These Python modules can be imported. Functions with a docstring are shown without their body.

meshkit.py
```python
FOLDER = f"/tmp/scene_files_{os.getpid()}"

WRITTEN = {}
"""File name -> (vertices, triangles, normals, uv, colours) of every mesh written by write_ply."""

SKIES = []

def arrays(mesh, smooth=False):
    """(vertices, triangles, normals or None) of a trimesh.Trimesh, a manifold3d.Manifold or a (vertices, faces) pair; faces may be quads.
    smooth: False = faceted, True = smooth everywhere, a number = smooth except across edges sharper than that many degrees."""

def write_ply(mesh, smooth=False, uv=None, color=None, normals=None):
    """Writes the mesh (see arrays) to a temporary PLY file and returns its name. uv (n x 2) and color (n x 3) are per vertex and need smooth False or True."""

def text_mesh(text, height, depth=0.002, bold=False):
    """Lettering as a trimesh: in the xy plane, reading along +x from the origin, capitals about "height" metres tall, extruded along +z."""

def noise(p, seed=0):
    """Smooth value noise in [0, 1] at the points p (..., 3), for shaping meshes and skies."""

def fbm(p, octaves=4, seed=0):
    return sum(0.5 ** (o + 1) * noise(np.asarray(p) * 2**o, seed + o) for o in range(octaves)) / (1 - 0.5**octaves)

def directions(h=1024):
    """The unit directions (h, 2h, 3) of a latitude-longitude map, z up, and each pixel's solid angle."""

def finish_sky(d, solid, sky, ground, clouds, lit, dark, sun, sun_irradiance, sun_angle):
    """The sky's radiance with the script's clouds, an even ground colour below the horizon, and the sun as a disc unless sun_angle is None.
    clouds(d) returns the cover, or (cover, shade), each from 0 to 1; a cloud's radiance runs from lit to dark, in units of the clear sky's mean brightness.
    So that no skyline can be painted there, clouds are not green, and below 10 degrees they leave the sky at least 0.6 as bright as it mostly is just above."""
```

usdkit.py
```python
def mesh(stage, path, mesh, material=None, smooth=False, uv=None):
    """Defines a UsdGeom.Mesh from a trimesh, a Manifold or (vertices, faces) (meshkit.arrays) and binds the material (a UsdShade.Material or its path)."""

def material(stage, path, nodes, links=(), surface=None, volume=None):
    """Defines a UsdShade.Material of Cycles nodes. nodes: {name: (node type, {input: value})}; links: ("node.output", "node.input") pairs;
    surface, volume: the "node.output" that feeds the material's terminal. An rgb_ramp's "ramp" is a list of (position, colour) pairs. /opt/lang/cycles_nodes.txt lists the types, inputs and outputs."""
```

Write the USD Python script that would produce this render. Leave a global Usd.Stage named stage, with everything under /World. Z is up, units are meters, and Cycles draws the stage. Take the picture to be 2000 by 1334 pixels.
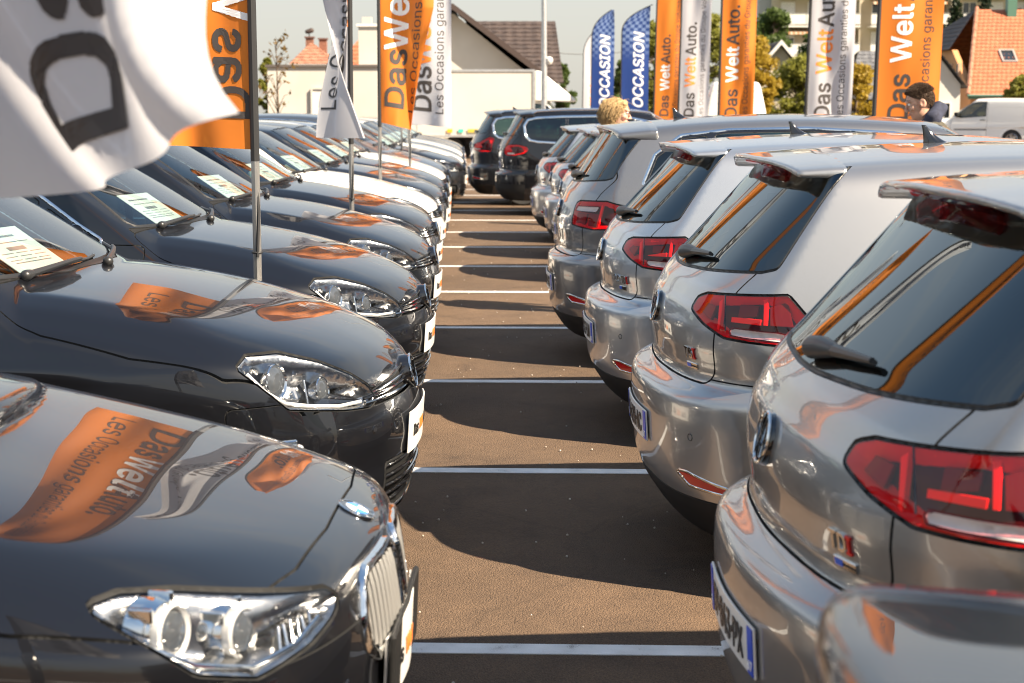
import math, random
import numpy as np
import trimesh
import manifold3d as m3
import shapely
from shapely.geometry import Polygon
from scipy.ndimage import gaussian_filter1d
from scipy.interpolate import PchipInterpolator
from scipy.sparse import csr_matrix
from scipy.sparse.csgraph import connected_components
import usdkit, meshkit
from pxr import Usd, UsdGeom, UsdLux, UsdShade, Sdf, Gf, Vt

stage = Usd.Stage.CreateInMemory()
UsdGeom.SetStageUpAxis(stage, UsdGeom.Tokens.z)
UsdGeom.SetStageMetersPerUnit(stage, 1.0)
world = UsdGeom.Xform.Define(stage, '/World')
stage.SetDefaultPrim(world.GetPrim())
UsdGeom.Scope.Define(stage, '/World/Looks')

# ---------------------------------------------------------------- camera, sky, sun
EYE, PITCH, FPX = 1.60, math.radians(7.87), 3234.0      # eye height, tilt down, focal length in pixels of a 2000 pixel wide picture
EXPOSURE = 2.05
cam = UsdGeom.Camera.Define(stage, '/World/camera')
cam.AddTranslateOp().Set(Gf.Vec3d(0, 0, EYE))
cam.AddRotateXOp().Set(90 - math.degrees(PITCH))
cam.CreateHorizontalApertureAttr(36.0)
cam.CreateVerticalApertureAttr(36.0 * 683 / 1024)
cam.CreateFocalLengthAttr(36.0 * FPX / 2000)
cam.CreateClippingRangeAttr(Gf.Vec2f(0.05, 3000))
cam.CreateFStopAttr(5.6)
cam.CreateFocusDistanceAttr(6.6)
cam.CreateExposureAttr(EXPOSURE)

SUN_DIR = np.array([0.87, -0.50, 0.0])
SUN_EL = math.radians(43)
SUN_DIR = np.append(SUN_DIR[:2] / np.linalg.norm(SUN_DIR[:2]) * math.cos(SUN_EL), math.sin(SUN_EL))
SUN_ROT = math.atan2(SUN_DIR[0], SUN_DIR[1])
sun = UsdLux.DistantLight.Define(stage, '/World/sun')
sun.CreateNormalizeAttr(True)
sun.CreateIntensityAttr(1.05)
sun.CreateAngleAttr(0.55)
sun.CreateColorAttr(Gf.Vec3f(1.0, 0.85, 0.66))
_q = Gf.Rotation(Gf.Vec3d(0, 0, 1), Gf.Vec3d(*map(float, SUN_DIR)))
sun.AddTransformOp().Set(Gf.Matrix4d().SetRotate(_q))

SKY_STRENGTH = 0.05
sky_mat = usdkit.material(stage, '/World/Looks/sky_air', {
    'sky': ('sky_texture', dict(sky_type='single_scattering', sun_disc=False, sun_elevation=SUN_EL, sun_rotation=SUN_ROT, altitude=200.0, air_density=1.0, aerosol_density=2.0, ozone_density=1.0)),
    'co': ('texture_coordinate', {}),
    'sep': ('separate_xyz', {}),
    'zz': ('math', dict(math_type='maximum', value2=0.03)),
    'zz2': ('math', dict(math_type='add', value2=0.10)),
    'dx': ('math', dict(math_type='divide')), 'dy': ('math', dict(math_type='divide')),
    'comb': ('combine_xyz', dict(z=0.0)),
    'map': ('mapping', dict(mapping_type='point', rotation=(0, 0, 0.6), scale=(0.55, 1.25, 1.0), location=(3.1, 1.7, 0))),
    'n': ('noise_texture', dict(scale=1.3, detail=9.0, roughness=0.56, distortion=0.35)),
    'ramp': ('rgb_ramp', dict(ramp=[(0.0, (0, 0, 0)), (0.52, (0, 0, 0)), (0.62, (.35, .35, .35)), (0.76, (.9, .9, .9)), (1, (1, 1, 1))])),
    'hz': ('rgb_ramp', dict(ramp=[(0.0, (3.6, 3.44, 3.05)), (0.10, (3.75, 3.62, 3.28)), (0.24, (3.9, 4.1, 4.2)), (0.40, (3.5, 4.1, 4.7)), (0.58, (1.9, 2.8, 4.0)), (1.0, (.85, 1.5, 2.7))])),
    'cov': ('math', dict(math_type='multiply')), 'low': ('map_range', dict(range_type='smoothstep', from_min=0.03, from_max=0.20, to_min=0.0, to_max=1.0, clamp=True)),
    'hazec': ('mix_color', dict(blend_type='mix', fac=.80)),
    'mix': ('mix_color', dict(blend_type='mix', b=(5.0, 4.85, 4.5))),
    'bg': ('background_shader', dict(strength=SKY_STRENGTH)),
}, [('co.generated', 'sep.vector'), ('sep.z', 'zz.value1'), ('zz.value', 'zz2.value1'), ('sep.x', 'dx.value1'), ('zz2.value', 'dx.value2'), ('sep.y', 'dy.value1'), ('zz2.value', 'dy.value2'),
    ('dx.value', 'comb.x'), ('dy.value', 'comb.y'), ('comb.vector', 'map.vector'), ('map.vector', 'n.vector'), ('n.fac', 'ramp.fac'),
    ('sep.z', 'hz.fac'), ('hz.color', 'hazec.b'), ('sky.color', 'hazec.a'), ('hazec.result', 'mix.a'), ('ramp.color', 'cov.value1'), ('sep.z', 'low.value'), ('low.result', 'cov.value2'), ('cov.value', 'mix.fac'), ('mix.result', 'bg.color')],
    surface='bg.background')
dome = UsdLux.DomeLight.Define(stage, '/World/sky')
UsdShade.MaterialBindingAPI.Apply(dome.GetPrim()).Bind(sky_mat)
dome.GetPrim().SetCustomDataByKey('kind', 'structure')
# ---------------------------------------------------------------- helpers
taken = {}


def numbered(parent, name):
    k = (parent, name)
    n = taken.get(k, 0)
    taken[k] = n + 1
    return f'{parent}/{name}' + (f'_{n:03d}' if n else '')


def tag(p, label=None, cat=None, group=None, kind=None):
    p = p.GetPrim() if hasattr(p, 'GetPrim') else p
    for k, v in (('label', label), ('category', cat), ('group', group), ('kind', kind)):
        if v:
            p.SetCustomDataByKey(k, v)
    return p


def thing(name, label, cat, loc=(0, 0, 0), rz=0.0, group=None, parent='/World', scale=None):
    x = UsdGeom.Xform.Define(stage, numbered(parent, name))
    x.AddTranslateOp().Set(Gf.Vec3d(*map(float, loc)))
    if rz:
        x.AddRotateZOp().Set(math.degrees(rz))
    if scale:
        x.AddScaleOp().Set(Gf.Vec3f(*scale))
    return tag(x, label, cat, group)


def obj(name, mesh, mat, parent='/World', smooth=30, normals=None, label=None):
    pp = parent if isinstance(parent, str) else str(parent.GetPath())
    path = numbered(pp, name)
    m = usdkit.mesh(stage, path, mesh, mat, smooth=False if normals is not None else smooth)
    if normals is not None:
        m.CreateNormalsAttr(Vt.Vec3fArray.FromNumpy(np.asarray(normals, np.float32)))
        m.SetNormalsInterpolation('vertex')
    if label:
        m.GetPrim().SetCustomDataByKey('label', label)
    return m.GetPrim()


def cat(*ms):
    out = []
    for m in ms:
        if isinstance(m, (list, tuple)) and not (len(m) == 2 and isinstance(m[0], np.ndarray)):
            out += [cat(*m)]
        elif isinstance(m, trimesh.Trimesh):
            out.append(m)
        else:
            v, f, _ = meshkit.arrays(m)
            out.append(trimesh.Trimesh(v, f, process=False))
    return trimesh.util.concatenate(out)


def box(cx, cy, cz, sx, sy, sz, rz=0.0, bev=0.0):
    if bev:
        b = min(bev, sx / 2.01, sy / 2.01, sz / 2.01)
        pts = []
        for i in (-1, 1):
            for j in (-1, 1):
                for k in (-1, 1):
                    pts += [(i * sx / 2, j * (sy / 2 - b), k * (sz / 2 - b)), (i * (sx / 2 - b), j * sy / 2, k * (sz / 2 - b)), (i * (sx / 2 - b), j * (sy / 2 - b), k * sz / 2)]
        m = trimesh.convex.convex_hull(np.array(pts))
    else:
        m = trimesh.creation.box((sx, sy, sz))
    if rz:
        m.apply_transform(trimesh.transformations.rotation_matrix(rz, (0, 0, 1)))
    m.apply_translation((cx, cy, cz))
    return m


def tube(pts, r, n=10, cap=True):
    """A round tube along the points; r a number or one per point."""
    p = np.asarray(pts, float)
    r = np.broadcast_to(np.asarray(r, float), len(p))
    t = np.gradient(p, axis=0)
    t /= np.maximum(np.linalg.norm(t, axis=1, keepdims=True), 1e-9)
    ref = np.array([0, 0, 1.0]) if abs(t[0][2]) < 0.9 else np.array([1.0, 0, 0])
    u = np.cross(t[0], ref)
    u /= np.linalg.norm(u)
    V = []
    for i in range(len(p)):
        u = u - t[i] * (u @ t[i])
        u /= np.linalg.norm(u)
        w = np.cross(t[i], u)
        a = np.arange(n) / n * 2 * np.pi
        V.append(p[i] + r[i] * (np.cos(a)[:, None] * u + np.sin(a)[:, None] * w))
    V = np.vstack(V)
    F = []
    for i in range(len(p) - 1):
        for k in range(n):
            a, b = i * n + k, i * n + (k + 1) % n
            F += [(a, b, b + n), (a, b + n, a + n)]
    if cap:
        V = np.vstack([V, p[0], p[-1]])
        for k in range(n):
            F.append((len(V) - 2, (k + 1) % n, k))
            F.append((len(V) - 1, (len(p) - 1) * n + k, (len(p) - 1) * n + (k + 1) % n))
    return trimesh.Trimesh(V, np.array(F), process=False)


def lathe(prof, n=32):
    """Closed ring of revolution about z: prof = (r, z) points."""
    prof = np.asarray(prof, float)
    a = np.arange(n) / n * 2 * np.pi
    V = np.stack([prof[:, 0][None] * np.cos(a)[:, None], prof[:, 0][None] * np.sin(a)[:, None], np.broadcast_to(prof[:, 1][None], (n, len(prof)))], -1).reshape(-1, 3)
    m, F = len(prof), []
    for i in range(n):
        for j in range(m - 1):
            a0, b0 = i * m + j, ((i + 1) % n) * m + j
            F += [(a0, b0, b0 + 1), (a0, b0 + 1, a0 + 1)]
    return trimesh.Trimesh(V, np.array(F), process=False)


def place(m, loc=(0, 0, 0), rot=None, scale=None):
    m = m.copy()
    if scale is not None:
        m.apply_scale(scale)
    if rot is not None:
        R = np.eye(4)
        R[:3, :3] = rot
        m.apply_transform(R)
    m.apply_translation(loc)
    return m


def frame(xaxis, up=(0, 0, 1)):
    """Rotation whose columns are x, y, z with z along the given normal (first argument) and y as near to up as can be."""
    z = np.asarray(xaxis, float)
    z /= np.linalg.norm(z)
    y = np.asarray(up, float) - z * (np.asarray(up) @ z)
    y /= np.linalg.norm(y)
    return np.stack([np.cross(y, z), y, z], 1)


def hull_spheres(pts, n=10):
    """Convex hull of spheres (x, y, z, r)."""
    s = trimesh.creation.icosphere(2 if n > 8 else 1)
    return trimesh.convex.convex_hull(np.vstack([s.vertices * q[3] + q[:3] for q in np.asarray(pts, float)]))


def prism(poly, h, z0=0.0):
    p = poly if isinstance(poly, Polygon) else Polygon(poly)
    m = trimesh.creation.extrude_polygon(p, h, engine='earcut')
    m.apply_translation((0, 0, z0))
    return m


def mat(name, base, rough=0.5, metal=0.0, **kw):
    return usdkit.material(stage, f'/World/Looks/{name}', {'p': ('principled_bsdf', dict(base_color=base, roughness=rough, metallic=metal, **kw))}, surface='p.BSDF')


def noisy(name, c1, c2, scale, rough=0.7, bump=0.0, bscale=None, detail=5.0, metal=0.0, coord='object', contrast=(0.35, 0.65), dist=0.02, **kw):
    nodes = {'co': ('texture_coordinate', {}), 'n': ('noise_texture', dict(scale=scale, detail=detail)),
             'r': ('rgb_ramp', dict(ramp=[(0, c1), (contrast[0], c1), (contrast[1], c2), (1, c2)])),
             'p': ('principled_bsdf', dict(roughness=rough, metallic=metal, **kw))}
    links = [(f'co.{coord}', 'n.vector'), ('n.fac', 'r.fac'), ('r.color', 'p.base_color')]
    if bump:
        nodes['n2'] = ('noise_texture', dict(scale=bscale or scale * 3, detail=6.0))
        nodes['b'] = ('bump', dict(strength=bump, distance=dist))
        links += [(f'co.{coord}', 'n2.vector'), ('n2.fac', 'b.height'), ('b.normal', 'p.normal')]
    return usdkit.material(stage, f'/World/Looks/{name}', nodes, links, surface='p.BSDF')
# ---------------------------------------------------------------- ground and markings
def W(u, v, Y):
    """World point seen at pixel (u, v) of the 2000 x 1334 photograph when it lies Y metres ahead."""
    c, s = math.cos(PITCH), math.sin(PITCH)
    a, b = (u - 1000) / FPX, (v - 667) / FPX
    d = np.array([a, c - b * s, -s - b * c])
    return np.array([0, 0, EYE]) + d * Y / d[1]


asphalt = usdkit.material(stage, '/World/Looks/asphalt', {
    'co': ('texture_coordinate', {}), 'n1': ('noise_texture', dict(scale=220.0, detail=3.0, roughness=.7)), 'n2': ('noise_texture', dict(scale=.55, detail=5.0)), 'v': ('voronoi_texture', dict(scale=150.0)),
    'n3': ('noise_texture', dict(scale=2.6, detail=8.0, roughness=.7, distortion=.6)),
    'r1': ('rgb_ramp', dict(ramp=[(0, (.026, .017, .011)), (.36, (.072, .046, .028)), (.50, (.116, .075, .046)), (.66, (.168, .110, .069)), (.78, (.34, .25, .17)), (1, (.55, .45, .34))])),
    'r2': ('rgb_ramp', dict(ramp=[(.3, (.80, .80, .80)), (.7, (1.15, 1.12, 1.08))])), 'r3': ('rgb_ramp', dict(ramp=[(.30, (.62, .63, .66)), (.42, (.90, .90, .90)), (.60, (1.08, 1.08, 1.07)), (.72, (1.22, 1.2, 1.16))])),
    'm': ('mix_color', dict(blend_type='multiply', fac=1.0, use_clamp=False)), 'm3': ('mix_color', dict(blend_type='multiply', fac=1.0, use_clamp=False)),
    'v2': ('voronoi_texture', dict(feature='distance_to_edge', scale=.42)), 'wz': ('noise_texture', dict(scale=3.0, detail=6.0)), 'wm': ('mix_color', dict(blend_type='add', fac=.22, use_clamp=False)), 'ck': ('map_range', dict(range_type='smoothstep', from_min=.0, from_max=.006, to_min=.86, to_max=1.0, clamp=True)), 'm4': ('mix_color', dict(blend_type='multiply', fac=1.0, use_clamp=False)),
    'b': ('bump', dict(strength=.9, distance=.006)), 'ad': ('math', dict(math_type='subtract')),
    'p': ('principled_bsdf', dict(roughness=.82, specular_ior_level=.35)),
}, [('co.object', 'n1.vector'), ('co.object', 'n2.vector'), ('co.object', 'n3.vector'), ('co.object', 'v.vector'), ('n1.fac', 'r1.fac'), ('n2.fac', 'r2.fac'), ('n3.fac', 'r3.fac'), ('r1.color', 'm.a'), ('r2.color', 'm.b'), ('m.result', 'm3.a'), ('r3.color', 'm3.b'), ('co.object', 'wz.vector'), ('co.object', 'wm.a'), ('wz.color', 'wm.b'), ('wm.result', 'v2.vector'), ('v2.distance', 'ck.value'), ('ck.result', 'm4.b'), ('m3.result', 'm4.a'), ('m4.result', 'p.base_color'),
    ('n1.fac', 'ad.value1'), ('v.distance', 'ad.value2'), ('ad.value', 'b.height'), ('b.normal', 'p.normal')], surface='p.BSDF')
line_paint = usdkit.material(stage, '/World/Looks/line_paint', {
    'co': ('texture_coordinate', {}), 'n1': ('noise_texture', dict(scale=190.0, detail=3.0, roughness=.7)), 'n2': ('noise_texture', dict(scale=9.0, detail=6.0)), 'a': ('math', dict(math_type='multiply_add', value2=.55)),
    'r': ('rgb_ramp', dict(ramp=[(0, (.10, .09, .08)), (.50, (.14, .13, .12)), (.60, (.62, .61, .58)), (1, (.80, .79, .76))])), 'b': ('bump', dict(strength=.6, distance=.003)), 'p': ('principled_bsdf', dict(roughness=.6)),
}, [('co.object', 'n1.vector'), ('co.object', 'n2.vector'), ('n1.fac', 'a.value1'), ('n2.fac', 'a.value3'), ('a.value', 'r.fac'), ('r.color', 'p.base_color'), ('n1.fac', 'b.height'), ('b.normal', 'p.normal')], surface='p.BSDF')
grass_mat = noisy('grass_ground', (.045, .065, .018), (.11, .12, .035), 3.0, .9, .5, 30, coord='object', dist=.05)
pave_mat = noisy('pavement', (.22, .20, .18), (.30, .28, .25), 4.0, .85, .2, 60)

tag(obj('ground', box(0, 300, -.06, 1600, 1600, .10), grass_mat), kind='structure')
tag(obj('car_park', box(0, 15, -.002, 120, 150, .010), asphalt), kind='structure')
LINE_ANG = math.atan2(-.033, 1.0)
for k in range(-2, 20):
    tag(obj('parking_line', box(0, 4.80 + 2.5 * k + .0, .0035, 9.6, .092, .0045, rz=LINE_ANG), line_paint), kind='structure')
tag(obj('pavement', box(-6, 68, .05, 60, 4.5, .13), pave_mat), kind='structure')

# ---------------------------------------------------------------- buildings
plaster = noisy('plaster_white', (.46, .435, .385), (.51, .485, .435), .8, .9, .1, 40)
plaster_cream = noisy('plaster_cream', (.42, .355, .26), (.47, .405, .31), .5, .9, .1, 40)
plaster_orange = noisy('plaster_orange', (.42, .20, .08), (.47, .235, .10), .7, .9, .1, 30)
plaster_grey = mat('plaster_grey', (.36, .35, .34), .9)
tile_orange = noisy('tile_orange', (.27, .075, .032), (.40, .135, .062), 5.0, .8, .3, 40, contrast=(.3, .7))
tile_orange_old = noisy('tile_orange_old', (.20, .080, .046), (.36, .17, .10), 4.0, .8, .3, 40, contrast=(.3, .7))
tile_brown = noisy('tile_brown', (.036, .025, .021), (.066, .046, .038), 4.0, .65, .3, 40)
tile_slate = noisy('tile_slate', (.07, .07, .075), (.13, .13, .135), 4.0, .7, .3, 40)
wood_white = mat('trim_white', (.60, .58, .54), .5)
wood_brown = mat('trim_brown', (.05, .032, .026), .6)
brick_mat = noisy('chimney_brick', (.16, .065, .04), (.24, .11, .07), 9.0, .85, .3, 40)
glass_dark = mat('window_dark', (.02, .024, .028), .05, specular_ior_level=.8)
shutter_mat = mat('roller_shutter', (.66, .64, .60), .6)
green_metal = mat('green_metal', (.06, .14, .10), .45)
galv = noisy('galvanised', (.42, .43, .43), (.56, .57, .57), 20, .42, .05, 60, metal=.75)
gutter_mat = mat('gutter', (.45, .44, .42), .4, .6)


def roof_courses(parent, A, B, C, D, n, m, thick=.05, tile_w=.30, label=None):
    """A roof slope as overlapping rows of tiles: A-B is the eave, D-C the ridge."""
    A, B, C, D = (np.asarray(p, float) for p in (A, B, C, D))
    nn = np.cross(B - A, D - A)
    nn /= np.linalg.norm(nn)
    if nn[2] < 0:
        nn = -nn
    for k in range(n):
        t0, t1 = k / n, (k + 1) / n + .25 / n
        p0, p1, q0, q1 = A + (D - A) * t0, B + (C - B) * t0, A + (D - A) * min(t1, 1), B + (C - B) * min(t1, 1)
        w = np.linalg.norm(p1 - p0)
        c = max(2, int(w / tile_w) * 2)
        u = np.linspace(0, 1, c + 1)
        lift = np.where(np.arange(c + 1) % 2 == 0, thick, thick * .62)
        top0 = p0 + (p1 - p0) * u[:, None] + nn * (lift + .004)[:, None]
        top1 = q0 + (q1 - q0) * u[:, None] + nn * (lift * .35)[:, None]
        bot0 = p0 + (p1 - p0) * u[:, None] - nn * .01
        V = np.vstack([top0, top1, bot0])
        i = np.arange(c)
        k1 = c + 1
        F = np.vstack([np.stack([i, i + 1, i + 1 + k1], 1), np.stack([i, i + 1 + k1, i + k1], 1), np.stack([i + 1, i, i + 2 * k1], 1), np.stack([i + 1, i + 2 * k1, i + 1 + 2 * k1], 1)])
        obj('tile_course', trimesh.Trimesh(V, F, process=False), m, parent, smooth=False)


def slab(parent, name, pts, th, m):
    """A flat polygon in space given thickness along its normal."""
    P = np.asarray(pts, float)
    n = np.cross(P[1] - P[0], P[2] - P[0])
    n /= np.linalg.norm(n)
    k = len(P)
    V = np.vstack([P, P - n * th])
    F = [(0, i, i + 1) for i in range(1, k - 1)] + [(k, k + i + 1, k + i) for i in range(1, k - 1)]
    for i in range(k):
        j = (i + 1) % k
        F += [(i, i + k, j + k), (i, j + k, j)]
    me = trimesh.Trimesh(V, np.array(F), process=False)
    return obj(name, me, m, parent, smooth=False)


def gable_block(parent, x0, x1, y0, y1, ze, zr, m, along='y'):
    """Walls of a house with a pitched roof; the ridge runs along the named axis."""
    if along == 'y':
        xm = (x0 + x1) / 2
        sec = Polygon([(x0, 0), (x1, 0), (x1, ze), (xm, zr), (x0, ze)])
        me = trimesh.creation.extrude_polygon(sec, y1 - y0, engine='earcut')
        me.apply_transform(np.array([[1, 0, 0, 0], [0, 0, -1, y1], [0, 1, 0, 0], [0, 0, 0, 1.0]]))
    else:
        ym = (y0 + y1) / 2
        sec = Polygon([(y0, 0), (y1, 0), (y1, ze), (ym, zr), (y0, ze)])
        me = trimesh.creation.extrude_polygon(sec, x1 - x0, engine='earcut')
        me.apply_transform(np.array([[0, 0, 1, x0], [1, 0, 0, 0], [0, 1, 0, 0], [0, 0, 0, 1.0]]))
    return obj('wall', me, m, parent, smooth=False)


def window(parent, x, y, z, w, h, facing='-y', frame_m=None, glass_m=None, shutter=0.0, bars=1):
    """A window standing 3 cm proud of its wall, recessed pane, mullions, sill and (part-lowered) shutter."""
    fm, gm = frame_m or wood_white, glass_m or glass_dark
    R = {'-y': np.eye(3), '+x': np.array([[0, -1, 0], [1, 0, 0], [0, 0, 1.0]]), '-x': np.array([[0, 1, 0], [-1, 0, 0], [0, 0, 1.0]])}[facing]
    pl = lambda m: place(m, (x, y, z), R)
    fr = obj('window', pl(cat(box(-w / 2 + .03, -.02, 0, .06, .10, h), box(w / 2 - .03, -.02, 0, .06, .10, h), box(0, -.021, h / 2 - .03, w - .12, .098, .06), box(0, -.021, -h / 2 + .03, w - .12, .098, .06), *[box(-w / 2 + w * (k + 1) / (bars + 1), -.018, 0, .05, .08, h - .12) for k in range(bars)])), fm, parent, smooth=False)
    fp = fr
    obj('pane', pl(box(0, .005, 0, w - .12, .02, h - .12)), gm, fp, smooth=False)
    obj('sill', pl(box(0, -.06, -h / 2 - .03, w + .16, .16, .05)), fm, fp, smooth=False)
    if shutter:
        n = max(3, int(h * shutter / .06))
        obj('shutter', pl(cat(*[box(0, -.035, h / 2 - .06 - (k + .5) * .06, w - .13, .025, .052) for k in range(n)])), shutter_mat, fp, smooth=False)
    return fr


# white flat-roofed annexe on the left
g = thing('flat_roofed_building', 'low white flat roofed building with dark roof edge and grey door, left background', 'building', (0, 0, 0))
pA, pB = W(522, 132, 52), W(752, 132, 52)
obj('wall', box((pA[0] + pB[0]) / 2, 56, pA[2] / 2, pB[0] - pA[0], 8, pA[2]), plaster, g)
obj('parapet', box((pA[0] + pB[0]) / 2, 56, pA[2] + .05, pB[0] - pA[0] + .12, 8.12, .08), mat('parapet_dark', (.10, .085, .075), .5), g)
dc = W(632, 195, 52)
dr = obj('door', box(dc[0], 51.99, 1.15, .66, .06, 2.3 - .02), mat('door_grey', (.60, .58, .53), .5), g)
obj('door_frame', cat(box(dc[0] - .36, 51.975, 1.17, .06, .11, 2.34), box(dc[0] + .36, 51.975, 1.17, .06, .11, 2.34), box(dc[0], 51.976, 2.345, .66, .108, .06)), plaster, dr, smooth=False)

# house behind it: hipped tiled roof with two chimneys
g = thing('hipped_house', 'white house with small hipped tile roof and two brick chimneys behind the flat roofed building', 'house')
a, b, t = W(566, 128, 74), W(652, 128, 74), W(608, 84, 77)
x0, x1, ze, zr = a[0], b[0], a[2], t[2]
obj('wall', box((x0 + x1) / 2, 77, (ze - .05) / 2, x1 - x0 - .3, 6 - .3, ze - .05), plaster, g)
obj('cornice', box((x0 + x1) / 2, 77, ze - .02, x1 - x0 + .1, 6.1, .16), wood_white, g)
xm = t[0]
for (p, q) in (((x0, 74), (x1, 74)), ((x1, 74), (x1, 80)), ((x1, 80), (x0, 80)), ((x0, 80), (x0, 74))):
    roof_courses(g, (*p, ze + .06), (*q, ze + .06), (xm, 77.02, zr), (xm, 77, zr), 7, tile_orange_old, .05, .34)
for u, v0, v1 in ((605, 80, 96), (631, 83, 112)):
    p, q = W(u, v0, 77.5), W(u, v1, 77.5)
    ch = obj('chimney', box(p[0], 77.5, (p[2] + q[2]) / 2 - .1, .34, .34, p[2] - q[2] + .5), brick_mat, g, smooth=False)
    obj('chimney_cap', box(p[0], 77.5, p[2] + .16, .44, .44, .07), mat('cap_brown', (.12, .06, .045), .7) if u == 605 else '/World/Looks/cap_brown', ch, smooth=False)
p = W(604, 62, 77.5)
obj('chimney_cowl', cat(tube([(p[0], 77.5, p[2] - .7), (p[0], 77.5, p[2])], .025, 8), hull_spheres([(p[0] - .10, 77.5, p[2], .10), (p[0] + .1, 77.5, p[2] + .06, .12)], 8)), tile_brown, g)
p = W(651, 108, 77.5)
obj('roof_finial', cat(tube([(p[0], 77.5, p[2] - 1.0), (p[0], 77.5, p[2] + .35)], .03, 8), hull_spheres([(p[0], 77.5, p[2] - .1, .13)], 8), hull_spheres([(p[0], 77.5, p[2] + .14, .08)], 8)), gutter_mat, g)

# orange roofs further back
g = thing('orange_roofed_house', 'house with bright orange tile roof peeping between the flags at left', 'house')
a, b, c_, d_ = W(652, 132, 88), W(790, 132, 88), W(790, 62, 92), W(700, 66, 92)
gx0, gx1 = a[0] + .4, b[0] - .4
obj('wall', box((gx0 + gx1) / 2, 92, a[2] / 2 - .05, gx1 - gx0, 7.4, a[2] - .1), plaster, g)
roof_courses(g, (a[0], 88, a[2]), (b[0], 88, b[2]), (b[0] - .6, 92, c_[2]), (a[0] + 1.4, 92, c_[2]), 9, tile_orange, .06, .36)
roof_courses(g, (b[0], 96, a[2]), (a[0], 96, b[2]), (a[0] + 1.4, 92.03, c_[2]), (b[0] - .6, 92.03, c_[2]), 9, tile_orange, .06, .36)
p = W(735, 52, 92)
ch = obj('chimney', box(p[0] - .5, 92, p[2] - .4, .5, .5, 1.8), plaster, g)

# tall white wall beside the flags
g = thing('white_tower_house', 'narrow white rendered house end standing between the white flag and the orange flag', 'house')
a, b = W(700, 52, 60), W(748, 52, 60)
obj('wall', box((a[0] + b[0]) / 2, 63, a[2] / 2, b[0] - a[0], 6, a[2]), plaster, g)
obj('coping', box((a[0] + b[0]) / 2, 63, a[2] + .05, b[0] - a[0] + .14, 6.14, .10), wood_white, g)
window(g, b[0] - .36, 60, 2.0, .45, 1.3, '-y', bars=0)

# big white gabled house, centre left
g = thing('white_gabled_house', 'big white house with wide gable and dark brown tiled roof behind the box truck', 'house')
ap, ea, el = W(884, 10, 66), W(1088, 163, 66), W(690, 163, 66)
xr, xl, xa, zE, zA = ea[0], ap[0] * 2 - ea[0], ap[0], ea[2], ap[2]
gable_block(g, xl + .35, xr - .35, 66.5, 74, zE - .22, zA - .28, plaster, 'y')
for sx, xe in ((1, xr), (-1, xl)):
    A, B, C, D = (xe, 65.9, zE), (xe, 74, zE), (xa, 74, zA), (xa, 65.9, zA)
    roof_courses(g, A, B, C, D, 14, tile_brown, .05, .4)
    slab(g, 'barge_board', [(xe, 65.86, zE + .05), (xa, 65.86, zA + .07), (xa, 65.86, zA - .18), (xe, 65.86, zE - .20)][::sx], .05, wood_brown)
    slab(g, 'soffit', [(xe, 65.92, zE - .07), (xe, 66.5, zE - .07), (xa, 66.5, zA - .09), (xa, 65.92, zA - .09)][::sx], .03, wood_brown)
obj('gutter', tube([(xr + .05, 65.9, zE - .05), (xr + .05, 74, zE - .05)], .07, 8), gutter_mat, g)
obj('downpipe', tube([(xr + .05, 66.1, zE - .1), (xr - .25, 66.45, zE - .5), (xr - .25, 66.45, .1)], .045, 8), gutter_mat, g)
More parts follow.
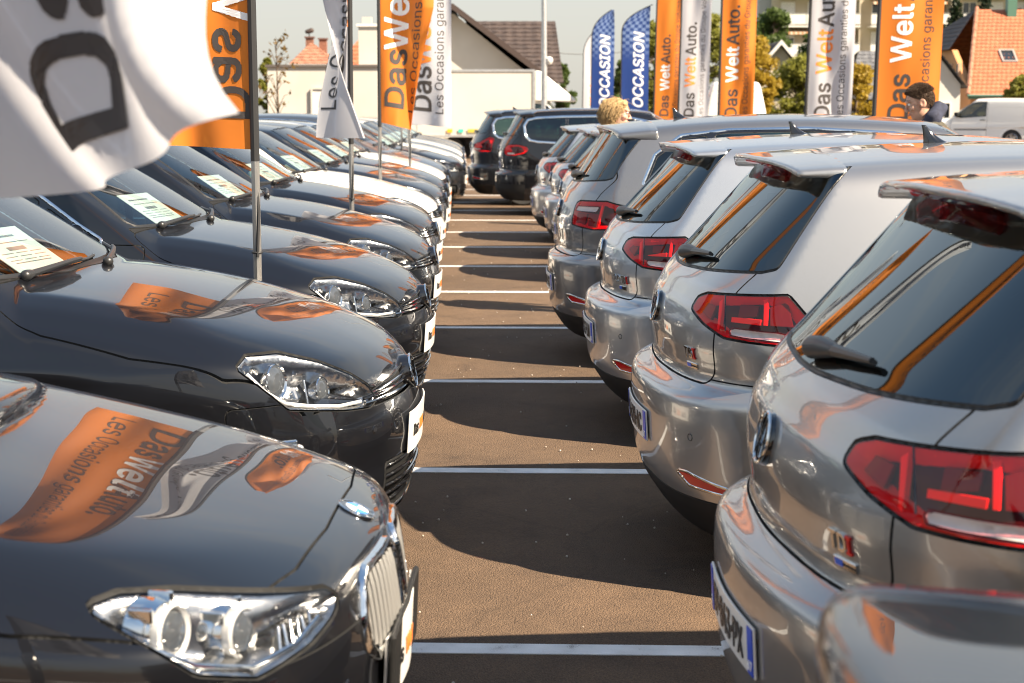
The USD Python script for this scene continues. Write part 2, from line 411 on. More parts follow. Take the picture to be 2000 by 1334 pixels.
# cross wing with the big brown slope
rl, rr, er = W(930, 46, 74), W(1083, 42, 74), W(1094, 160, 69.5)
obj('wall', box((xa + er[0]) / 2 - .15, 74.2, zE / 2 - .2, er[0] - xa - .6, 7.4, zE - .4), plaster, g)
roof_courses(g, (xa + .3, 69.5, er[2] - .05), (er[0] + .15, 69.5, er[2] - .05), (er[0] - .10, 74, rr[2]), (xa + .3, 74, rr[2]), 15, tile_brown, .06, .42)
roof_courses(g, (er[0] + .15, 78.5, er[2] - .05), (xa + .3, 78.5, er[2] - .05), (xa + .3, 74.03, rr[2]), (er[0] - .10, 74.03, rr[2]), 15, tile_brown, .06, .42)
slab(g, 'wing_gable', [(er[0] - .12, 69.8, er[2] - .2), (er[0] - .12, 78.2, er[2] - .2), (er[0] - .12, 74, rr[2] - .12)], .2, plaster)
for k, x in enumerate((xa - 3.0, xa - .6, xa + 1.6)):
    window(g, x, 66.5, 1.7, 1.1, 1.3, '-y', shutter=.3)

# apartment block, far right
g = thing('apartment_block', 'cream apartment block with rows of white balconies and striped awnings, right background', 'apartment block')
YB = 150
a0, a1 = W(1508, 0, YB)[0], W(2040, 0, YB)[0]
zf = lambda v: W(1600, v, YB)[2]
HT = 17.0
obj('wall', box((a0 + a1) / 2, YB + 6, HT / 2, a1 - a0, 12, HT), plaster_cream, g)
obj('side_wall', box(a0 - .55, YB + 3.5, HT / 2, 1.09, 6, HT), plaster_grey, g)
obj('flat_roof', box((a0 + a1) / 2, YB + 6, HT + .15, a1 - a0 + .6, 12.6, .3), wood_white, g)
awn = usdkit.material(stage, '/World/Looks/awning', {'co': ('texture_coordinate', {}), 's': ('separate_xyz', {}), 'm': ('math', dict(math_type='multiply', value2=2.6)), 'f': ('math', dict(math_type='fraction')), 'g': ('math', dict(math_type='greater_than', value2=.5)),
                                                        'c': ('mix_color', dict(a=(.62, .52, .40), b=(.50, .24, .12))), 'p': ('principled_bsdf', dict(roughness=.9))},
                      [('co.object', 's.vector'), ('s.x', 'm.value1'), ('m.value', 'f.value1'), ('f.value', 'g.value1'), ('g.value', 'c.fac'), ('c.result', 'p.base_color')], surface='p.BSDF')
brng = random.Random(4)
sx = (a1 - a0) / 3
floors = [zf(52) - 2.62 * k for k in range(-3, 4)]
for k, z in enumerate(floors):
    if z < .8:
        continue
    for j in range(3):
        xc = a0 + sx * (j + .5)
        bw = sx - .9
        bal = obj('balcony', cat(box(xc, YB - .75, z - .05, bw, 1.5, .14)), wood_white, g, smooth=False)
        for q in range(3):
            obj('balcony_panel', box(xc - bw / 2 + bw * (q + .5) / 3, YB - 1.48, z + .56, bw / 3 - .06, .07, .86 - .0), wood_white, bal, smooth=False)
        obj('balcony_rail', box(xc, YB - 1.48, z + 1.06, bw, .06, .05), gutter_mat, bal, smooth=False)
        obj('balcony_divider', box(xc + bw / 2 - .07, YB - .75, z + 1.2, .10, 1.4, 2.2), plaster_cream, bal, smooth=False)
        if (j + k) % 2 == 0:
            aw = slab(g, 'awning', [(xc - bw / 2 + .2, YB - .02, z + 2.42), (xc + bw / 2 - .4, YB - .02, z + 2.42), (xc + bw / 2 - .4, YB - 1.3, z + 2.10), (xc - bw / 2 + .2, YB - 1.3, z + 2.10)][::-1], .03, awn)
            obj('awning_valance', cat(*[box(xc - bw / 2 + .2 + (q + .5) * (bw - .6) / 16, YB - 1.31, z + 1.99, (bw - .6) / 16 - .05, .02, .22) for q in range(16)]), awn, aw, smooth=False)
        for q in range(3):
            window(g, a0 + sx * j + sx * (q + .6) / 3.4, YB, z + 1.15, 1.25, 2.0, '-y', shutter=brng.choice([0, .25, .5, 0, .9]), bars=1)

# orange house on the right
g = thing('orange_house', 'orange rendered house with steep orange tile roof and skylight at the right edge', 'house')
YO = 92
gl, gr = W(1843, 108, YO)[0], W(1898, 108, YO - 6)[0]
eaveL, eaveF = W(1850, 100, YO + 1), W(1900, 188, YO - 6)
xL, xF = eaveL[0], W(1897, 190, YO - 6)[0]
Zl = W(1848, 100, YO)[2]
rg_l, zR = W(1926, 18, YO), W(1926, 18, YO)[2]
xr2 = xF + 14.0
zEF = W(1900, 186, YO - 6)[2]
y0, y1, ym = YO - 6, YO + 9, YO + .5
slab(g, 'wall', [(xF - .02, y0, 0), (xr2, y0, 0), (xr2, y0, zEF - .04), (xF, y0, zEF - .04)], .3, plaster_orange)
zHip = Zl
gw = slab(g, 'gable_wall', [(xF - .35, y1, 0), (xF - .02, y0 + .01, 0), (xF - .02, y0 + .01, zEF), (xF - .02, y0 + (ym - y0) * .62, zHip), (xF - .35, y1 - .6, zHip), (xF - .35, y1, zHip - .5)], .3, plaster_orange)
xRdg = xF + 1.9
roof_courses(g, (xF - .25, y0 - .25, zEF - .05), (xr2, y0 - .25, zEF - .05), (xr2, ym, zR), (xRdg, ym, zR), 24, tile_orange, .06, .24)
roof_courses(g, (xF - .40, y1 - .2, zHip), (xF - .25, y0 + (ym - y0) * .55, zHip), (xRdg, ym + .0, zR + .02), (xRdg, ym + .05, zR + .02), 9, tile_brown, .05, .28)
roof_courses(g, (xr2, y1 + .3, zEF), (xF - .3, y1 + .3, zEF), (xRdg, ym + .03, zR), (xr2, ym + .03, zR), 20, tile_orange, .06, .3)
n_r = np.array([0, -(zR - zEF), (ym - y0)])
n_r /= np.linalg.norm(n_r)
hip = [np.array([xF - .22, y0 - .2, zEF + .02]) + (np.array([xRdg, ym, zR + .06]) - np.array([xF - .22, y0 - .2, zEF + .02])) * t for t in np.linspace(0, 1, 12)]
for p, q in zip(hip[:-1], hip[1:]):
    obj('hip_tile', tube([p, q + (q - p) * .15], [.12, .10], 8), tile_orange_old, g)
obj('fascia', box((xF + xr2) / 2 - .1, y0 - .3, zEF - .12, xr2 - xF + .3, .05, .16), green_metal, g)
obj('gutter', tube([(xF - .3, y0 - .38, zEF - .02), (xr2, y0 - .38, zEF - .02)], .06, 8), green_metal, g)
for u in (1861, 1876):
    p = W(u, 145, YO - 2.2 if u == 1861 else YO - 3.6)
    fr_ = obj('window', box(xF - .06, p[1], p[2], .14, .34, 1.12), mat('surround', (.45, .30, .20), .8) if u == 1861 else '/World/Looks/surround', g, smooth=False)
    obj('pane', box(xF - .14, p[1], p[2], .02, .22, 1.0), glass_dark, fr_, smooth=False)
    obj('sill', box(xF - .16, p[1], p[2] - .60, .22, .42, .06), wood_white, fr_, smooth=False)
mid = np.array([W(1981, 125, YO - 4.5)[0], y0 + (ym - y0) * .42, zEF + (zR - zEF) * .42])
R_ = frame(n_r, (0, 0, 1))
sk = obj('skylight', place(cat(box(-.36, 0, .10, .08, 1.1, .16), box(.36, 0, .10, .08, 1.1, .16), box(0, .51, .101, .64, .08, .162), box(0, -.51, .101, .64, .08, .162)), mid, R_), mat('skylight_frame', (.30, .27, .25), .5), g, smooth=False)
obj('pane', place(box(0, 0, .10, .64, .94, .03), mid, R_), glass_dark, sk, smooth=False)
p = W(1992, 22, YO - 2)
obj('flue', box(p[0] + .15, ym - .4, p[2] + .25, .5, .5, 1.5), green_metal, g)

# white house with slate roof left of the orange one
g = thing('slate_roofed_house', 'white house end with grey slate roof just left of the orange house', 'house')
a, b, c_ = W(1790, 205, 80), W(1850, 205, 80), W(1822, 112, 80)
gable_block(g, a[0], b[0] + .6, 80, 88, W(1800, 165, 80)[2], c_[2], plaster, 'y')
xm = (a[0] + b[0] + .6) / 2
for xe in (a[0] - .25, b[0] + .85):
    roof_courses(g, (xe, 79.7, W(1800, 172, 80)[2]), (xe, 88, W(1800, 172, 80)[2]), (xm, 88, c_[2] + .12), (xm, 79.7, c_[2] + .12), 8, tile_slate, .05, .35)
window(g, xm + .25, 80, 1.6, .7, 1.0, '-y')
g = thing('grey_roofed_house', 'house with long grey tiled slope between the white flag and the orange flag', 'house')
a, b, c_ = W(1655, 195, 95), W(1760, 195, 95), W(1745, 100, 101)
obj('wall', box((a[0] + b[0]) / 2, 101, a[2] / 2, b[0] - a[0] - .4, 10, a[2]), plaster, g)
roof_courses(g, (a[0], 95.5, a[2]), (b[0] + .2, 95.5, a[2]), (b[0] + .2, 101, c_[2]), (a[0] + 1.8, 101, c_[2]), 12, tile_slate, .06, .4)
roof_courses(g, (b[0] + .2, 106.5, a[2]), (a[0], 106.5, a[2]), (a[0] + 1.8, 101.03, c_[2]), (b[0] + .2, 101.03, c_[2]), 12, tile_slate, .06, .4)
# small white gable among the trees
g = thing('small_gabled_house', 'small white gabled house with brown roof half hidden by autumn trees', 'house')
ap, er = W(1526, 80, 100), W(1566, 128, 100)
hw = er[0] - ap[0]
gable_block(g, ap[0] - hw + .15, er[0] - .15, 100.3, 108, er[2] - .15, ap[2] - .25, plaster_cream, 'y')
for sx_ in (1, -1):
    xe = ap[0] + sx_ * hw
    roof_courses(g, (xe, 99.9, er[2]), (xe, 108, er[2]), (ap[0], 108, ap[2]), (ap[0], 99.9, ap[2]), 8, tile_brown, .05, .4)
    slab(g, 'barge_board', [(xe, 99.86, er[2] + .06), (ap[0], 99.86, ap[2] + .08), (ap[0], 99.86, ap[2] - .2), (xe, 99.86, er[2] - .22)][::sx_], .05, wood_white)
window(g, ap[0], 100.3, er[2] - 1.2, .9, 1.2, '-y')
ch = obj('chimney', box(ap[0] - .9, 104, ap[2] - .1, .6, .6, 1.2), brick_mat, g)

# grit and fallen leaves lying about the aisle
rg_ = np.random.default_rng(17)
P = np.stack([rg_.uniform(-1.6, 1.6, 420), rg_.uniform(2.5, 26, 420), np.full(420, .009)], 1)
tag(obj('grit', cat(*[place(trimesh.creation.icosahedron(), q, scale=float(rg_.uniform(.0022, .0055))) for q in P]), noisy('grit', (.35, .29, .23), (.62, .56, .48), 30, .8)), kind='stuff')
# ---------------------------------------------------------------- trees
def leaf_mat(name, c1, c2, c3):
    return usdkit.material(stage, f'/World/Looks/{name}', {'g': ('geometry', {}), 'r': ('rgb_ramp', dict(ramp=[(0, c1), (.5, c2), (1, c3)])), 'd': ('principled_bsdf', dict(roughness=.55, specular_ior_level=.3)), 't': ('translucent_bsdf', {}), 'm': ('mix_closure', dict(fac=.5))},
                           [('g.random_per_island', 'r.fac'), ('r.color', 'd.base_color'), ('r.color', 't.color'), ('d.BSDF', 'm.closure1'), ('t.BSDF', 'm.closure2')], surface='m.closure')


LEAF = {'autumn': leaf_mat('leaf_autumn', (.22, .22, .04), (.46, .38, .05), (.66, .48, .06)), 'gold': leaf_mat('leaf_gold', (.36, .25, .03), (.60, .42, .04), (.70, .48, .06)),
        'green': leaf_mat('leaf_green', (.09, .13, .035), (.17, .20, .055), (.28, .28, .07)), 'conifer': leaf_mat('leaf_conifer', (.018, .032, .014), (.032, .050, .020), (.055, .07, .028)), 'brown': leaf_mat('leaf_brown', (.16, .10, .03), (.26, .17, .04), (.34, .22, .05))}
bark = noisy('bark', (.07, .05, .035), (.14, .10, .07), 14, .9, .4, 60)


def leaves(P, size, rng, flat=.4):
    n = len(P)
    a = rng.normal(size=(n, 3))
    a /= np.linalg.norm(a, axis=1, keepdims=True)
    b = np.cross(a, rng.normal(size=(n, 3)))
    b /= np.linalg.norm(b, axis=1, keepdims=True)
    s = size * rng.uniform(.6, 1.4, (n, 1))
    V = np.stack([P - a * s, P + b * s * .55, P + a * s, P - b * s * .55], 1).reshape(-1, 3)
    i = np.arange(n) * 4
    F = np.vstack([np.stack([i, i + 1, i + 2], 1), np.stack([i, i + 2, i + 3], 1)])
    return trimesh.Trimesh(V, F, process=False)


def tree(name, label, x, y, h, w, kind, n=5000, size=.12, seed=0, bare=.28, group=None, clumps=60):
    rng = np.random.default_rng(seed)
    t = thing(name, label, 'tree', (x, y, 0), group=group)
    limbs, tips = [], []
    trunk = [np.array([0, 0, 0.]), np.array([rng.normal() * .1, 0, h * .3]), np.array([rng.normal() * .2, rng.normal() * .2, h * .62]), np.array([rng.normal() * .2, rng.normal() * .2, h * .92])]
    limbs.append(tube(trunk, [h * .026, h * .020, h * .011, h * .003], 8))
    for k in range(clumps):
        z = h * (bare + (1 - bare) * rng.uniform(0, 1) ** .9)
        an = rng.uniform(0, 2 * np.pi)
        rel = (z / h - bare) / (1 - bare)
        rmax = w / 2 * (np.sin(np.pi * (rel * .80 + .16)) ** .8)
        r = rmax * rng.uniform(.35, 1.0)
        tip = np.array([r * np.cos(an), r * np.sin(an), z])
        base = np.array([0, 0, max(h * .2, z - r * .8)])
        limbs.append(tube([base, base * .5 + tip * .5 + np.array([0, 0, -.04 * h]), tip], [h * .008, h * .005, h * .002], 5))
        tips.append((tip, rng.uniform(.09, .17) * w))
    per = int(n * 1.7) // len(tips)
    P = []
    for c, r in tips:
        q = rng.normal(size=(per, 3))
        q /= np.linalg.norm(q, axis=1, keepdims=True)
        P.append(c + q * r * (rng.uniform(0, 1.25, (per, 1)) ** .55) * np.array([1, 1, .75]))
    obj('trunk', cat(*limbs), bark, t)
    obj('crown', leaves(np.vstack(P), size * .85, rng), LEAF[kind], t, smooth=False)
    return t


def conifer(label, x, y, h, w, seed=0, n=9000, group=None):
    rng = np.random.default_rng(seed)
    t = thing('conifer', label, 'tree', (x, y, 0), group=group)
    obj('trunk', tube([(0, 0, 0), (0, 0, h * .5), (0, 0, h)], [h * .02, h * .012, .01], 8), bark, t)
    br, P = [], []
    for k in range(110):
        z = h * (.06 + .92 * k / 110)
        r = w / 2 * (1 - z / h) ** .85 * rng.uniform(.65, 1.1) + .08
        an = k * 2.4 + rng.normal() * .3
        tip = np.array([r * np.cos(an), r * np.sin(an), z - r * .35])
        br.append(tube([(0, 0, z), tip], [.03, .008], 4))
        m = max(10, int(n / 110 * (r / (w / 2) + .25)))
        u = rng.uniform(0, 1, (m, 1)) ** .7
        P.append(np.array([0, 0, z]) + (tip - np.array([0, 0, z])) * u + rng.normal(size=(m, 3)) * np.array([.16, .16, .10]) * (.4 + r * .25))
    obj('branch', cat(*br), bark, t)
    obj('crown', leaves(np.vstack(P), .12, rng), LEAF['conifer'], t, smooth=False)


def tree_at(u, v_top, Y, wpx, *a, **k):
    p, q = W(u, v_top, Y), W(u + wpx, v_top, Y)
    return dict(x=p[0], y=Y, h=p[2], w=q[0] - p[0])


G = 'autumn trees behind the flags'
for nm, lab, u, v, Y, wpx, kind, n, sz, sd in [
    ('broadleaf_tree', 'yellow green autumn tree between the right blue flag and the orange flag', 1275, 52, 84, 120, 'autumn', 6500, .13, 1),
    ('broadleaf_tree', 'golden autumn tree between the small white flag and the middle orange flag', 1385, 32, 88, 120, 'autumn', 6500, .13, 2),
    ('broadleaf_tree', 'golden autumn tree right of the middle orange flag, above the white van', 1475, 78, 90, 110, 'gold', 6500, .13, 3),
    ('broadleaf_tree', 'pale ochre bushy tree below the small white gable', 1570, 118, 92, 150, 'autumn', 6500, .13, 4),
    ('broadleaf_tree', 'dark green tree in front of the apartment block', 1512, 28, 120, 130, 'green', 6500, .17, 5),
    ('broadleaf_tree', 'small green tree between the tall white flag and the apartment balconies', 1595, 60, 122, 100, 'green', 5000, .17, 6),
    ('broadleaf_tree', 'orange leaved low tree between the tall white flag and the big orange flag', 1672, 128, 78, 100, 'gold', 6000, .11, 7),
    ('broadleaf_tree', 'thin green tree right of the tall white flag against the balconies', 1660, 80, 115, 50, 'green', 3000, .15, 8),
    ('broadleaf_tree', 'yellow bush in front of the orange house at the right edge', 1992, 148, 82, 60, 'autumn', 4000, .09, 9),
    ('broadleaf_tree', 'green tree between the two blue flags', 1218, 118, 80, 60, 'green', 4000, .12, 10),
    ('broadleaf_tree', 'green tree standing right of the brown tiled roof', 1098, 128, 82, 50, 'green', 4000, .12, 11),
    ('broadleaf_tree', 'yellow tree left of the flat roofed building', 520, 118, 58, 40, 'autumn', 3000, .10, 12),
    ('broadleaf_tree', 'ochre tree low behind the man, left of the slate roofed house', 1735, 160, 84, 80, 'brown', 4000, .11, 13)]:
    q = tree_at(u, v, Y, wpx)
    tree(nm, lab, q['x'], q['y'], q['h'], q['w'], kind, n, sz, sd, group=None, bare=.12)
for i, (u, v, Y, w) in enumerate([(1868, -8, 108, 5.2), (1838, 40, 104, 4.6), (1893, 30, 112, 4.4), (1925, -40, 125, 5.5)]):
    p = W(u, v, Y)
    conifer(['tall dark pointed conifer left of the orange roof', 'shorter dark conifer beside the big orange flag', 'dark conifer close behind the orange roof', 'dark conifer showing above the orange roof ridge'][i], p[0], Y, p[2], w, 20 + i)
# young bare tree by the flat roofed building
rng = np.random.default_rng(31)
p = W(541, 205, 47)
t = thing('bare_tree', 'thin young tree with nearly bare branches in front of the flat roofed building', 'tree', (p[0], 47, 0))
H = W(541, 72, 47)[2]
tw, lp = [tube([(0, 0, 0), (.03, 0, H * .5), (0, 0, H)], [.05, .03, .006], 6)], []
for k in range(34):
    z = H * rng.uniform(.35, .95)
    an, r = rng.uniform(0, 6.28), rng.uniform(.2, .75) * (1.15 - z / H) * 1.2 + .1
    tip = np.array([r * np.cos(an), r * np.sin(an), z + r * 1.1])
    tw.append(tube([(0, 0, z), tip * np.array([.6, .6, 1]) + np.array([0, 0, -.1 * r]), tip], [.012, .008, .003], 4))
    lp += [tip + rng.normal(size=3) * .06 for _ in range(3)]
obj('trunk', cat(*tw), bark, t)
obj('leaf_tuft', leaves(np.array(lp), .07, rng), LEAF['brown'], t, smooth=False)
# ---------------------------------------------------------------- materials of the cars
def paint(name, base, metallic=0.0, rough=0.35, flake=0.0, spec=.5):
    nodes = {'p': ('principled_bsdf', dict(base_color=base, metallic=metallic, roughness=rough, coat_weight=1.0, coat_roughness=0.012, coat_ior=1.55, specular_ior_level=spec))}
    links = []
    if flake:
        nodes |= {'co': ('texture_coordinate', {}), 'v': ('voronoi_texture', dict(scale=2600.0)), 'm': ('mix_color', dict(a=tuple(x * (1 - flake) for x in base), b=tuple(min(1, x * (1 + flake)) for x in base))), 's': ('separate_color', {})}
        links += [('co.object', 'v.vector'), ('v.color', 's.color'), ('s.r', 'm.fac'), ('m.result', 'p.base_color')]
    return usdkit.material(stage, f'/World/Looks/{name}', nodes, links, surface='p.BSDF')


def pane(name, tint, ior=1.5, rough=0.0, gloss=(1, 1, 1)):
    """Thin glass: clear (tinted) seen square on, mirror-like at a glancing angle, the same from both sides."""
    f0 = ((ior - 1) / (ior + 1)) ** 2
    return usdkit.material(stage, f'/World/Looks/{name}', {'t': ('transparent_bsdf', dict(color=tint)), 'g': ('glossy_bsdf', dict(color=gloss, roughness=rough)), 'w': ('layer_weight', dict(blend=0.5)), 'p5': ('math', dict(math_type='power', value2=5.0)),
                                                           'f': ('math', dict(math_type='multiply_add', value2=1 - f0, value3=f0)), 'm': ('mix_closure', {})},
                           [('w.facing', 'p5.value1'), ('p5.value', 'f.value1'), ('f.value', 'm.fac'), ('t.BSDF', 'm.closure1'), ('g.BSDF', 'm.closure2')], surface='m.closure')


M = {
    'gap': mat('panel_gap_black', (.004, .004, .004), .8), 'rubber': mat('rubber_black', (.008, .008, .008), .45), 'black_plastic': noisy('black_plastic', (.006, .006, .006), (.010, .010, .010), 300, .6, .15, 900, dist=.002, specular_ior_level=.25),
    'pillar_black': mat('pillar_black', (.006, .006, .007), .12, coat_weight=1.0), 'black_gloss': mat('gloss_black', (.006, .006, .007), .08, coat_weight=1.0),
    'chrome': mat('chrome', (.80, .80, .79), .06, 1.0), 'mirror': mat('mirror_glass', (.85, .85, .86), .01, 1.0), 'reflector': mat('reflector', (.42, .42, .42), .20, 1.0),
    'lens': pane('lamp_lens', (.97, .97, .97), 1.45), 'windscreen': pane('windscreen_glass', (.66, .76, .74), 2.05), 'side_glass': pane('side_window_glass', (.22, .32, .30), 1.75), 'dark_glass': pane('privacy_glass', (.10, .14, .16), 2.0, gloss=(.86, .96, 1.0)),
    'red_lens': pane('red_lens', (1.0, .30, .31), 1.55), 'reflector_red': mat('reflector_red', (.35, .008, .008), .15, coat_weight=1.0), 'red_bowl': mat('lamp_red', (.60, .010, .018), .35), 'clear_lens': pane('clear_lens', (.88, .84, .82), 1.5), 'red_dark': mat('red_dark', (.10, .005, .007), .3), 'red_glow': mat('red_bright', (.95, .045, .045), .3), 'lamp_white': mat('lamp_white', (.85, .82, .82), .3),
    'glass_ball': mat('projector_glass', (.05, .055, .06), .02, coat_weight=1.0, specular_ior_level=.9), 'drl': mat('daylight_strip', (.50, .50, .49), .2, coat_weight=1.0),
    'tyre': noisy('tyre_rubber', (.012, .012, .012), (.02, .019, .018), 30, .8, .2, 60), 'alloy': mat('alloy', (.62, .62, .62), .25, 1.0), 'steel': mat('brake_steel', (.35, .34, .33), .4, 1.0),
    'kidney_silver': mat('kidney_silver', (.62, .61, .58), .32, .8), 'chrome_soft': mat('chrome_soft', (.72, .71, .69), .16, 1.0), 'white_gloss': mat('white_gloss', (.55, .55, .54), .12, coat_weight=1.0), 'badge_sky': mat('badge_sky', (.03, .22, .65), .2, coat_weight=1.0),
    'interior': mat('interior_trim_grey', (.022, .022, .024), .8), 'seat': noisy('seat_cloth', (.022, .022, .024), (.035, .035, .038), 80, .9), 'wiper': mat('wiper_black', (.018, .018, .018), .38),
    'plate_white': mat('plate_white', (.58, .57, .54), .3), 'plate_blue': mat('plate_blue', (.01, .05, .35), .3), 'plate_black': mat('plate_black', (.01, .01, .01), .35), 'plate_red': mat('plate_red', (.70, .18, .03), .4), 'white_paint': mat('white_print', (.8, .8, .8), .4),
    'badge_red': mat('badge_red', (.45, .01, .01), .2), 'badge_blue': mat('badge_blue', (.02, .08, .4), .25), 'paper': mat('paper', (.50, .51, .50), .8), 'ink_grey': mat('ink_grey', (.12, .13, .15), .8),
}
PAINTS = {
    'black': paint('paint_black', (.0045, .0048, .0062), .0, .3, spec=.12), 'anthracite': paint('paint_anthracite', (.035, .036, .040), .55, .32, .35), 'graphite': paint('paint_graphite', (.012, .0125, .015), .3, .32, .3, spec=.2),
    'silver': paint('paint_silver', (.45, .46, .47), .85, .30, .14), 'warm_silver': paint('paint_warm_silver', (.39, .38, .365), .85, .30, .14), 'grey': paint('paint_grey', (.20, .20, .205), .8, .30, .2), 'beige_grey': paint('paint_beige_grey', (.31, .302, .29), .85, .30, .16),
    'white': paint('paint_white', (.66, .65, .62), .0, .4), 'blue_grey': paint('paint_blue_grey', (.10, .115, .135), .7, .3, .2),
}


def emit(car, root, colour):
    """Writes a car's parts under root; a paired region becomes one part for each side."""
    for p in car.parts:
        name, m, V, F, N, pair = p
        mt = PAINTS[colour] if m == 'paint' else M[m]
        nm = name.split(':')[0]
        if N is None and isinstance(V, trimesh.Trimesh):
            obj(nm, V, mt, root, smooth=F)
            continue
        sides = [np.ones(len(F), bool)]
        if '~' in name:
            used, inv = np.unique(F, return_inverse=True)
            G = inv.reshape(-1, 3)
            g = csr_matrix((np.ones(len(G) * 2), (np.r_[G[:, 0], G[:, 0]], np.r_[G[:, 1], G[:, 2]])), shape=(len(used),) * 2)
            _, lab = connected_components(g, directed=False)
            fl = lab[G[:, 0]]
            ids, cnt = np.unique(fl, return_counts=True)
            big = ids[cnt > 24]
            if len(big):
                fl = np.where(np.isin(fl, big), fl, big[0])
                sides = [fl == b for b in big]
        elif pair:
            y = V[F].mean(1)[:, 1]
            sides = [y < 0, y >= 0]
        for sd in sides:
            if not sd.any():
                continue
            used, inv = np.unique(F[sd], return_inverse=True)
            obj(nm, (V[used], inv.reshape(-1, 3)), mt, root, normals=N[used])
# ---------------------------------------------------------------- car bodies: a smooth solid given by tables, cut into panels
def T(pts, sig=0.03, step=0.002):
    """A table of (x, y) corners joined by straight runs and rounded over sig metres."""
    px, py = np.array(pts, float).T
    x = np.arange(px[0] - 6 * sig, px[-1] + 6 * sig + step, step)
    y = np.interp(x, px, py)
    lo, hi = x < px[0], x > px[-1]
    y[lo] = py[0] + (x[lo] - px[0]) * (py[1] - py[0]) / (px[1] - px[0])
    y[hi] = py[-1] + (x[hi] - px[-1]) * (py[-1] - py[-2]) / (px[-1] - px[-2])
    y = gaussian_filter1d(y, sig / step, mode='nearest')
    return lambda q: np.interp(q, x, y)


def TS(pts, sig=0.03, step=0.002):
    """The same, but a flowing curve through the points."""
    px, py = np.array(pts, float).T
    q = PchipInterpolator(px, py)
    x = np.unique(np.concatenate([np.arange(px[0], px[-1], step * 5), [px[-1]]]))
    return T(np.stack([x, q(x)], 1), sig, step)


def smax(a, b, k):
    h = np.maximum(k - np.abs(a - b), 0) / k
    return np.maximum(a, b) + h * h * h * k / 6


def smin(a, b, k):
    return -smax(-a, -b, k)


def mesh_implicit(f, lo, hi, h):
    """Surface nets of f = 0 over a box (f negative inside), with the points then moved onto the surface."""
    lo, hi = np.array(lo, float), np.array(hi, float)
    nc = np.ceil((hi - lo) / (4 * h)).astype(int)
    ax = [lo[k] + np.arange(nc[k] + 1) * 4 * h for k in range(3)]
    C = f(np.stack(np.meshgrid(*ax, indexing='ij'), -1).reshape(-1, 3)).reshape(nc + 1)
    corners = np.stack([C[i:nc[0] + i, j:nc[1] + j, k:nc[2] + k] for i in (0, 1) for j in (0, 1) for k in (0, 1)])
    act = (np.abs(corners).min(0) < 6 * h) | ((corners.min(0) < 0) & (corners.max(0) > 0))
    n = nc * 4
    D = np.repeat(np.repeat(np.repeat(C[:-1, :-1, :-1], 4, 0), 4, 1), 4, 2)
    D = np.pad(D, ((0, 1), (0, 1), (0, 1)), mode='edge')
    need = np.zeros(n + 1, bool)
    fa = np.repeat(np.repeat(np.repeat(act, 4, 0), 4, 1), 4, 2)
    for i in (0, 1):
        for j in (0, 1):
            for k in (0, 1):
                need[i:n[0] + i, j:n[1] + j, k:n[2] + k] |= fa
    idx = np.argwhere(need)
    D[need] = f(lo + idx * h)
    S = D < 0
    cs = np.zeros(n, np.int8)
    for i in (0, 1):
        for j in (0, 1):
            for k in (0, 1):
                cs += S[i:n[0] + i, j:n[1] + j, k:n[2] + k]
    cells = np.argwhere((cs > 0) & (cs < 8) & fa)
    ids = np.full(n, -1, np.int64)
    ids[tuple(cells.T)] = np.arange(len(cells))
    acc, cnt = np.zeros((len(cells), 3)), np.zeros(len(cells))
    offs = [np.array(o) for o in np.ndindex(2, 2, 2)]
    for p in offs:
        for k in range(3):
            if p[k]:
                continue
            q = p.copy()
            q[k] = 1
            va, vb = D[tuple((cells + p).T)], D[tuple((cells + q).T)]
            m = (va < 0) != (vb < 0)
            t = np.where(m, va / np.where(m, va - vb, 1), 0)
            pt = p[None] + np.zeros((len(cells), 3))
            pt[:, k] = t
            acc += pt * m[:, None]
            cnt += m
    V = lo + (cells + acc / cnt[:, None]) * h
    F = []
    for k in range(3):
        u, v = (k + 1) % 3, (k + 2) % 3
        a = [slice(None)] * 3
        b = [slice(None)] * 3
        a[k], b[k] = slice(0, -1), slice(1, None)
        e = np.argwhere(S[tuple(a)] != S[tuple(b)])
        e = e[(e[:, u] > 0) & (e[:, v] > 0) & (e[:, u] < n[u]) & (e[:, v] < n[v])]
        eu, ev = np.eye(3, dtype=int)[u], np.eye(3, dtype=int)[v]
        q = np.stack([ids[tuple((e - eu - ev).T)], ids[tuple((e - ev).T)], ids[tuple(e.T)], ids[tuple((e - eu).T)]], 1)
        flip = ~S[tuple(e.T)]
        q[flip] = q[flip][:, ::-1]
        F.append(q[(q >= 0).all(1)])
    Q = np.vstack(F)
    F = np.vstack([Q[:, [0, 1, 2]], Q[:, [0, 2, 3]]])
    return onto(f, V, 3), F


def grad(f, V, e=0.003):
    return np.stack([(f(V + d) - f(V - d)) / (2 * e) for d in np.eye(3) * e], 1)


def onto(f, V, times=2):
    for _ in range(times):
        g = grad(f, V)
        st = f(V) / np.maximum((g * g).sum(1), 0.05)
        V = V - np.clip(st, -0.02, 0.02)[:, None] * g
    return V


def poly_sdf(P, poly):
    """Signed distance (negative inside) of points to a shapely polygon."""
    R = np.array(poly.exterior.coords)
    out = np.full(len(P), 1e9)
    ins = np.zeros(len(P), bool)
    for A, B in zip(R[:-1], R[1:]):
        d = B - A
        t = np.clip(((P - A) @ d) / max(d @ d, 1e-12), 0, 1)
        out = np.minimum(out, ((P - A - t[:, None] * d) ** 2).sum(1))
        c = (A[1] > P[:, 1]) != (B[1] > P[:, 1])
        if d[1]:
            ins ^= c & (P[:, 0] < A[0] + (P[:, 1] - A[1]) / d[1] * d[0])
    out = np.sqrt(out)
    return np.where(ins, -out, out)


def rounded(pts, r):
    p = Polygon(pts).buffer(0)
    return p.buffer(-r).buffer(2 * r, quad_segs=6).buffer(-r, quad_segs=6).simplify(0.0008) if r else p


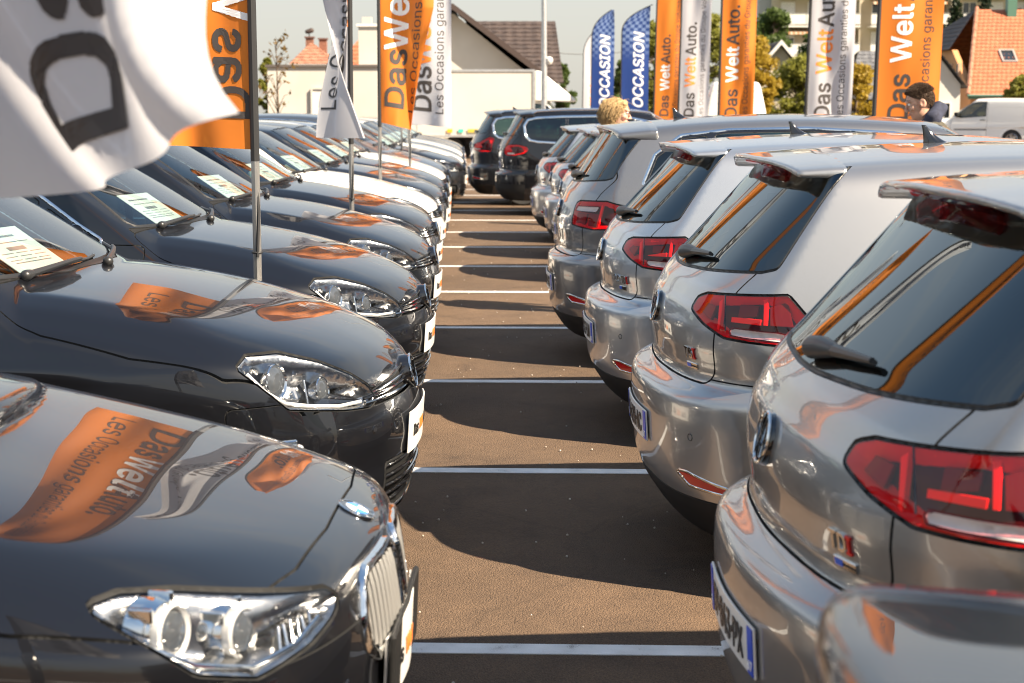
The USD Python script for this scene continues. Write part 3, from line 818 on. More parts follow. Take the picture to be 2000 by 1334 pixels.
class Shell:
    """All the panels of one body share the list of points V; each region is a list of triangles."""

    def __init__(self, V, F):
        self.V, self.R = V, {'body': F}

    def clip(self, F, d):
        """Splits triangles F where the per-point value d is 0: (negative side, positive side, values extended to new points)."""
        d = np.where(np.abs(d) < 1e-7, 1e-7, d)
        s = d[F] > 0
        k = s.sum(1)
        neg, pos, mix = F[k == 0], F[k == 3], F[(k == 1) | (k == 2)]
        if len(mix):
            sm = d[mix] > 0
            lone = np.where(sm.sum(1) == 1, sm.argmax(1), (~sm).argmax(1))
            i = np.arange(len(mix))
            A, B, C = mix[i, lone], mix[i, (lone + 1) % 3], mix[i, (lone + 2) % 3]
            e = np.vstack([np.stack([A, B], 1), np.stack([A, C], 1)])
            es = np.sort(e, 1)
            uq, inv = np.unique(es, axis=0, return_inverse=True)
            inv = inv.ravel()
            t = d[uq[:, 0]] / (d[uq[:, 0]] - d[uq[:, 1]])
            NV = self.V[uq[:, 0]] + t[:, None] * (self.V[uq[:, 1]] - self.V[uq[:, 0]])
            ab, ac = inv[:len(mix)] + len(self.V), inv[len(mix):] + len(self.V)
            self.V = np.vstack([self.V, NV])
            d = np.concatenate([d, np.zeros(len(NV))])
            one = np.stack([A, ab, ac], 1)
            two = np.vstack([np.stack([ab, B, C], 1), np.stack([ab, C, ac], 1)])
            lp = sm[i, lone]
            neg = np.vstack([neg, one[~lp], two[np.tile(lp, 2)]])
            pos = np.vstack([pos, one[lp], two[np.tile(~lp, 2)]])
        return neg, pos, d


class Car:
    def __init__(self, c, h):
        self.c, self.L = c, c['L']
        self.f = c['f']
        V, F = mesh_implicit(self.f, *c['bounds'], h)
        self.sh = Shell(V, F)
        self.parts = []     # (name, material key, vertices, faces, normals, pair)
        self.disp = {}
        self.meta = {}

    def coords(self, V):
        return self.L / 2 - V[:, 0], np.abs(V[:, 1]), V[:, 2]

    def proj(self, V, how):
        s, a, z = self.coords(V)
        return np.stack({'side': (s, z), 'front': (a, z), 'top': (s, a), 'fq': (s + a, z), 'rq': (self.L - s + a, z), 'rs': (self.L - s, z)}[how], 1)

    def cut(self, name, how, pts, gate, m, gap=0.004, depth=0.010, gm='gap', gname='panel_gap', r=0.012, src='body', inset=0.0, pair=False, raised=None):
        sh, poly = self.sh, rounded(pts, r)
        F = sh.R[src]
        cen = sh.V[F].mean(1)
        fn = np.cross(sh.V[F[:, 1]] - sh.V[F[:, 0]], sh.V[F[:, 2]] - sh.V[F[:, 0]])
        fn /= np.maximum(np.linalg.norm(fn, axis=1, keepdims=True), 1e-12)
        s, a, z = self.coords(cen)
        N = np.stack([fn[:, 0], fn[:, 1] * np.sign(cen[:, 1]), fn[:, 2]], 1)
        x0, y0, x1, y1 = poly.bounds
        pc = self.proj(cen, how)
        g = gate(s, a, z, N) & (pc[:, 0] > x0 - .06) & (pc[:, 0] < x1 + .06) & (pc[:, 1] > y0 - .06) & (pc[:, 1] < y1 + .06)
        stay, F = F[~g], F[g]
        used = np.unique(F)
        d = np.full(len(sh.V), 1.0)
        d[used] = poly_sdf(self.proj(sh.V[used], how), poly)
        w = gap / 2
        inside, rest, d = sh.clip(F, d + w)
        d = d - w
        strip = np.zeros((0, 3), int)
        if gap:
            strip, rest, d2 = sh.clip(rest, d - w)
            d = d2 + w
            a_, b_, d3 = sh.clip(strip, np.where(np.abs(d) < 1e-6, 1e-6, d))
            strip = np.vstack([a_, b_])
            if raised is not None:
                dd = np.full(len(sh.V), 1.0)
                u_ = np.unique(strip)
                dd[u_] = np.abs(poly_sdf(self.proj(sh.V[u_], how), poly))
                a_, b_, d3 = sh.clip(strip, dd - w * .58)
                strip = np.vstack([a_, b_])
        sh.R[src] = np.vstack([stay, rest])
        if name:
            sh.R[name] = inside
            self.meta[name] = dict(m=m, pair=pair, inset=inset, how=how, poly=poly, at=w)
        else:
            sh.R[src] = np.vstack([sh.R[src], inside])
        if len(strip):
            key = f'~{len(self.meta)}'
            sh.R[key] = strip
            self.meta[key] = dict(m=gm, strip=(w, depth if raised is None else -raised), how=how, poly=poly, name=gname, pair=(raised is not None) or pair, inset=0.0)

    def arches(self, lip='paint'):
        """Opens the wheel arches and puts a dark liner in each."""
        c = self.c
        for s0 in c['axles']:
            an = np.linspace(0, 2 * np.pi, 40, endpoint=False)
            ring = np.stack([s0 + c['arch'] * np.cos(an), c['wheel_r'] + c['arch'] * np.sin(an)], 1)
            self.cut('_open', 'side', ring, lambda s, a, z, N: a > .45, 'gap', gap=.016, gm=lip, gname='arch_lip', depth=0, r=0, raised=.003)
            self.sh.R.pop('_open'), self.meta.pop('_open')
            x = self.L / 2 - s0
            R = c['arch'] - .004
            prof = [(R, .0), (R, .26), (.05, .27)]
            m = lathe(prof, 40)
            m.apply_transform(trimesh.transformations.rotation_matrix(math.pi / 2, (1, 0, 0)))     # z -> -y
            keep = m.triangles_center[:, 2] > -.2
            m.update_faces(keep)
            m.invert()
            m.apply_translation((x, -c.get('arch_y', .855) + .26, c['wheel_r']))
            m.vertices[:, 1] = -c.get('arch_y', .855) - (m.vertices[:, 1] + c.get('arch_y', .855) - .26)
            m.vertices[:, 1] += .26 * 0
            self.add('arch_liner', 'gap', m, 40, both=True)

    def finish(self, body_m='paint'):
        self.meta.setdefault('body', dict(m=body_m, pair=False, inset=0.0))
        out = {}
        self.normals = {}
        for name, F in self.sh.R.items():
            if not len(F):
                continue
            md = self.meta[name]
            used, inv = np.unique(F, return_inverse=True)
            V = onto(self.f, self.sh.V[used], 2)
            N = grad(self.f, V)
            N /= np.maximum(np.linalg.norm(N, axis=1, keepdims=True), 1e-9)
            F = inv.reshape(-1, 3)
            if 'strip' in md:
                w, dep = md['strip']
                d = np.abs(poly_sdf(self.proj(self.sh.V[used], md['how']), md['poly']))
                V = V - N * (dep * np.clip(1 - d / w, 0, 1) if dep > 0 else dep * np.clip((1 - d / w) * 2.4, 0, 1))[:, None]
                out.setdefault((md['name'] + ':' + name, md['m'], md['pair']), []).append((V, F, None))
            else:
                if md['inset']:
                    V = V - N * md['inset']
                out.setdefault((name, md['m'], md['pair']), []).append((V, F, N))
        for (name, m, pair), ms in out.items():
            n, Vs, Fs, Ns = 0, [], [], []
            for V, F, N in ms:
                Vs.append(V), Fs.append(F + n)
                n += len(V)
                if N is None:
                    N = meshkit.arrays(trimesh.Trimesh(V, F, process=False), True)[2]
                Ns.append(N)
            self.parts.append((name, m, np.vstack(Vs), np.vstack(Fs), np.vstack(Ns), pair))

    def region(self, name):
        return next((p for p in self.parts if p[0] == name), None)

    def cavity(self, name, new, m, depth, edge=0.03, first=0.004, direction=None):
        """The bowl behind a lens: the lens's own surface pushed inwards, deepest away from its rim."""
        _, _, V, F, N, pair = self.region(name)
        md = self.meta[name]
        d = np.maximum(-poly_sdf(self.proj(V, md['how']), md['poly']) - md['at'], 0)
        t = np.clip(d / edge, 0, 1)
        D = N if direction is None else np.stack([np.full(len(V), direction[0]), np.sign(V[:, 1]) * direction[1], np.full(len(V), direction[2])], 1)
        V2 = V - D * (first + depth * t * t * (3 - 2 * t))[:, None]
        self.parts.append((new, m, V2, F, meshkit.arrays(trimesh.Trimesh(V2, F, process=False), True)[2], pair))

    def point(self, name, u, v):
        """(point, normal) on a panel (its right-hand half, y < 0) nearest to the drawing coordinates u, v."""
        _, _, V, F, N, _ = self.region(name)
        P = self.proj(V, self.meta.get(name, {}).get('how', 'side'))
        d = (P[:, 0] - u) ** 2 + (P[:, 1] - v) ** 2 + (V[:, 1] > 0) * 1e3
        i = d.argmin()
        return V[i], N[i]

    def add(self, name, m, mesh, smooth=30, both=False):
        for k in ((1, -1) if both else (1,)):
            q = mesh if isinstance(mesh, trimesh.Trimesh) else cat(mesh)
            if k < 0:
                q = q.copy()
                q.vertices[:, 1] *= -1
                q.invert()
            self.parts.append((name, m, q, smooth, None, None))

    def surf(self, x=None, y=None, z=None, start=(0, 0, 0), direction=(1, 0, 0), n=60, step=0.02):
        """First point of the body met from start along direction (sphere walk by bisection)."""
        s, d = np.asarray(start, float), np.asarray(direction, float)
        t = np.arange(n * 10) * step / 4
        P = s + t[:, None] * d
        v = self.f(P)
        i = int(np.argmax(v < 0))
        a, b = t[max(i - 1, 0)], t[i]
        for _ in range(20):
            mid = (a + b) / 2
            if self.f((s + mid * d)[None])[0] < 0:
                b = mid
            else:
                a = mid
        p = s + b * d
        g = grad(self.f, p[None])[0]
        return p, g / np.linalg.norm(g)


def bend(car, m, p, lift=0.0):
    """Bends a flat mesh that stands at p across the nose or tail so that it follows the bumper."""
    ys = np.linspace(-.30, .30, 13)
    sg = 1 if p[0] > 0 else -1
    xs = np.array([car.surf(start=(sg * (car.L / 2 + .3), y, p[2]), direction=(-sg, 0, 0))[0][0] for y in ys])
    xs = xs - np.interp(0, ys, xs)
    v, f = trimesh.remesh.subdivide_to_size(m.vertices, m.faces, .06, max_iter=6)
    v = v.copy()
    v[:, 0] += np.interp(v[:, 1], ys, xs)
    return trimesh.Trimesh(v, f, process=False)


def make_f(c):
    L = c['L']
    low_k, sw = c.get('k_low', 0.05), c['axles']

    def f(P):
        s, a, z = L / 2 - P[:, 0], np.abs(P[:, 1]), P[:, 2]
        rear = L - c['Rz'](z) - c['Rb'](a)
        fb = c['Fb'](a)
        front = c['Fz'](z) + fb
        if 'extra_front' in c:
            front = front + c['extra_front'](s, a, z)
        rr = [np.hypot(s - q, z - c['wheel_r']) for q in sw]
        flare = sum(np.exp(-((r - c['arch'] - 0.02) / 0.045) ** 2) for r in rr) * c.get('flare', 0.010)
        side = a - (c['Wp'](s) + c['Wz'](z) + flare)
        top = z - (c['Zd'](s) - c['Cr'](a))
        low = smax(smax(top, side, low_k), front - s, c.get('k_front', 0.05))
        low = smax(low, s - rear, c.get('k_rear', 0.03))
        low = smax(low, c['bottom'] - z, 0.04)
        zb = c['belt']
        cside = a - (c['Wc'](s) - c['tumble'] * (z - zb) - c.get('tcurve', 0.12) * np.maximum(z - zb, 0) ** 2)
        ws = c['Ws'](z) + c['wsb'] * a * a + c.get('wsb4', 0.0) * a ** 4 - s
        roof = z - (c['Zr'](s) - c['Crr'](a))
        cab = smax(cside, roof, c.get('k_roof', 0.10))
        cab = smax(cab, ws, c.get('k_ws', 0.045))
        cab = smax(cab, (s - (L - c['Rc'](z) - .22 * a * a)) if 'Rc' in c else s - rear, c.get('k_glass', 0.035))
        cab = smax(cab, 0.75 - z, 0.02)
        o = smin(low, cab, c.get('k_join', 0.03))
        return o

    return f


def add_spoiler(car, m='paint', h=.010):
    """The roof spoiler over the rear window, its own panel with a thin trailing edge."""
    c, L, q = car.c, car.L, car.c['spoiler']
    tipx = L - q['r']

    def f(P):
        s, a, z = L / 2 - P[:, 0], np.abs(P[:, 1]), P[:, 2]
        top = z - (c['Zr'](s) - c['Crr'](a) + q['lift'] * np.clip((s - tipx + q['len']) / .05, 0, 1))
        edge = tipx - q['bow'] * a * a - q.get('bow4', .0) * a ** 4
        wg = np.clip((a - .46) / .13, 0, 1)
        th = q['tip'] + np.maximum(edge - s, 0) * q['grow'] + q.get('wing', .018) * wg * wg * (3 - 2 * wg)
        o = smax(top, (c['Zr'](s) - c['Crr'](a) + q['lift'] - th) - z, .014)
        o = smax(o, s - edge, .014)
        o = smax(o, (tipx - q['len']) - s, .006)
        return smax(o, a - q['half'](s), .03)

    V, F = mesh_implicit(f, (L / 2 - tipx - .03, -.72, c['Zr'](tipx) - .16), (L / 2 - tipx + q['len'] + .03, .72, c['Zr'](tipx - q['len']) + .05), h)
    N = grad(f, V)
    N /= np.maximum(np.linalg.norm(N, axis=1, keepdims=True), 1e-9)
    car.parts.append(('roof_spoiler', m, V, F, N, False))
    x = L / 2 - tipx + .055
    zt = c['Zr'](tipx - .055)
    car.add('brake_light', 'red_lens', box(x + .02, 0, zt - q['tip'] - .055 * q['grow'] - .006, .06, .40, .020, bev=.006))
def up_or_front(s, a, z, N):
    return N[:, 0] > -0.3


def hatch_cfg(**kw):
    """The five-door hatchback: corner tables in metres; s runs back from the front bumper, a out from the middle, z up."""
    L = 4.255
    c = dict(
        L=L, axles=(0.87, 3.505), wheel_r=0.315, arch=0.345, bottom=0.17, belt=0.95,
        Fz=T([(0.10, .16), (.16, .09), (.24, .03), (.32, .0), (.42, .012), (.47, .0), (.55, .004), (.60, .02), (.70, .055), (.78, .13), (.86, .30), (.95, .6)], .02),
        Fb=TS([(0, 0), (.15, .004), (.3, .027), (.5, .088), (.65, .18), (.75, .285), (.82, .41), (.87, .60), (.92, 1.05)], .04),
        Zd=TS([(-.1, .64), (.0, .70), (.08, .765), (.2, .828), (.4, .892), (.7, .968), (1.0, 1.024), (1.3, 1.058), (1.7, 1.02), (2.4, .955), (4.3, .965)], .10),
        Cr=T([(q, .095 * q * q) for q in np.linspace(-.3, .645, 40)] + [(.72, .078), (.82, .152), (.92, .28)], .014),
        Wp=TS([(-.2, .80), (.2, .855), (.5, .88), (.9, .895), (1.4, .897), (3.0, .897), (3.6, .885), (4.0, .855), (4.4, .79)], .12),
        Wz=T([(.1, -.085), (.19, -.035), (.25, -.022), (.30, -.004), (.55, .0), (.72, -.010), (.79, -.010), (.81, -.024), (.90, -.058), (1.05, -.115)], .010),
        Rz=T([(.1, .20), (.2, .10), (.28, .045), (.36, .014), (.40, .010), (.58, .0), (.645, .004), (.668, .018), (.697, .086), (.75, .092), (.82, .080), (.88, .080), (.95, .096), (1.02, .130), (1.06, .165), (1.10, .205), (1.40, .475), (1.6, .68)], .010),
        Rb=TS([(-.3, .018), (0, 0), (.3, .018), (.5, .055), (.65, .125), (.75, .21), (.82, .33), (.87, .52), (.92, .9)], .04),
        Wc=TS([(.9, .80), (1.4, .815), (2.2, .825), (3.2, .815), (3.7, .79), (4.2, .745)], .15), tumble=.29, tcurve=.20,
        Ws=T([(.7, .60), (1.0, 1.09), (1.2, 1.405), (1.45, 1.84), (1.55, 2.04)], .04), wsb=.26, wsb4=.25,
        Zr=TS([(1.3, 1.32), (1.6, 1.395), (1.9, 1.452), (2.3, 1.487), (2.8, 1.500), (3.3, 1.490), (3.7, 1.465), (4.1, 1.425)], .12),
        Crr=T([(-.3, .008), (0, 0), (.3, .008), (.5, .028), (.62, .055), (.75, .11)], .05),
        spoiler=dict(r=.385, bow=.22, tip=.018, grow=.10, wing=.006, len=.24, lift=.002, half=T([(3.0, .602), (3.6, .602), (4.0, .580)], .05)),
        bounds=((-2.2, -1.0, .12), (2.2, 1.0, 1.52)),
    )
    c.update(kw)
    c['f'] = make_f(c)
    return c


DLO = [(1.46, .990), (1.60, 1.073), (1.86, 1.255), (2.06, 1.363), (2.30, 1.412), (2.70, 1.426), (2.98, 1.412), (3.16, 1.365), (3.30, 1.20), (3.36, 1.06), (3.32, 1.00), (2.6, .955), (1.60, .950)]


def side_glass(car, dlo=DLO, pillars=((2.55, .05), ), quarter=(1.78, .035), rear_q=(3.06, .03), trim='chrome', gate_z=.92, tw=.018):
    g = lambda s, a, z, N: (N[:, 1] > .55) & (z > gate_z - .05)
    car.cut('glass_band', 'side', dlo, g, 'pillar_black', gap=tw, gm=trim, gname='window_trim', r=.02, pair=True, raised=.004 if trim == 'chrome' else .002)
    P = Polygon(dlo).buffer(-.022)
    cuts = sorted([q for q in (quarter, *pillars, rear_q) if q])
    edges = [dlo[0][0] - .2] + [e for x, w in cuts for e in (x - w / 2, x + w / 2)] + [max(p[0] for p in dlo) + .2]
    for i in range(0, len(edges), 2):
        part = P.intersection(shapely.box(edges[i], .5, edges[i + 1], 2.5))
        if part.is_empty:
            continue
        part = max(getattr(part, 'geoms', [part]), key=lambda q: q.area)
        car.cut(f'side_window:{i}', 'side', list(part.exterior.coords)[:-1], g, 'side_glass', gap=.006, depth=.004, gm='rubber', gname='window_seal', r=.012, src='glass_band', pair=True)


def front_hatch(car):
    """Headlights, grille, bonnet and bumper of the hatchback family."""
    fgate = lambda s, a, z, N: (s < .95) & (N[:, 2] < .93) & (N[:, 0] + N[:, 1] > -.1)
    car.cut('headlight', 'fq', [(1.315, .785), (1.23, .822), (1.06, .822), (.88, .785), (.70, .728), (.60, .682), (.565, .648), (.575, .620), (.62, .610), (.80, .618), (1.12, .645)], fgate, 'lens', gap=.007, depth=.010, gm='gap', gname='headlight_seal', r=.012, pair=True)
    fr = lambda s, a, z, N: (s < .35) & (N[:, 0] > .2)
    car.cut('grille', 'front', [(-.55, .612), (.55, .612), (.545, .650), (.40, .672), (.14, .69), (.0, .695), (-.14, .69), (-.40, .672), (-.545, .65)], fr, 'black_plastic', gap=.006, depth=.004, gm='rubber', gname='grille_seal', r=.006, inset=.020)
    car.cut('hood', 'top', [(.02, -.2), (.055, .3), (.155, .56), (.29, .735), (.55, .822), (.85, .838), (1.14, .815), (1.36, .752), (1.29, .60), (1.19, .30), (1.165, 0), (1.165, -.2)], lambda s, a, z, N: (z > .62) & (N[:, 2] > .12), 'paint', gap=.005, depth=.012, r=.03)
    c_z = car.c.get('ws_z', (1.058, 1.438))[0] - .012
    car.cut('cowl', 'front', [(-.73, .9), (-.73, c_z + .008), (0, c_z), (.73, c_z + .008), (.73, .9)], lambda s, a, z, N: (s > 1.0) & (s < 1.5) & (z > .93) & (N[:, 2] > .3), 'black_plastic', gap=.004, depth=.01, r=.01)
    car.cut('bumper', 'side', [(-.2, .05), (.50, .05), (.53, .40), (.545, .655), (.30, .668), (-.2, .668)], lambda s, a, z, N: (s < .8), 'paint', gap=.005, depth=.010, r=.02)
    car.cut('lower_grille', 'front', [(-.44, .225), (.44, .225), (.475, .30), (.44, .405), (-.44, .405), (-.475, .30)], fr, 'black_plastic', gap=.012, gm='black_plastic', gname='grille_frame', depth=.02, r=.02, inset=.03, src='bumper')
    car.cut('fog_recess', 'fq', [(.66, .25), (.98, .27), (1.12, .40), (1.02, .425), (.70, .40)], fgate, 'black_plastic', gap=.012, gm='paint', gname='fog_frame', depth=.0, r=.02, inset=.025, src='bumper', pair=True)


def glass_and_doors(car, dlo=None, ws=None, doors=None, **kw):
    c = car.c
    wz, wt = c.get('ws_z', (1.058, 1.438))
    ww = ws or [(-.69, wz), (.69, wz), (.70, wz + .016), (.56, wt - .047), (.52, wt - .017), (0, wt), (-.52, wt - .017), (-.56, wt - .047), (-.70, wz + .016)]
    car.cut('windscreen', 'front', ww, lambda s, a, z, N: (N[:, 0] > .25) & (z > wz - .04) & (s < 2.5), 'windscreen', gap=.018, depth=.004, gm='rubber', gname='windscreen_seal', r=.03)
    dlo = dlo or DLO
    side_glass(car, dlo, **kw)
    dg = lambda s, a, z, N: (N[:, 1] > .35) & (z < 1.3)
    for i, d in enumerate(doors or ([(1.28, .98), (1.30, .80), (1.22, .55), (1.25, .27), (2.50, .25), (2.56, .60), (2.58, 1.0)], [(2.60, 1.0), (2.585, .60), (2.53, .25), (3.05, .27), (3.22, .50), (3.52, .80), (3.66, 1.02)])):
        car.cut(f'door:{i}', 'side', d, dg, 'paint', gap=.005, r=.04, pair=True)
        x = max(p[0] for p in d if p[1] > .7) - .16
        p, n = car.surf(start=(car.L / 2 - x, -1.2, c.get('handle_z', .86)), direction=(0, 1, 0))
        car.add('door_handle', 'paint', hull_spheres([(*(p + n * .018 + np.array([-.09, 0, 0])), .012), (*(p + n * .018 + np.array([.09, 0, 0])), .012)], 8), 50, both=True)


def rear_hatch(car):
    c, L = car.c, car.L
    rgate = lambda s, a, z, N: (s > L - .9) & (N[:, 0] < .5) & (N[:, 2] < .9)
    car.cut('taillight', 'rq', c.get('tail', [(.575, .945), (.61, .985), (.69, 1.002), (1.16, 1.020), (1.275, .925), (1.24, .855), (.87, .868), (.71, .905)]), rgate, 'red_lens', gap=.008, depth=.008, gm='rubber', gname='taillight_seal', r=c.get('tail_r', .014), pair=True)
    car.cut('reversing_lens', 'rq', c.get('rev', [(.90, .880), (1.20, .868), (1.19, .894), (1.15, .900), (.91, .905)]), rgate, 'clear_lens', gap=.004, depth=.002, gm='red_dark', gname='lens_edge', r=.006, src='taillight', pair=True)
    zb, zt = c.get('rw_z', (1.058, 1.452))
    qb, qt = c.get('rw_q', (1.085, 1.225))
    wb = c.get('rw_b', .66)
    car.cut('rear_window', 'rq', [(-.2, zb - .002), (.25, zb), (.6, zb + .010), (qb - .08, zb + .026), (qb, zb + .040), (qb + .012, zb + .065), (qt - .012, zt - .055), (qt - .02, zt - .02), (qt - .09, zt), (-.2, zt)],
            lambda s, a, z, N: (s > L - 1.1) & (N[:, 2] > -.1) & (N[:, 2] < c.get('glass_flat', .93)) & (N[:, 0] < .2), 'dark_glass', gap=.010, depth=.006, gm='rubber', gname='rear_window_seal', r=.03)
    sz = c.get('shelf', .702)
    car.cut('tailgate', 'front', [(-.58, sz), (.58, sz), (.615, sz + .045), (.625, .90), (wb, zb + .03), (wb - .03, zb + .09), (-wb + .03, zb + .09), (-wb, zb + .03), (-.625, .90), (-.615, sz + .045)], lambda s, a, z, N: (N[:, 0] < -.30) & (s > L - .95) & (z > sz - .01), 'paint', gap=.006, depth=.012, r=.04)
    car.cut('rear_bumper', 'rs', [(-.2, .05), (.42, .05), (.44, .40), (.46, sz + .005), (.30, sz + .017), (-.2, sz + .017)], lambda s, a, z, N: (s > L - .8), 'paint', gap=.005, depth=.008, r=.02)
    v = c.get('valance', .325)
    car.cut('lower_valance', 'rs', [(-.2, .0), (.60, .0), (.60, v - .055), (.40, v - .01), (-.2, v)], lambda s, a, z, N: (s > L - .8), 'black_plastic', gap=.006, depth=.004, gm='black_plastic', r=.01, src='rear_bumper')
    if c.get('reflector', True):
        dz = c.get('reflector_dz', 0)
        car.cut('rear_reflector', 'rq', [(q, z + dz) for q, z in [(.60, .405), (.70, .408), (1.02, .372), (1.06, .350), (.72, .362)]], rgate, 'reflector_red', gap=.010, depth=.002, gm='chrome', gname='reflector_trim', r=.006, src='lower_valance' if dz < -.05 else 'rear_bumper', pair=True, raised=.002)


def hatch_cuts(car):
    car.arches()
    front_hatch(car)
    glass_and_doors(car)
    rear_hatch(car)


GLYPHS = {}


def text_on(text, height, depth=.002, bold=False):
    k = (text, height, depth, bold)
    if k not in GLYPHS:
        GLYPHS[k] = meshkit.text_mesh(text, height, depth, bold)
    m = GLYPHS[k].copy()
    b = m.bounds
    m.apply_translation((-(b[0][0] + b[1][0]) / 2, -(b[0][1] + b[1][1]) / 2, 0))
    return m


def roundel(r):
    """Ring with a V over a W, facing +z, up = +y."""
    ring = trimesh.creation.torus(r * .93, r * .07, 40, 10)
    bars = []

    def bar(p, q, w):
        p, q = np.array(p), np.array(q)
        d = (q - p) / np.linalg.norm(q - p)
        nn = np.array([-d[1], d[0]]) * w / 2
        return Polygon([p - nn, q - nn, q + nn, p + nn])

    w = .15
    sh = shapely.union_all([bar((-.36, .80), (-.04, .12), w), bar((.36, .80), (.04, .12), w),
                            bar((-.76, .46), (-.36, -.66), w), bar((-.36, -.66), (0, .02), w), bar((0, .02), (.36, -.66), w), bar((.36, -.66), (.76, .46), w)])
    sh = shapely.affinity.scale(sh.intersection(shapely.Point(0, 0).buffer(.93)), r, r, origin=(0, 0))
    return cat(ring, *[prism(g, .006, -.002) for g in getattr(sh, 'geoms', [sh])])


def wheel_parts(car, s, r=.315, w=.21, y=.78, spokes=5, rimr=.225):
    x = car.L / 2 - s
    R = trimesh.transformations.rotation_matrix(math.pi / 2, (1, 0, 0))
    tyre = lathe([(rimr, -w / 2), (r - .03, -w / 2), (r - .008, -w / 2 + .02), (r, -w / 2 + .05), (r, w / 2 - .05), (r - .008, w / 2 - .02), (r - .03, w / 2), (rimr, w / 2 - .01), (rimr, -w / 2)], 48)
    rim = [lathe([(rimr, w / 2 - .012), (rimr - .012, w / 2), (rimr - .03, w / 2 - .02), (rimr - .035, -w / 2 + .02), (rimr - .0, -w / 2)], 48), lathe([(.0, w / 2 - .03), (.05, w / 2 - .03), (.065, w / 2 - .05), (.07, .0), (0, 0)], 24)]
    for k in range(spokes):
        an = 2 * math.pi * k / spokes + .3
        for da in (-.11, .11):
            rim.append(place(hull_spheres([(.05, 0, w / 2 - .05, .018), (rimr - .02, math.sin(da) * .10, w / 2 - .035, .014)], 6), rot=trimesh.transformations.rotation_matrix(an + da, (0, 0, 1))[:3, :3]))
    disc = lathe([(0, .0), (.14, .0), (.14, -.02), (0, -.02)], 32)
    for sgn in (-1, 1):
        for nm, mt, me in (('tyre', 'tyre', tyre), ('rim', 'alloy', cat(rim)), ('brake_disc', 'steel', disc)):
            q = me.copy()
            q.apply_transform(R)          # lathe axis z -> -y : outer face to the right side
            if sgn > 0:
                q.vertices[:, 1] *= -1
                q.invert()
            q.apply_translation((x, sgn * y, r))
            car.parts.append((nm, mt, q, 35, None, None))


def mirror(car, s=1.62, z=1.00, a=.93, m='paint'):
    x = car.L / 2 - s
    sh = hull_spheres([(x + .03, -a - .07, z + .04, .045), (x + .03, -a + .05, z + .045, .04), (x + .02, -a - .09, z - .03, .035), (x + .02, -a + .06, z - .03, .035), (x - .05, -a - .08, z + .045, .035), (x - .05, -a + .05, z + .05, .03), (x - .05, -a - .09, z - .02, .03), (x - .05, -a + .05, z - .02, .03)])
    sh = trimesh.Trimesh(sh.vertices, sh.faces)
    car.add('door_mirror', m, sh, 60, both=True)
    glass = box(x - .082, -a - .015, z + .01, .004, .17, .095, bev=.0015)
    car.add('mirror_glass', 'mirror', glass, both=True)
    car.add('mirror_base', 'black_plastic', hull_spheres([(x, -a + .03, z - .055, .02), (x, -a + .14, z - .075, .02), (x - .05, -a + .05, z - .05, .02), (x + .05, -a + .14, z - .075, .015)], 6), both=True)


def wiper_arm(car, p, q, n0, n1, lift=.018):
    p, q = p + n0 * lift, q + n1 * lift
    return tube([p, p + (q - p) * .4, q], [.007, .006, .004], 6)


def front_wipers(car, base=((-.55, 1.05), (.02, 1.045)), tips=((.03, 1.075), (.56, 1.08))):
    W = car.region('windscreen')
    for (a0, z0), (a1, z1) in zip(base, tips):
        pts = []
        for t in np.linspace(0, 1, 7):
            y, z = a0 + (a1 - a0) * t, z0 + (z1 - z0) * t
            p, n = car.surf(start=(car.L / 2 - .3, y, z), direction=(-1, 0, 0))
            pts.append(p + n * (.012 + .016 * math.sin(math.pi * min(1, t * 1.2))))
        pts = np.array(pts)
        arm = tube(pts[:5], [.014, .011, .009, .008, .006], 8)
        blade = tube(pts[[1, 3, 5, 6]] + np.array([.0, 0, .0]) - np.array([0, 0, .006]), .006, 6)
        hub = hull_spheres([(*pts[0], .020), (*(pts[0] * .75 + pts[1] * .25), .015)], 8)
        car.add('wiper', 'wiper', cat(arm, blade, hub), 40)


def fin(car, s, h=.068):
    """Shark-fin aerial: steep behind, a long hollow slope in front."""
    p, n = car.surf(start=(car.L / 2 - s, 0, 2.2), direction=(0, 0, -1))
    V, ts, na = [], np.linspace(0, 1, 12), 16
    an = np.arange(na) / na * 2 * np.pi
    for t in ts:
        xr, xf = -.062 + .004 * t - .012 * t * t, .082 - .135 * t ** .42
        xf = max(xf, xr + .006)
        w = .024 * (1 - t) ** 1.6 + .0035
        V.append(np.stack([(xr + xf) / 2 + (xf - xr) / 2 * np.cos(an), w * np.sin(an), np.full(na, h * t - .006)], 1))
    V = np.vstack(V + [np.array([[-.070, 0, h - .005]])])
    F = [(i * na + k, i * na + (k + 1) % na, (i + 1) * na + (k + 1) % na) for i in range(len(ts) - 1) for k in range(na)] + [(i * na + k, (i + 1) * na + (k + 1) % na, (i + 1) * na + k) for i in range(len(ts) - 1) for k in range(na)]
    F += [((len(ts) - 1) * na + k, (len(ts) - 1) * na + (k + 1) % na, len(V) - 1) for k in range(na)]
    car.add('roof_antenna', 'black_gloss', trimesh.Trimesh(V + p, np.array(F), process=False), 50)


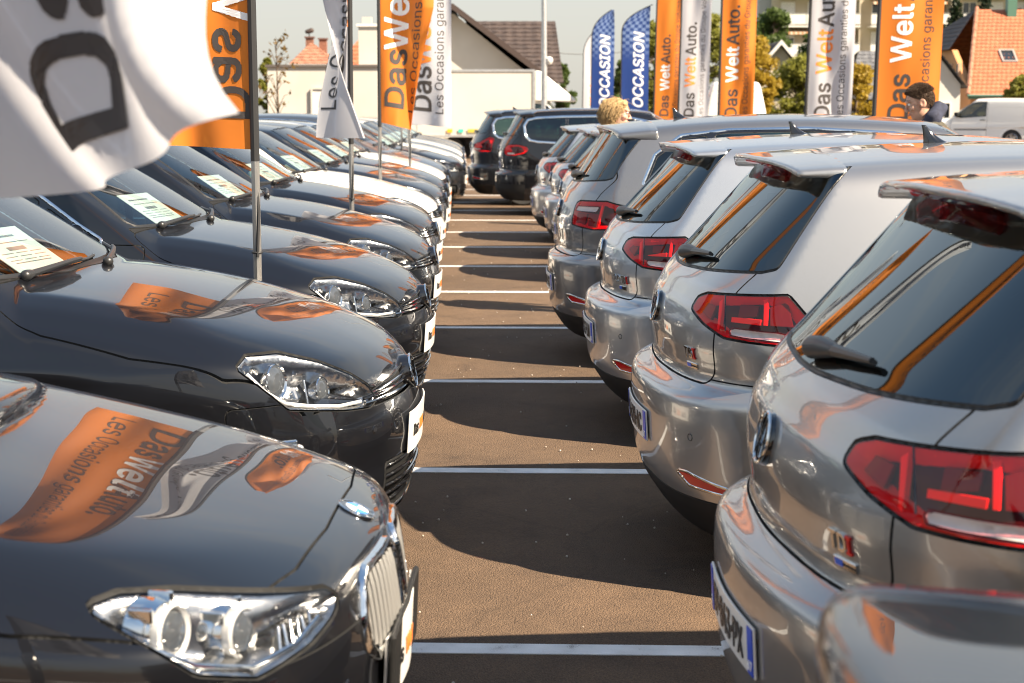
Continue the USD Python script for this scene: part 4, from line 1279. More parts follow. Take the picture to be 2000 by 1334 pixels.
def plate(car, p, n, text, kind='french', w=.52, h=.11):
    """A number plate as parts: board, blue bands, characters; p its middle, n its facing."""
    R = frame(n)
    B = lambda m: bend(car, m, p)
    car.add('number_plate', 'plate_white', B(place(box(0, 0, .004, w, h, .006, bev=.002), p, R)))
    if kind == 'french':
        for sx in (-1, 1):
            car.add('plate_band', 'plate_blue', B(place(box(sx * (w / 2 - .022), 0, .0082, .040, h - .008, .003, bev=.001), p, R)))
        car.add('plate_text', 'plate_black', B(place(place(text_on(text, .064, .0016, True), scale=(.80, 1, 1)), p + n * .0086, R)))
        car.add('plate_band_text', 'white_paint', B(place(cat(place(text_on('F', .022, .001, True), (-w / 2 + .022, -.03, 0)), place(text_on('67', .020, .001, True), (w / 2 - .022, -.03, 0))), p + n * .0100, R)))
    else:
        car.add('plate_text', 'plate_black', B(place(cat(text_on('Das', .040, .0016, True).apply_translation((-.155, 0, 0)), text_on('Auto.', .040, .0016, True).apply_translation((.125, 0, 0))), p + n * .0085, R)))
        car.add('plate_print', 'plate_red', B(place(text_on('Welt', .040, .0016, True).apply_translation((-.02, 0, 0)), p + n * .0085, R)))


def interior(car, belt=.95, dash_s=1.45, seat_s=2.15, rear_s=3.0, roof=1.40):
    x = lambda s: car.L / 2 - s
    car.add('dashboard', 'interior', hull_spheres([(x(dash_s - .2), -.66, belt - .03, .04), (x(dash_s - .2), .66, belt - .03, .04), (x(dash_s + .15), -.66, belt - .06, .05), (x(dash_s + .15), .66, belt - .06, .05), (x(dash_s + .12), -.66, belt - .3, .05), (x(dash_s + .12), .66, belt - .3, .05)], 8), 40)
    wl = trimesh.creation.torus(.18, .016, 32, 8)
    R = frame((-.9, 0, .45))
    car.add('steering_wheel', 'black_plastic', place(cat(wl, box(0, 0, 0, .34, .05, .02, bev=.008), hull_spheres([(0, 0, 0, .05)], 8)), (x(dash_s + .42), .37, belt - .03), R))
    for sy in (-1, 1):
        y = sy * .36
        car.add('front_seat', 'seat', cat(hull_spheres([(x(seat_s), y - .2, .50, .07), (x(seat_s), y + .2, .50, .07), (x(seat_s + .5), y - .2, .46, .07), (x(seat_s + .5), y + .2, .46, .07)], 8),
                                          hull_spheres([(x(seat_s + .52), y - .19, .52, .06), (x(seat_s + .52), y + .19, .52, .06), (x(seat_s + .72), y - .15, 1.06, .05), (x(seat_s + .72), y + .15, 1.06, .05)], 8),
                                          hull_spheres([(x(seat_s + .74), y - .09, 1.17, .045), (x(seat_s + .74), y + .09, 1.17, .045), (x(seat_s + .76), y - .08, 1.27, .04), (x(seat_s + .76), y + .08, 1.27, .04)], 8),
                                          tube([(x(seat_s + .73), y - .05, 1.08), (x(seat_s + .74), y - .05, 1.2)], .007, 6), tube([(x(seat_s + .73), y + .05, 1.08), (x(seat_s + .74), y + .05, 1.2)], .007, 6)), 50)
    car.add('rear_seat', 'seat', cat(hull_spheres([(x(rear_s), -.6, .50, .07), (x(rear_s), .6, .50, .07), (x(rear_s + .45), -.6, .48, .07), (x(rear_s + .45), .6, .48, .07)], 8),
                                     hull_spheres([(x(rear_s + .45), -.6, .5, .07), (x(rear_s + .45), .6, .5, .07), (x(rear_s + .62), -.56, 1.0, .05), (x(rear_s + .62), .56, 1.0, .05)], 8),
                                     *[hull_spheres([(x(rear_s + .62), y - .1, 1.1, .035), (x(rear_s + .62), y + .1, 1.1, .035), (x(rear_s + .64), y - .09, 1.17, .03), (x(rear_s + .64), y + .09, 1.17, .03)], 8) for y in (-.38, 0, .38)]), 50)
    car.add('cabin_floor', 'interior', box(x(2.5), 0, .33, 2.9, 1.5, .04))


def price_sheet(car, y=-.32, z0=1.09, w=.34, h=.25):
    """A printed sheet lying behind the windscreen."""
    p, n = car.surf(start=(car.L / 2 - .3, y, z0 + .06), direction=(-1, 0, 0))
    R = frame(n)
    p = p - n * .025
    car.add('price_sheet', 'paper', place(box(0, 0, 0, w, h, .002), p, R))
    rows = [box(-.02, h * .30, .0015, w * .6, .010, .001), box(0, h * .16, .0015, w * .75, .004, .001), box(0, -h * .30, .0015, w * .7, .004, .001)]
    rows += [box(w * q, -h * .08 - .02 * k, .0015, w * .22, .003, .001) for q in (-.28, 0, .28) for k in range(3)]
    car.add('sheet_print', 'ink_grey', place(cat(box(0, .004, .0015, w * .34, .020, .001), *rows), p + n * .0, R))


def liner(car, windows, off=.035, h=.05):
    """Dark trim inside the roof and doors, with the window openings left out."""
    f = lambda P: car.f(P) + off
    lo, hi = car.c['bounds']
    V, F = mesh_implicit(f, (lo[0], lo[1], .40), hi, h)
    s, a, z = car.L / 2 - V[:, 0], np.abs(V[:, 1]), V[:, 2]
    drop = np.zeros(len(V), bool)
    for how, pts, lim in windows:
        P = np.stack({'side': (s, z), 'front': (a, z)}[how], 1)
        drop |= (poly_sdf(P, Polygon(pts)) < .03) & lim(s, a, z)
    drop |= (s < car.c.get('liner_from', 1.35)) | (z < .43)
    F = F[~drop[F].any(1)]
    used, inv = np.unique(F, return_inverse=True)
    m = trimesh.Trimesh(V[used], inv.reshape(-1, 3)[:, ::-1], process=False)
    car.parts.append(('interior_trim', 'interior', m, True, None, None))


def hatch_front_detail(car, badge=True):
    # headlight insides
    car.cavity('headlight', 'headlight_bowl', 'reflector', .085, .05, .006)
    for (q, z, r) in ((1.08, .735, .060), (.84, .690, .046)):
        p, n = car.point('headlight', q, z)
        d = np.array([.82, n[1] * .5, .10])
        d /= np.linalg.norm(d)
        R = frame(d)
        pr = lathe([(r * .55, -.04), (r * .9, -.012), (r, .0), (r * .96, .004), (r * .86, -.004)], 28)
        lens = lathe([(0, .012), (r * .4, .010), (r * .7, .004), (r * .86, -.006)], 28)
        car.add('projector_ring', 'chrome', place(pr, p - d * .052, R), both=True)
        car.add('projector_lens', 'glass_ball', place(lens, p - d * .050, R), both=True)
    # daylight strip and dividing fin
    pts = np.array([p - n * .016 for p, n in (car.point('headlight', q, z) for q, z in ((1.27, .775), (1.20, .71), (1.12, .668), (1.0, .650), (.82, .637), (.66, .640)))])
    car.add('daylight_strip', 'drl', tube(pts, .0065, 8), both=True)
    p, n = car.point('headlight', .99, .735)
    p2, n2 = car.point('headlight', .985, .655)
    car.add('headlight_fin', 'chrome', hull_spheres([(*(p - n * .018), .004), (*(p - n * .07), .004), (*(p2 - n2 * .03), .004), (*(p2 - n2 * .07), .004)], 6), both=True)
    car.add('headlight_shelf', 'black_gloss', hull_spheres([(*(car.point('headlight', q, z)[0] - car.point('headlight', q, z)[1] * dd), .004) for q, z, dd in ((.66, .632, .018), (.95, .655, .03), (.95, .655, .07), (.70, .668, .05), (.84, .695, .055))], 6), both=True)
    # grille bars that follow the nose
    def bar(z, half, r, lift, z_in=0.0):
        P = []
        for y in np.linspace(-half, half, 25):
            p, n = car.surf(start=(car.L / 2 + .3, y, z + z_in * (y / half) ** 2), direction=(-1, 0, 0))
            P.append(p + n * lift)
        return tube(P, r, 8)
    car.add('grille_bar', 'chrome', bar(.628, .525, .0055, -.004))
    car.add('grille_bar', 'chrome', bar(.668, .46, .0045, -.004, -.012))
    car.add('grille_bar', 'black_gloss', bar(.648, .515, .007, -.008, -.004))
    for z in (.25, .285, .32, .355, .388):
        car.add('grille_slat', 'black_gloss', bar(z, .44, .007, -.014))
    car.add('bumper_trim', 'chrome', bar(.205, .60, .008, .003, .02))
    if badge:
        p, n = car.surf(start=(car.L / 2 + .3, 0, .655), direction=(-1, 0, 0))
        n = np.array([.97, 0, .22])
        R = frame(n)
        car.add('badge_plate', 'black_gloss', place(lathe([(0, .0), (.062, .0), (.066, -.012), (.07, -.05)], 32), p + n * .016, R))
        car.add('badge', 'chrome', place(roundel(.066), p + n * .020, R))
    for y in (-.52, -.79):
        p, n = car.surf(start=(car.L / 2 + .2, y, .535), direction=(-1, 0, 0))
        car.add('parking_sensor', 'black_gloss', place(cat(lathe([(0, .003), (.010, .003), (.011, 0)], 16), trimesh.creation.torus(.0125, .0018, 16, 6)), p, frame(n)), both=True)


def hatch_rear_detail(car, badge_text=None, plate_text=None, badge=True):
    L = car.L
    car.cavity('taillight', 'taillight_bowl', 'red_bowl', .034, .035, .004)
    car.cavity('reversing_lens', 'reversing_bowl', 'lamp_white', .03, .02, .004)
    # dark light guides seen through the red lens, and the ribs between them
    def pad(name, m, pts, dd, th=.008):
        P = [car.point('taillight', q, z) for q, z in pts]
        car.add(name, m, hull_spheres([(*(p - n * dd), .002) for p, n in P] + [(*(p - n * (dd + th)), .002) for p, n in P], 6), both=True)
    pad('lamp_block', 'red_dark', [(.93, .98), (1.03, .983), (1.03, .945), (.93, .942)], .016)
    pad('lamp_rib', 'red_glow', [(.90, 1.003), (1.08, 1.009), (1.08, 1.002), (.90, .996)], .010, .012)
    pad('lamp_rib', 'red_glow', [(1.065, 1.005), (1.08, 1.006), (1.09, .92), (1.075, .92)], .010, .012)
    pad('lamp_rib', 'red_glow', [(.79, .985), (.805, .985), (.825, .895), (.815, .895)], .010, .012)
    pad('lamp_rib', 'red_glow', [(.90, .932), (1.06, .936), (1.06, .930), (.90, .926)], .010, .012)
    pad('lamp_block', 'red_dark', [(.655, .945), (.69, .972), (.76, .968), (.74, .925)], .016)
    pad('lamp_block', 'red_dark', [(1.10, .99), (1.16, .99), (1.20, .93), (1.11, .925)], .018)
    # vertical break between the hatch half and the body half
    P = [car.point('taillight', q, z) for q, z in ((.835, 1.0), (.86, .94), (.875, .885))]
    car.add('lamp_break', 'black_gloss', tube([p + n * .0005 for p, n in P], .0022, 6), both=True)
    # wiper
    P = []
    for y, z in ((.0, 1.085), (-.05, 1.092), (-.20, 1.10), (-.33, 1.105)):
        p, n = car.surf(start=(-L / 2 - .3, y, z), direction=(1, 0, 0))
        P.append(p + n * .020)
    P = np.array(P)
    car.add('rear_wiper', 'wiper', cat(hull_spheres([(*P[0], .026), (*P[1], .024), (*(P[1] * .5 + P[2] * .5), .015)]), tube(P[1:], [.018, .012, .007], 8), tube(np.array([P[1] * .4 + P[2] * .6, P[2], P[3]]) - np.array([-.006, 0, .004]), .006, 6)), 40)
    add_spoiler(car)
    if badge:
        p, n = car.surf(start=(-L / 2 - .3, 0, .90), direction=(1, 0, 0))
        R = frame(n)
        car.add('badge_plate', 'black_gloss', place(lathe([(0, .0), (.055, .0), (.058, -.006), (.06, -.03)], 32), p + n * .008, R))
        car.add('badge', 'chrome', place(roundel(.060), p + n * .012, R))
    if badge_text:
        p, n = car.surf(start=(-L / 2 - .3, -.485, .795), direction=(1, 0, 0))
        R = frame(n)
        tx = text_on(badge_text, .030, .004, True)
        car.add('model_letters', 'chrome', place(text_on(badge_text[:-1], .036, .005, True), p - R[:, 0] * .016, R))
        car.add('model_letter', 'badge_red', place(text_on(badge_text[-1], .036, .005, True), p + R[:, 0] * (.026 + .0105 * (len(badge_text) > 4) * 4), R))
        p, n = car.surf(start=(-L / 2 - .3, -.485, .752), direction=(1, 0, 0))
        R = frame(n)
        car.add('badge_strip', 'chrome', place(box(0, 0, .001, .085, .020, .005, bev=.001), p, R))
        car.add('badge_strip_print', 'badge_blue', place(box(-.022, 0, .0038, .030, .013, .001), p, R))
        car.add('badge_strip_text', 'plate_black', place(text_on('BlueMotion', .0065, .0008), p + n * .0035 + R[:, 0] * .018, R))
    if plate_text:
        p, n = car.surf(start=(-L / 2 - .3, 0, .50), direction=(1, 0, 0))
        plate(car, p + n * .003, n, plate_text)
    for y in (-.62, -.25):
        p, n = car.surf(start=(-L / 2 - .3, y, .53), direction=(1, 0, 0))
        car.add('rear_parking_sensor', 'black_gloss', place(trimesh.creation.torus(.0115, .0016, 20, 6), p, frame(n)), both=True)
    p, n = car.surf(start=(-L / 2 + .30, -1.2, .58), direction=(0, 1, 0))


WINDOW_LIMITS = lambda L, dlo: [('side', dlo, lambda s, a, z: a > .4), ('front', [(-.72, .99), (.72, .99), (.56, 1.40), (-.56, 1.40)], lambda s, a, z: s < 2.1), ('front', [(-.66, 1.03), (.66, 1.03), (.58, 1.42), (-.58, 1.42)], lambda s, a, z: s > L - .9)]


def make_hatch(h=.016, front=True, rear=True, badge_text='TDI', plate_text=None, front_plate=True, sheet=True, cfg=None, sensors=True):
    car = Car(cfg or hatch_cfg(), h)
    hatch_cuts(car)
    car.finish()
    hatch_front_detail(car)
    hatch_rear_detail(car, badge_text, plate_text)
    wheel_parts(car, car.c['axles'][0])
    wheel_parts(car, car.c['axles'][1])
    mirror(car)
    front_wipers(car)
    fin(car, 3.15)
    interior(car)
    liner(car, WINDOW_LIMITS(car.L, DLO))
    if sheet:
        price_sheet(car)
    if front_plate:
        p, n = car.surf(start=(car.L / 2 + .3, 0, .475), direction=(-1, 0, 0))
        plate(car, p + n * .005, n, 'OCCASION', 'dealer', .52, .15)
    return car
# ---------------------------------------------------------------- the other body styles
def estate_cfg():
    """Long-bonneted saloon-based estate with a sloping nose."""
    L = 4.63
    b = hatch_cfg()
    sh = L - 4.255
    c = dict(b)
    c.update(L=L, axles=(.79, 3.60), wheel_r=.325, arch=.355, belt=.94,
             Fz=T([(.10, .14), (.16, .07), (.24, .02), (.32, .0), (.45, .010), (.52, .004), (.58, .010), (.66, .022), (.71, .045), (.745, .10), (.78, .22), (.84, .50)], .014),
             Fb=TS([(-.3, .030), (0, 0), (.3, .030), (.53, .088), (.68, .170), (.8, .305), (.86, .46), (.91, .95)], .04),
             Zd=TS([(-.1, .66), (.0, .705), (.08, .745), (.16, .775), (.3, .822), (.6, .912), (.9, .982), (1.2, 1.034), (1.45, 1.055), (1.9, 1.0), (2.6, .95), (4.7, .96)], .10),
             Cr=TS([(-.3, .016), (-.15, .004), (0, .0), (.15, .004), (.3, .017), (.45, .040), (.60, .072), (.72, .115), (.82, .180), (.92, .30)], .035),
             Wp=TS([(-.2, .82), (.2, .865), (.5, .89), (.9, .903), (1.4, .905), (3.2, .905), (3.9, .89), (4.3, .86), (4.8, .79)], .12),
             Wc=TS([(.9, .78), (1.6, .80), (2.4, .81), (3.4, .80), (4.0, .775), (4.6, .73)], .15), tumble=.40,
             Ws=T([(.7, .78), (1.0, 1.33), (1.2, 1.70), (1.4, 2.12), (1.5, 2.35)], .04),
             Zr=TS([(1.5, 1.30), (1.9, 1.375), (2.2, 1.418), (2.6, 1.438), (3.2, 1.438), (3.7, 1.420), (4.1, 1.385), (4.5, 1.335)], .12),
             spoiler=dict(r=.42, bow=.22, tip=.020, grow=.13, len=.30, lift=.006, half=T([(3.0, .612), (4.0, .60), (4.4, .585)], .05)),
             bounds=((-2.4, -1.0, .12), (2.4, 1.0, 1.50)), liner_from=1.6)
    c['f'] = make_f(c)
    return c


def make_estate(h=.014):
    car = Car(estate_cfg(), h)
    car.arches()
    fgate = lambda s, a, z, N: (s < .95) & (N[:, 2] < .93) & (N[:, 0] + N[:, 1] > -.1)
    fr = lambda s, a, z, N: (s < .35) & (N[:, 0] > .2)
    car.cut('headlight', 'fq', [(1.255, .748), (1.14, .760), (1.0, .752), (.80, .728), (.56, .700), (.50, .672), (.56, .645), (.68, .620), (.88, .598), (1.06, .630)], fgate, 'lens', gap=.007, depth=.010, gm='gap', gname='headlight_seal', r=.012, pair=True)
    car.cut('kidney_grille', 'front', [(.045, .515), (.27, .50), (.33, .54), (.34, .60), (.312, .662), (.27, .68), (.05, .686), (.035, .67), (.035, .53)], fr, 'black_gloss', gap=.024, gm='chrome', gname='kidney_frame', r=.02, inset=.026, pair=True, raised=.010)
    car.cut('hood', 'top', [(.142, -.2), (.142, .2), (.165, .45), (.245, .70), (.34, .775), (.6, .83), (1.0, .84), (1.25, .815), (1.48, .74), (1.40, .60), (1.36, .30), (1.34, 0), (1.34, -.2)], lambda s, a, z, N: (z > .62) & (N[:, 2] > .12), 'paint', gap=.006, depth=.014, r=.035)
    car.cut('cowl', 'front', [(-.72, .9), (-.72, 1.05), (0, 1.043), (.72, 1.05), (.72, .9)], lambda s, a, z, N: (s > 1.2) & (s < 1.8) & (z > .93) & (N[:, 2] > .3), 'black_plastic', gap=.004, depth=.01, r=.01)
    car.cut('bumper', 'side', [(-.2, .05), (.41, .05), (.44, .40), (.46, .60), (.30, .61), (-.2, .60)], lambda s, a, z, N: (s < .8), 'paint', gap=.005, depth=.010, r=.02)
    car.cut('lower_grille', 'front', [(-.50, .215), (.50, .215), (.55, .30), (.48, .365), (-.48, .365), (-.55, .30)], fr, 'black_plastic', gap=.012, gm='black_plastic', gname='grille_frame', depth=.02, r=.02, inset=.03, src='bumper')
    dlo = [(1.66, .975), (1.82, 1.06), (2.10, 1.22), (2.32, 1.315), (2.55, 1.355), (3.0, 1.372), (3.45, 1.36), (3.75, 1.325), (3.98, 1.20), (4.06, 1.06), (4.0, 1.0), (2.9, .95), (1.80, .935)]
    car.c['ws_z'] = (1.055, 1.378)
    glass_and_doors(car, dlo, doors=[[(1.42, .98), (1.40, .55), (1.46, .27), (2.66, .25), (2.72, .60), (2.74, 1.0)], [(2.76, 1.0), (2.745, .60), (2.69, .25), (3.15, .27), (3.30, .50), (3.62, .80), (3.78, 1.02)]],
                    pillars=((2.72, .05),), quarter=None, rear_q=(3.52, .03))
    rear_hatch(car)
    car.finish()
    # headlight insides: two round projectors in bright rings, an eyebrow of chrome and a fluted inner end
    car.cavity('headlight', 'headlight_bowl', 'reflector', .080, .045, .006)
    for (q, z, r) in ((1.02, .690, .050), (.83, .665, .046)):
        p, n = car.point('headlight', q, z)
        d = np.array([.80, n[1] * .55, .04])
        R = frame(d)
        d = R[:, 2]
        car.add('projector_ring', 'drl', place(lathe([(r * .80, -.06), (r * .98, -.02), (r * 1.02, .0), (r * .95, .006), (r * .84, -.002)], 32), p - d * .060, R), both=True)
        car.add('projector_lens', 'glass_ball', place(lathe([(0, .012), (r * .4, .010), (r * .7, .003), (r * .80, -.006)], 28), p - d * .058, R), both=True)
        car.add('projector_shroud', 'chrome', place(cat(lathe([(r * 1.05, -.01), (r * 1.22, -.03), (r * 1.25, -.06)], 32), *[place(box(0, 0, -.03, .012, r * .55, .05, bev=.003), (math.cos(t) * r * 1.18, math.sin(t) * r * 1.18, 0)) for t in (.3, 1.2, 2.4, 3.6)]), p - d * .065, R), both=True)
    P = [(lambda pn: pn[0] - pn[1] * .020)(car.point('headlight', q, z)) for q, z in ((1.20, .744), (1.08, .744), (.95, .735), (.75, .712), (.60, .688))]
    P2 = [p + np.array([-.03, .0, -.012]) for p in P]
    car.add('headlight_brow', 'white_gloss', cat(*[hull_spheres([(*a, .004), (*b, .004), (*c_, .006), (*d_, .006)], 6) for a, b, c_, d_ in zip(P[:-1], P[1:], P2[:-1], P2[1:])]), both=True)
    for q in np.linspace(.62, .76, 6):
        p, n = car.point('headlight', q, .675)
        p2, n2 = car.point('headlight', q + .012, .63)
        car.add('headlight_flute', 'chrome', hull_spheres([(*(p - n * .03), .004), (*(p2 - n2 * .022), .004), (*(p - n * .045), .003), (*(p2 - n2 * .04), .003)], 6), both=True)
    P = [(lambda pn: pn[0] - pn[1] * .014)(car.point('headlight', q, z)) for q, z in ((1.18, .70), (1.05, .645), (.88, .614), (.72, .628), (.60, .655))]
    car.add('headlight_rim', 'chrome', tube(P, .005, 8), both=True)
    # kidney bars
    for k in range(9):
        y = .065 + k * .031
        zt, zb = .672 - max(0, y - .26) * .5, .518 + max(0, y - .26) * .6
        P = []
        for z in np.linspace(zb, zt, 7):
            p, n = car.surf(start=(car.L / 2 + .3, -y, z), direction=(-1, 0, 0))
            P.append(p + n * .001)
        car.add('kidney_bar', 'kidney_silver', tube(P, .0068, 6), both=True)
    for z in (.245, .28, .315, .345):
        P = []
        for y in np.linspace(-.5, .5, 21):
            p, n = car.surf(start=(car.L / 2 + .3, y, z), direction=(-1, 0, 0))
            P.append(p - n * .014)
        car.add('grille_slat', 'black_gloss', tube(P, .007, 6))
    p, n = car.surf(start=(car.L / 2 - .105, 0, 1.4), direction=(0, 0, -1))
    n = n / np.linalg.norm(n)
    R = frame(n, (1, 0, 0.2))
    car.add('badge_plate', 'black_gloss', place(lathe([(0, .004), (.040, .003), (.043, 0), (.043, -.004)], 36), p, R))
    car.add('badge_rim', 'chrome', place(cat(trimesh.creation.torus(.0415, .002, 36, 8), trimesh.creation.torus(.0275, .0014, 36, 8)), p + n * .003, R))
    quad = lambda a0: prism(Polygon([(0, 0)] + [(.026 * math.cos(a0 + t), .026 * math.sin(a0 + t)) for t in np.linspace(0, math.pi / 2, 9)]), .0016, .004)
    car.add('badge_blue', 'badge_sky', place(cat(quad(0), quad(math.pi)), p, R))
    car.add('badge_white', 'white_paint', place(cat(quad(math.pi / 2), quad(3 * math.pi / 2)), p, R))
    ltr = [place(text_on(ch, .010, .001, True), rot=None) for ch in 'BMW']
    for ch, an in zip(ltr, (.75, 0, -.75)):
        ch.apply_translation((0, .0345, .0045))
        ch.apply_transform(trimesh.transformations.rotation_matrix(an, (0, 0, 1)))
    car.add('badge_letters', 'chrome', place(cat(*ltr), p, R))
    p, n = car.surf(start=(car.L / 2 + .3, 0, .46), direction=(-1, 0, 0))
    car.add('plate_holder', 'black_plastic', place(box(0, 0, .006, .54, .165, .014, bev=.005), p, frame(n)))
    plate(car, p + n * .013, n, 'OCCASION', 'dealer', .52, .15)
    for y in (-.45, -.74):
        p, n = car.surf(start=(car.L / 2 + .2, y, .50), direction=(-1, 0, 0))
        car.add('parking_sensor', 'black_gloss', place(cat(lathe([(0, .003), (.010, .003), (.011, 0)], 16), trimesh.creation.torus(.0125, .0018, 16, 6)), p, frame(n)), both=True)
    hatch_rear_detail(car, None, None, badge=False)
    for s in car.c['axles']:
        wheel_parts(car, s, .325, .22, .785, 5, .24)
    mirror(car, s=1.86)
    front_wipers(car, ((-.55, 1.045), (.02, 1.04)), ((.03, 1.07), (.56, 1.075)))
    fin(car, 3.6)
    interior(car, dash_s=1.72, seat_s=2.4, rear_s=3.25)
    liner(car, WINDOW_LIMITS(car.L, dlo))
    price_sheet(car, z0=1.09)
    return car


SV_DLO = [(1.30, 1.03), (1.42, 1.10), (1.72, 1.30), (1.95, 1.42), (2.2, 1.475), (2.75, 1.505), (3.25, 1.495), (3.55, 1.46), (3.72, 1.34), (3.80, 1.16), (3.74, 1.09), (2.6, 1.03), (1.50, 1.0)]


def people_carrier_cfg():
    """Taller version of the hatchback."""
    L = 4.34
    c = dict(hatch_cfg())
    c.update(L=L, axles=(.87, 3.555), belt=1.02,
             Zd=TS([(-.1, .66), (.0, .72), (.08, .79), (.2, .85), (.4, .91), (.7, .985), (1.0, 1.04), (1.25, 1.08), (1.7, 1.06), (2.4, 1.02), (4.4, 1.03)], .10),
             Wz=T([(.1, -.085), (.19, -.035), (.25, -.022), (.30, -.004), (.55, .0), (.78, -.010), (.85, -.010), (.87, -.022), (.96, -.050), (1.12, -.10)], .010),
             Rz=T([(.1, .20), (.2, .10), (.28, .045), (.36, .014), (.40, .010), (.58, .0), (.66, .004), (.682, .018), (.71, .075), (.78, .080), (.86, .070), (.94, .075), (1.02, .095), (1.10, .130), (1.16, .175), (1.22, .215), (1.55, .42), (1.7, .53)], .010),
             Wc=TS([(.9, .81), (1.4, .825), (2.2, .83), (3.2, .82), (3.7, .80), (4.2, .76)], .15), tumble=.30, tcurve=.22,
             Ws=T([(.7, .45), (1.05, .98), (1.25, 1.30), (1.5, 1.74), (1.6, 1.94)], .04),
             Zr=TS([(1.3, 1.42), (1.6, 1.50), (1.9, 1.555), (2.3, 1.588), (2.8, 1.596), (3.3, 1.580), (3.7, 1.548), (4.1, 1.50)], .12),
             spoiler=dict(r=.33, bow=.20, tip=.020, grow=.13, len=.32, lift=.006, half=T([(3.0, .65), (3.6, .645), (4.0, .62)], .05)),
             tail=[(.60, .895), (.63, 1.035), (.70, 1.05), (1.06, 1.055), (1.30, 1.01), (1.33, .985), (1.20, .885), (.95, .875)], rev=[(.66, .985), (.66, 1.015), (1.0, 1.02), (.96, .985)], tail_r=.016,
             rw_z=(1.155, 1.545), rw_q=(1.06, 1.20), rw_b=.72, shelf=.70, reflector_dz=.05, ws_z=(1.10, 1.535), bounds=((-2.24, -1.0, .12), (2.24, 1.0, 1.66)))
    c['f'] = make_f(c)
    return c


def make_people_carrier(h=.016, plate_text=None):
    car = Car(people_carrier_cfg(), h)
    car.arches()
    front_hatch(car)
    glass_and_doors(car, SV_DLO, ws=[(-.72, 1.10), (.72, 1.10), (.73, 1.12), (.62, 1.48), (.57, 1.52), (0, 1.535), (-.57, 1.52), (-.62, 1.48), (-.73, 1.12)],
                    doors=[[(1.20, 1.03), (1.22, .55), (1.25, .27), (2.50, .25), (2.56, .60), (2.58, 1.06)], [(2.60, 1.06), (2.585, .60), (2.53, .25), (3.05, .27), (3.25, .50), (3.56, .85), (3.66, 1.08)]],
                    pillars=((2.50, .06),), quarter=(1.66, .04), rear_q=(3.36, .05), gate_z=1.0)
    rear_hatch(car)
    car.finish()
    hatch_front_detail(car)
    car.cavity('taillight', 'taillight_bowl', 'red_bowl', .026, .03, .004)
    car.cavity('reversing_lens', 'reversing_bowl', 'lamp_white', .03, .02, .004)
    L = car.L
    for nm, pts, dd in (('lamp_block', [(.66, .97), (.82, .975), (.80, .90), (.66, .905)], .016), ('lamp_block', [(.86, .975), (.98, .975), (.96, .89), (.86, .90)], .016), ('lamp_rib', [(1.0, 1.03), (1.02, 1.03), (.98, .885), (.96, .885)], .012)):
        P = [car.point('taillight', q, z) for q, z in pts]
        car.add(nm, 'red_dark' if nm == 'lamp_block' else 'red_glow', hull_spheres([(*(p - n * dd), .002) for p, n in P] + [(*(p - n * (dd + .01)), .002) for p, n in P], 6), both=True)
    rear_common(car, 1.185, 1.20, .975, plate_text)
    for s in car.c['axles']:
        wheel_parts(car, s)
    mirror(car, s=1.50, z=1.08)
    front_wipers(car, ((-.55, 1.10), (.02, 1.095)), ((.03, 1.13), (.56, 1.135)))
    fin(car, 3.45)
    interior(car, belt=1.03, dash_s=1.40)
    liner(car, [('side', SV_DLO, lambda s, a, z: a > .4), ('front', [(-.75, 1.05), (.75, 1.05), (.60, 1.54), (-.60, 1.54)], lambda s, a, z: s < 2.1), ('front', [(-.72, 1.12), (.72, 1.12), (.62, 1.56), (-.62, 1.56)], lambda s, a, z: s > L - .9)])
    return car


def rear_common(car, wz0, wz1, bz, plate_text=None, pz=.50, badge=True):
    L = car.L
    P = []
    for y, z in ((.0, wz0), (-.05, wz0 + .007), (-.20, wz1), (-.33, wz1 + .005)):
        p, n = car.surf(start=(-L / 2 - .3, y, z), direction=(1, 0, 0))
        P.append(p + n * .020)
    P = np.array(P)
    car.add('rear_wiper', 'wiper', cat(hull_spheres([(*P[0], .026), (*P[1], .024), (*(P[1] * .5 + P[2] * .5), .015)]), tube(P[1:], [.018, .012, .007], 8)), 40)
    add_spoiler(car)
    if badge:
        p, n = car.surf(start=(-L / 2 - .3, 0, bz), direction=(1, 0, 0))
        R = frame(n)
        car.add('badge_plate', 'black_gloss', place(lathe([(0, .0), (.055, .0), (.058, -.006), (.06, -.03)], 32), p + n * .008, R))
        car.add('badge', 'chrome', place(roundel(.060), p + n * .012, R))
    p, n = car.surf(start=(-L / 2 - .3, 0, pz), direction=(1, 0, 0))
    plate(car, p + n * .004, n, plate_text or 'DA·419·GK')


SUV_DLO = [(1.42, 1.10), (1.56, 1.17), (1.86, 1.36), (2.08, 1.47), (2.35, 1.525), (2.85, 1.55), (3.4, 1.54), (3.80, 1.52), (3.93, 1.49), (3.99, 1.40), (3.97, 1.24), (3.90, 1.175), (3.78, 1.15), (2.7, 1.09), (1.60, 1.07)]


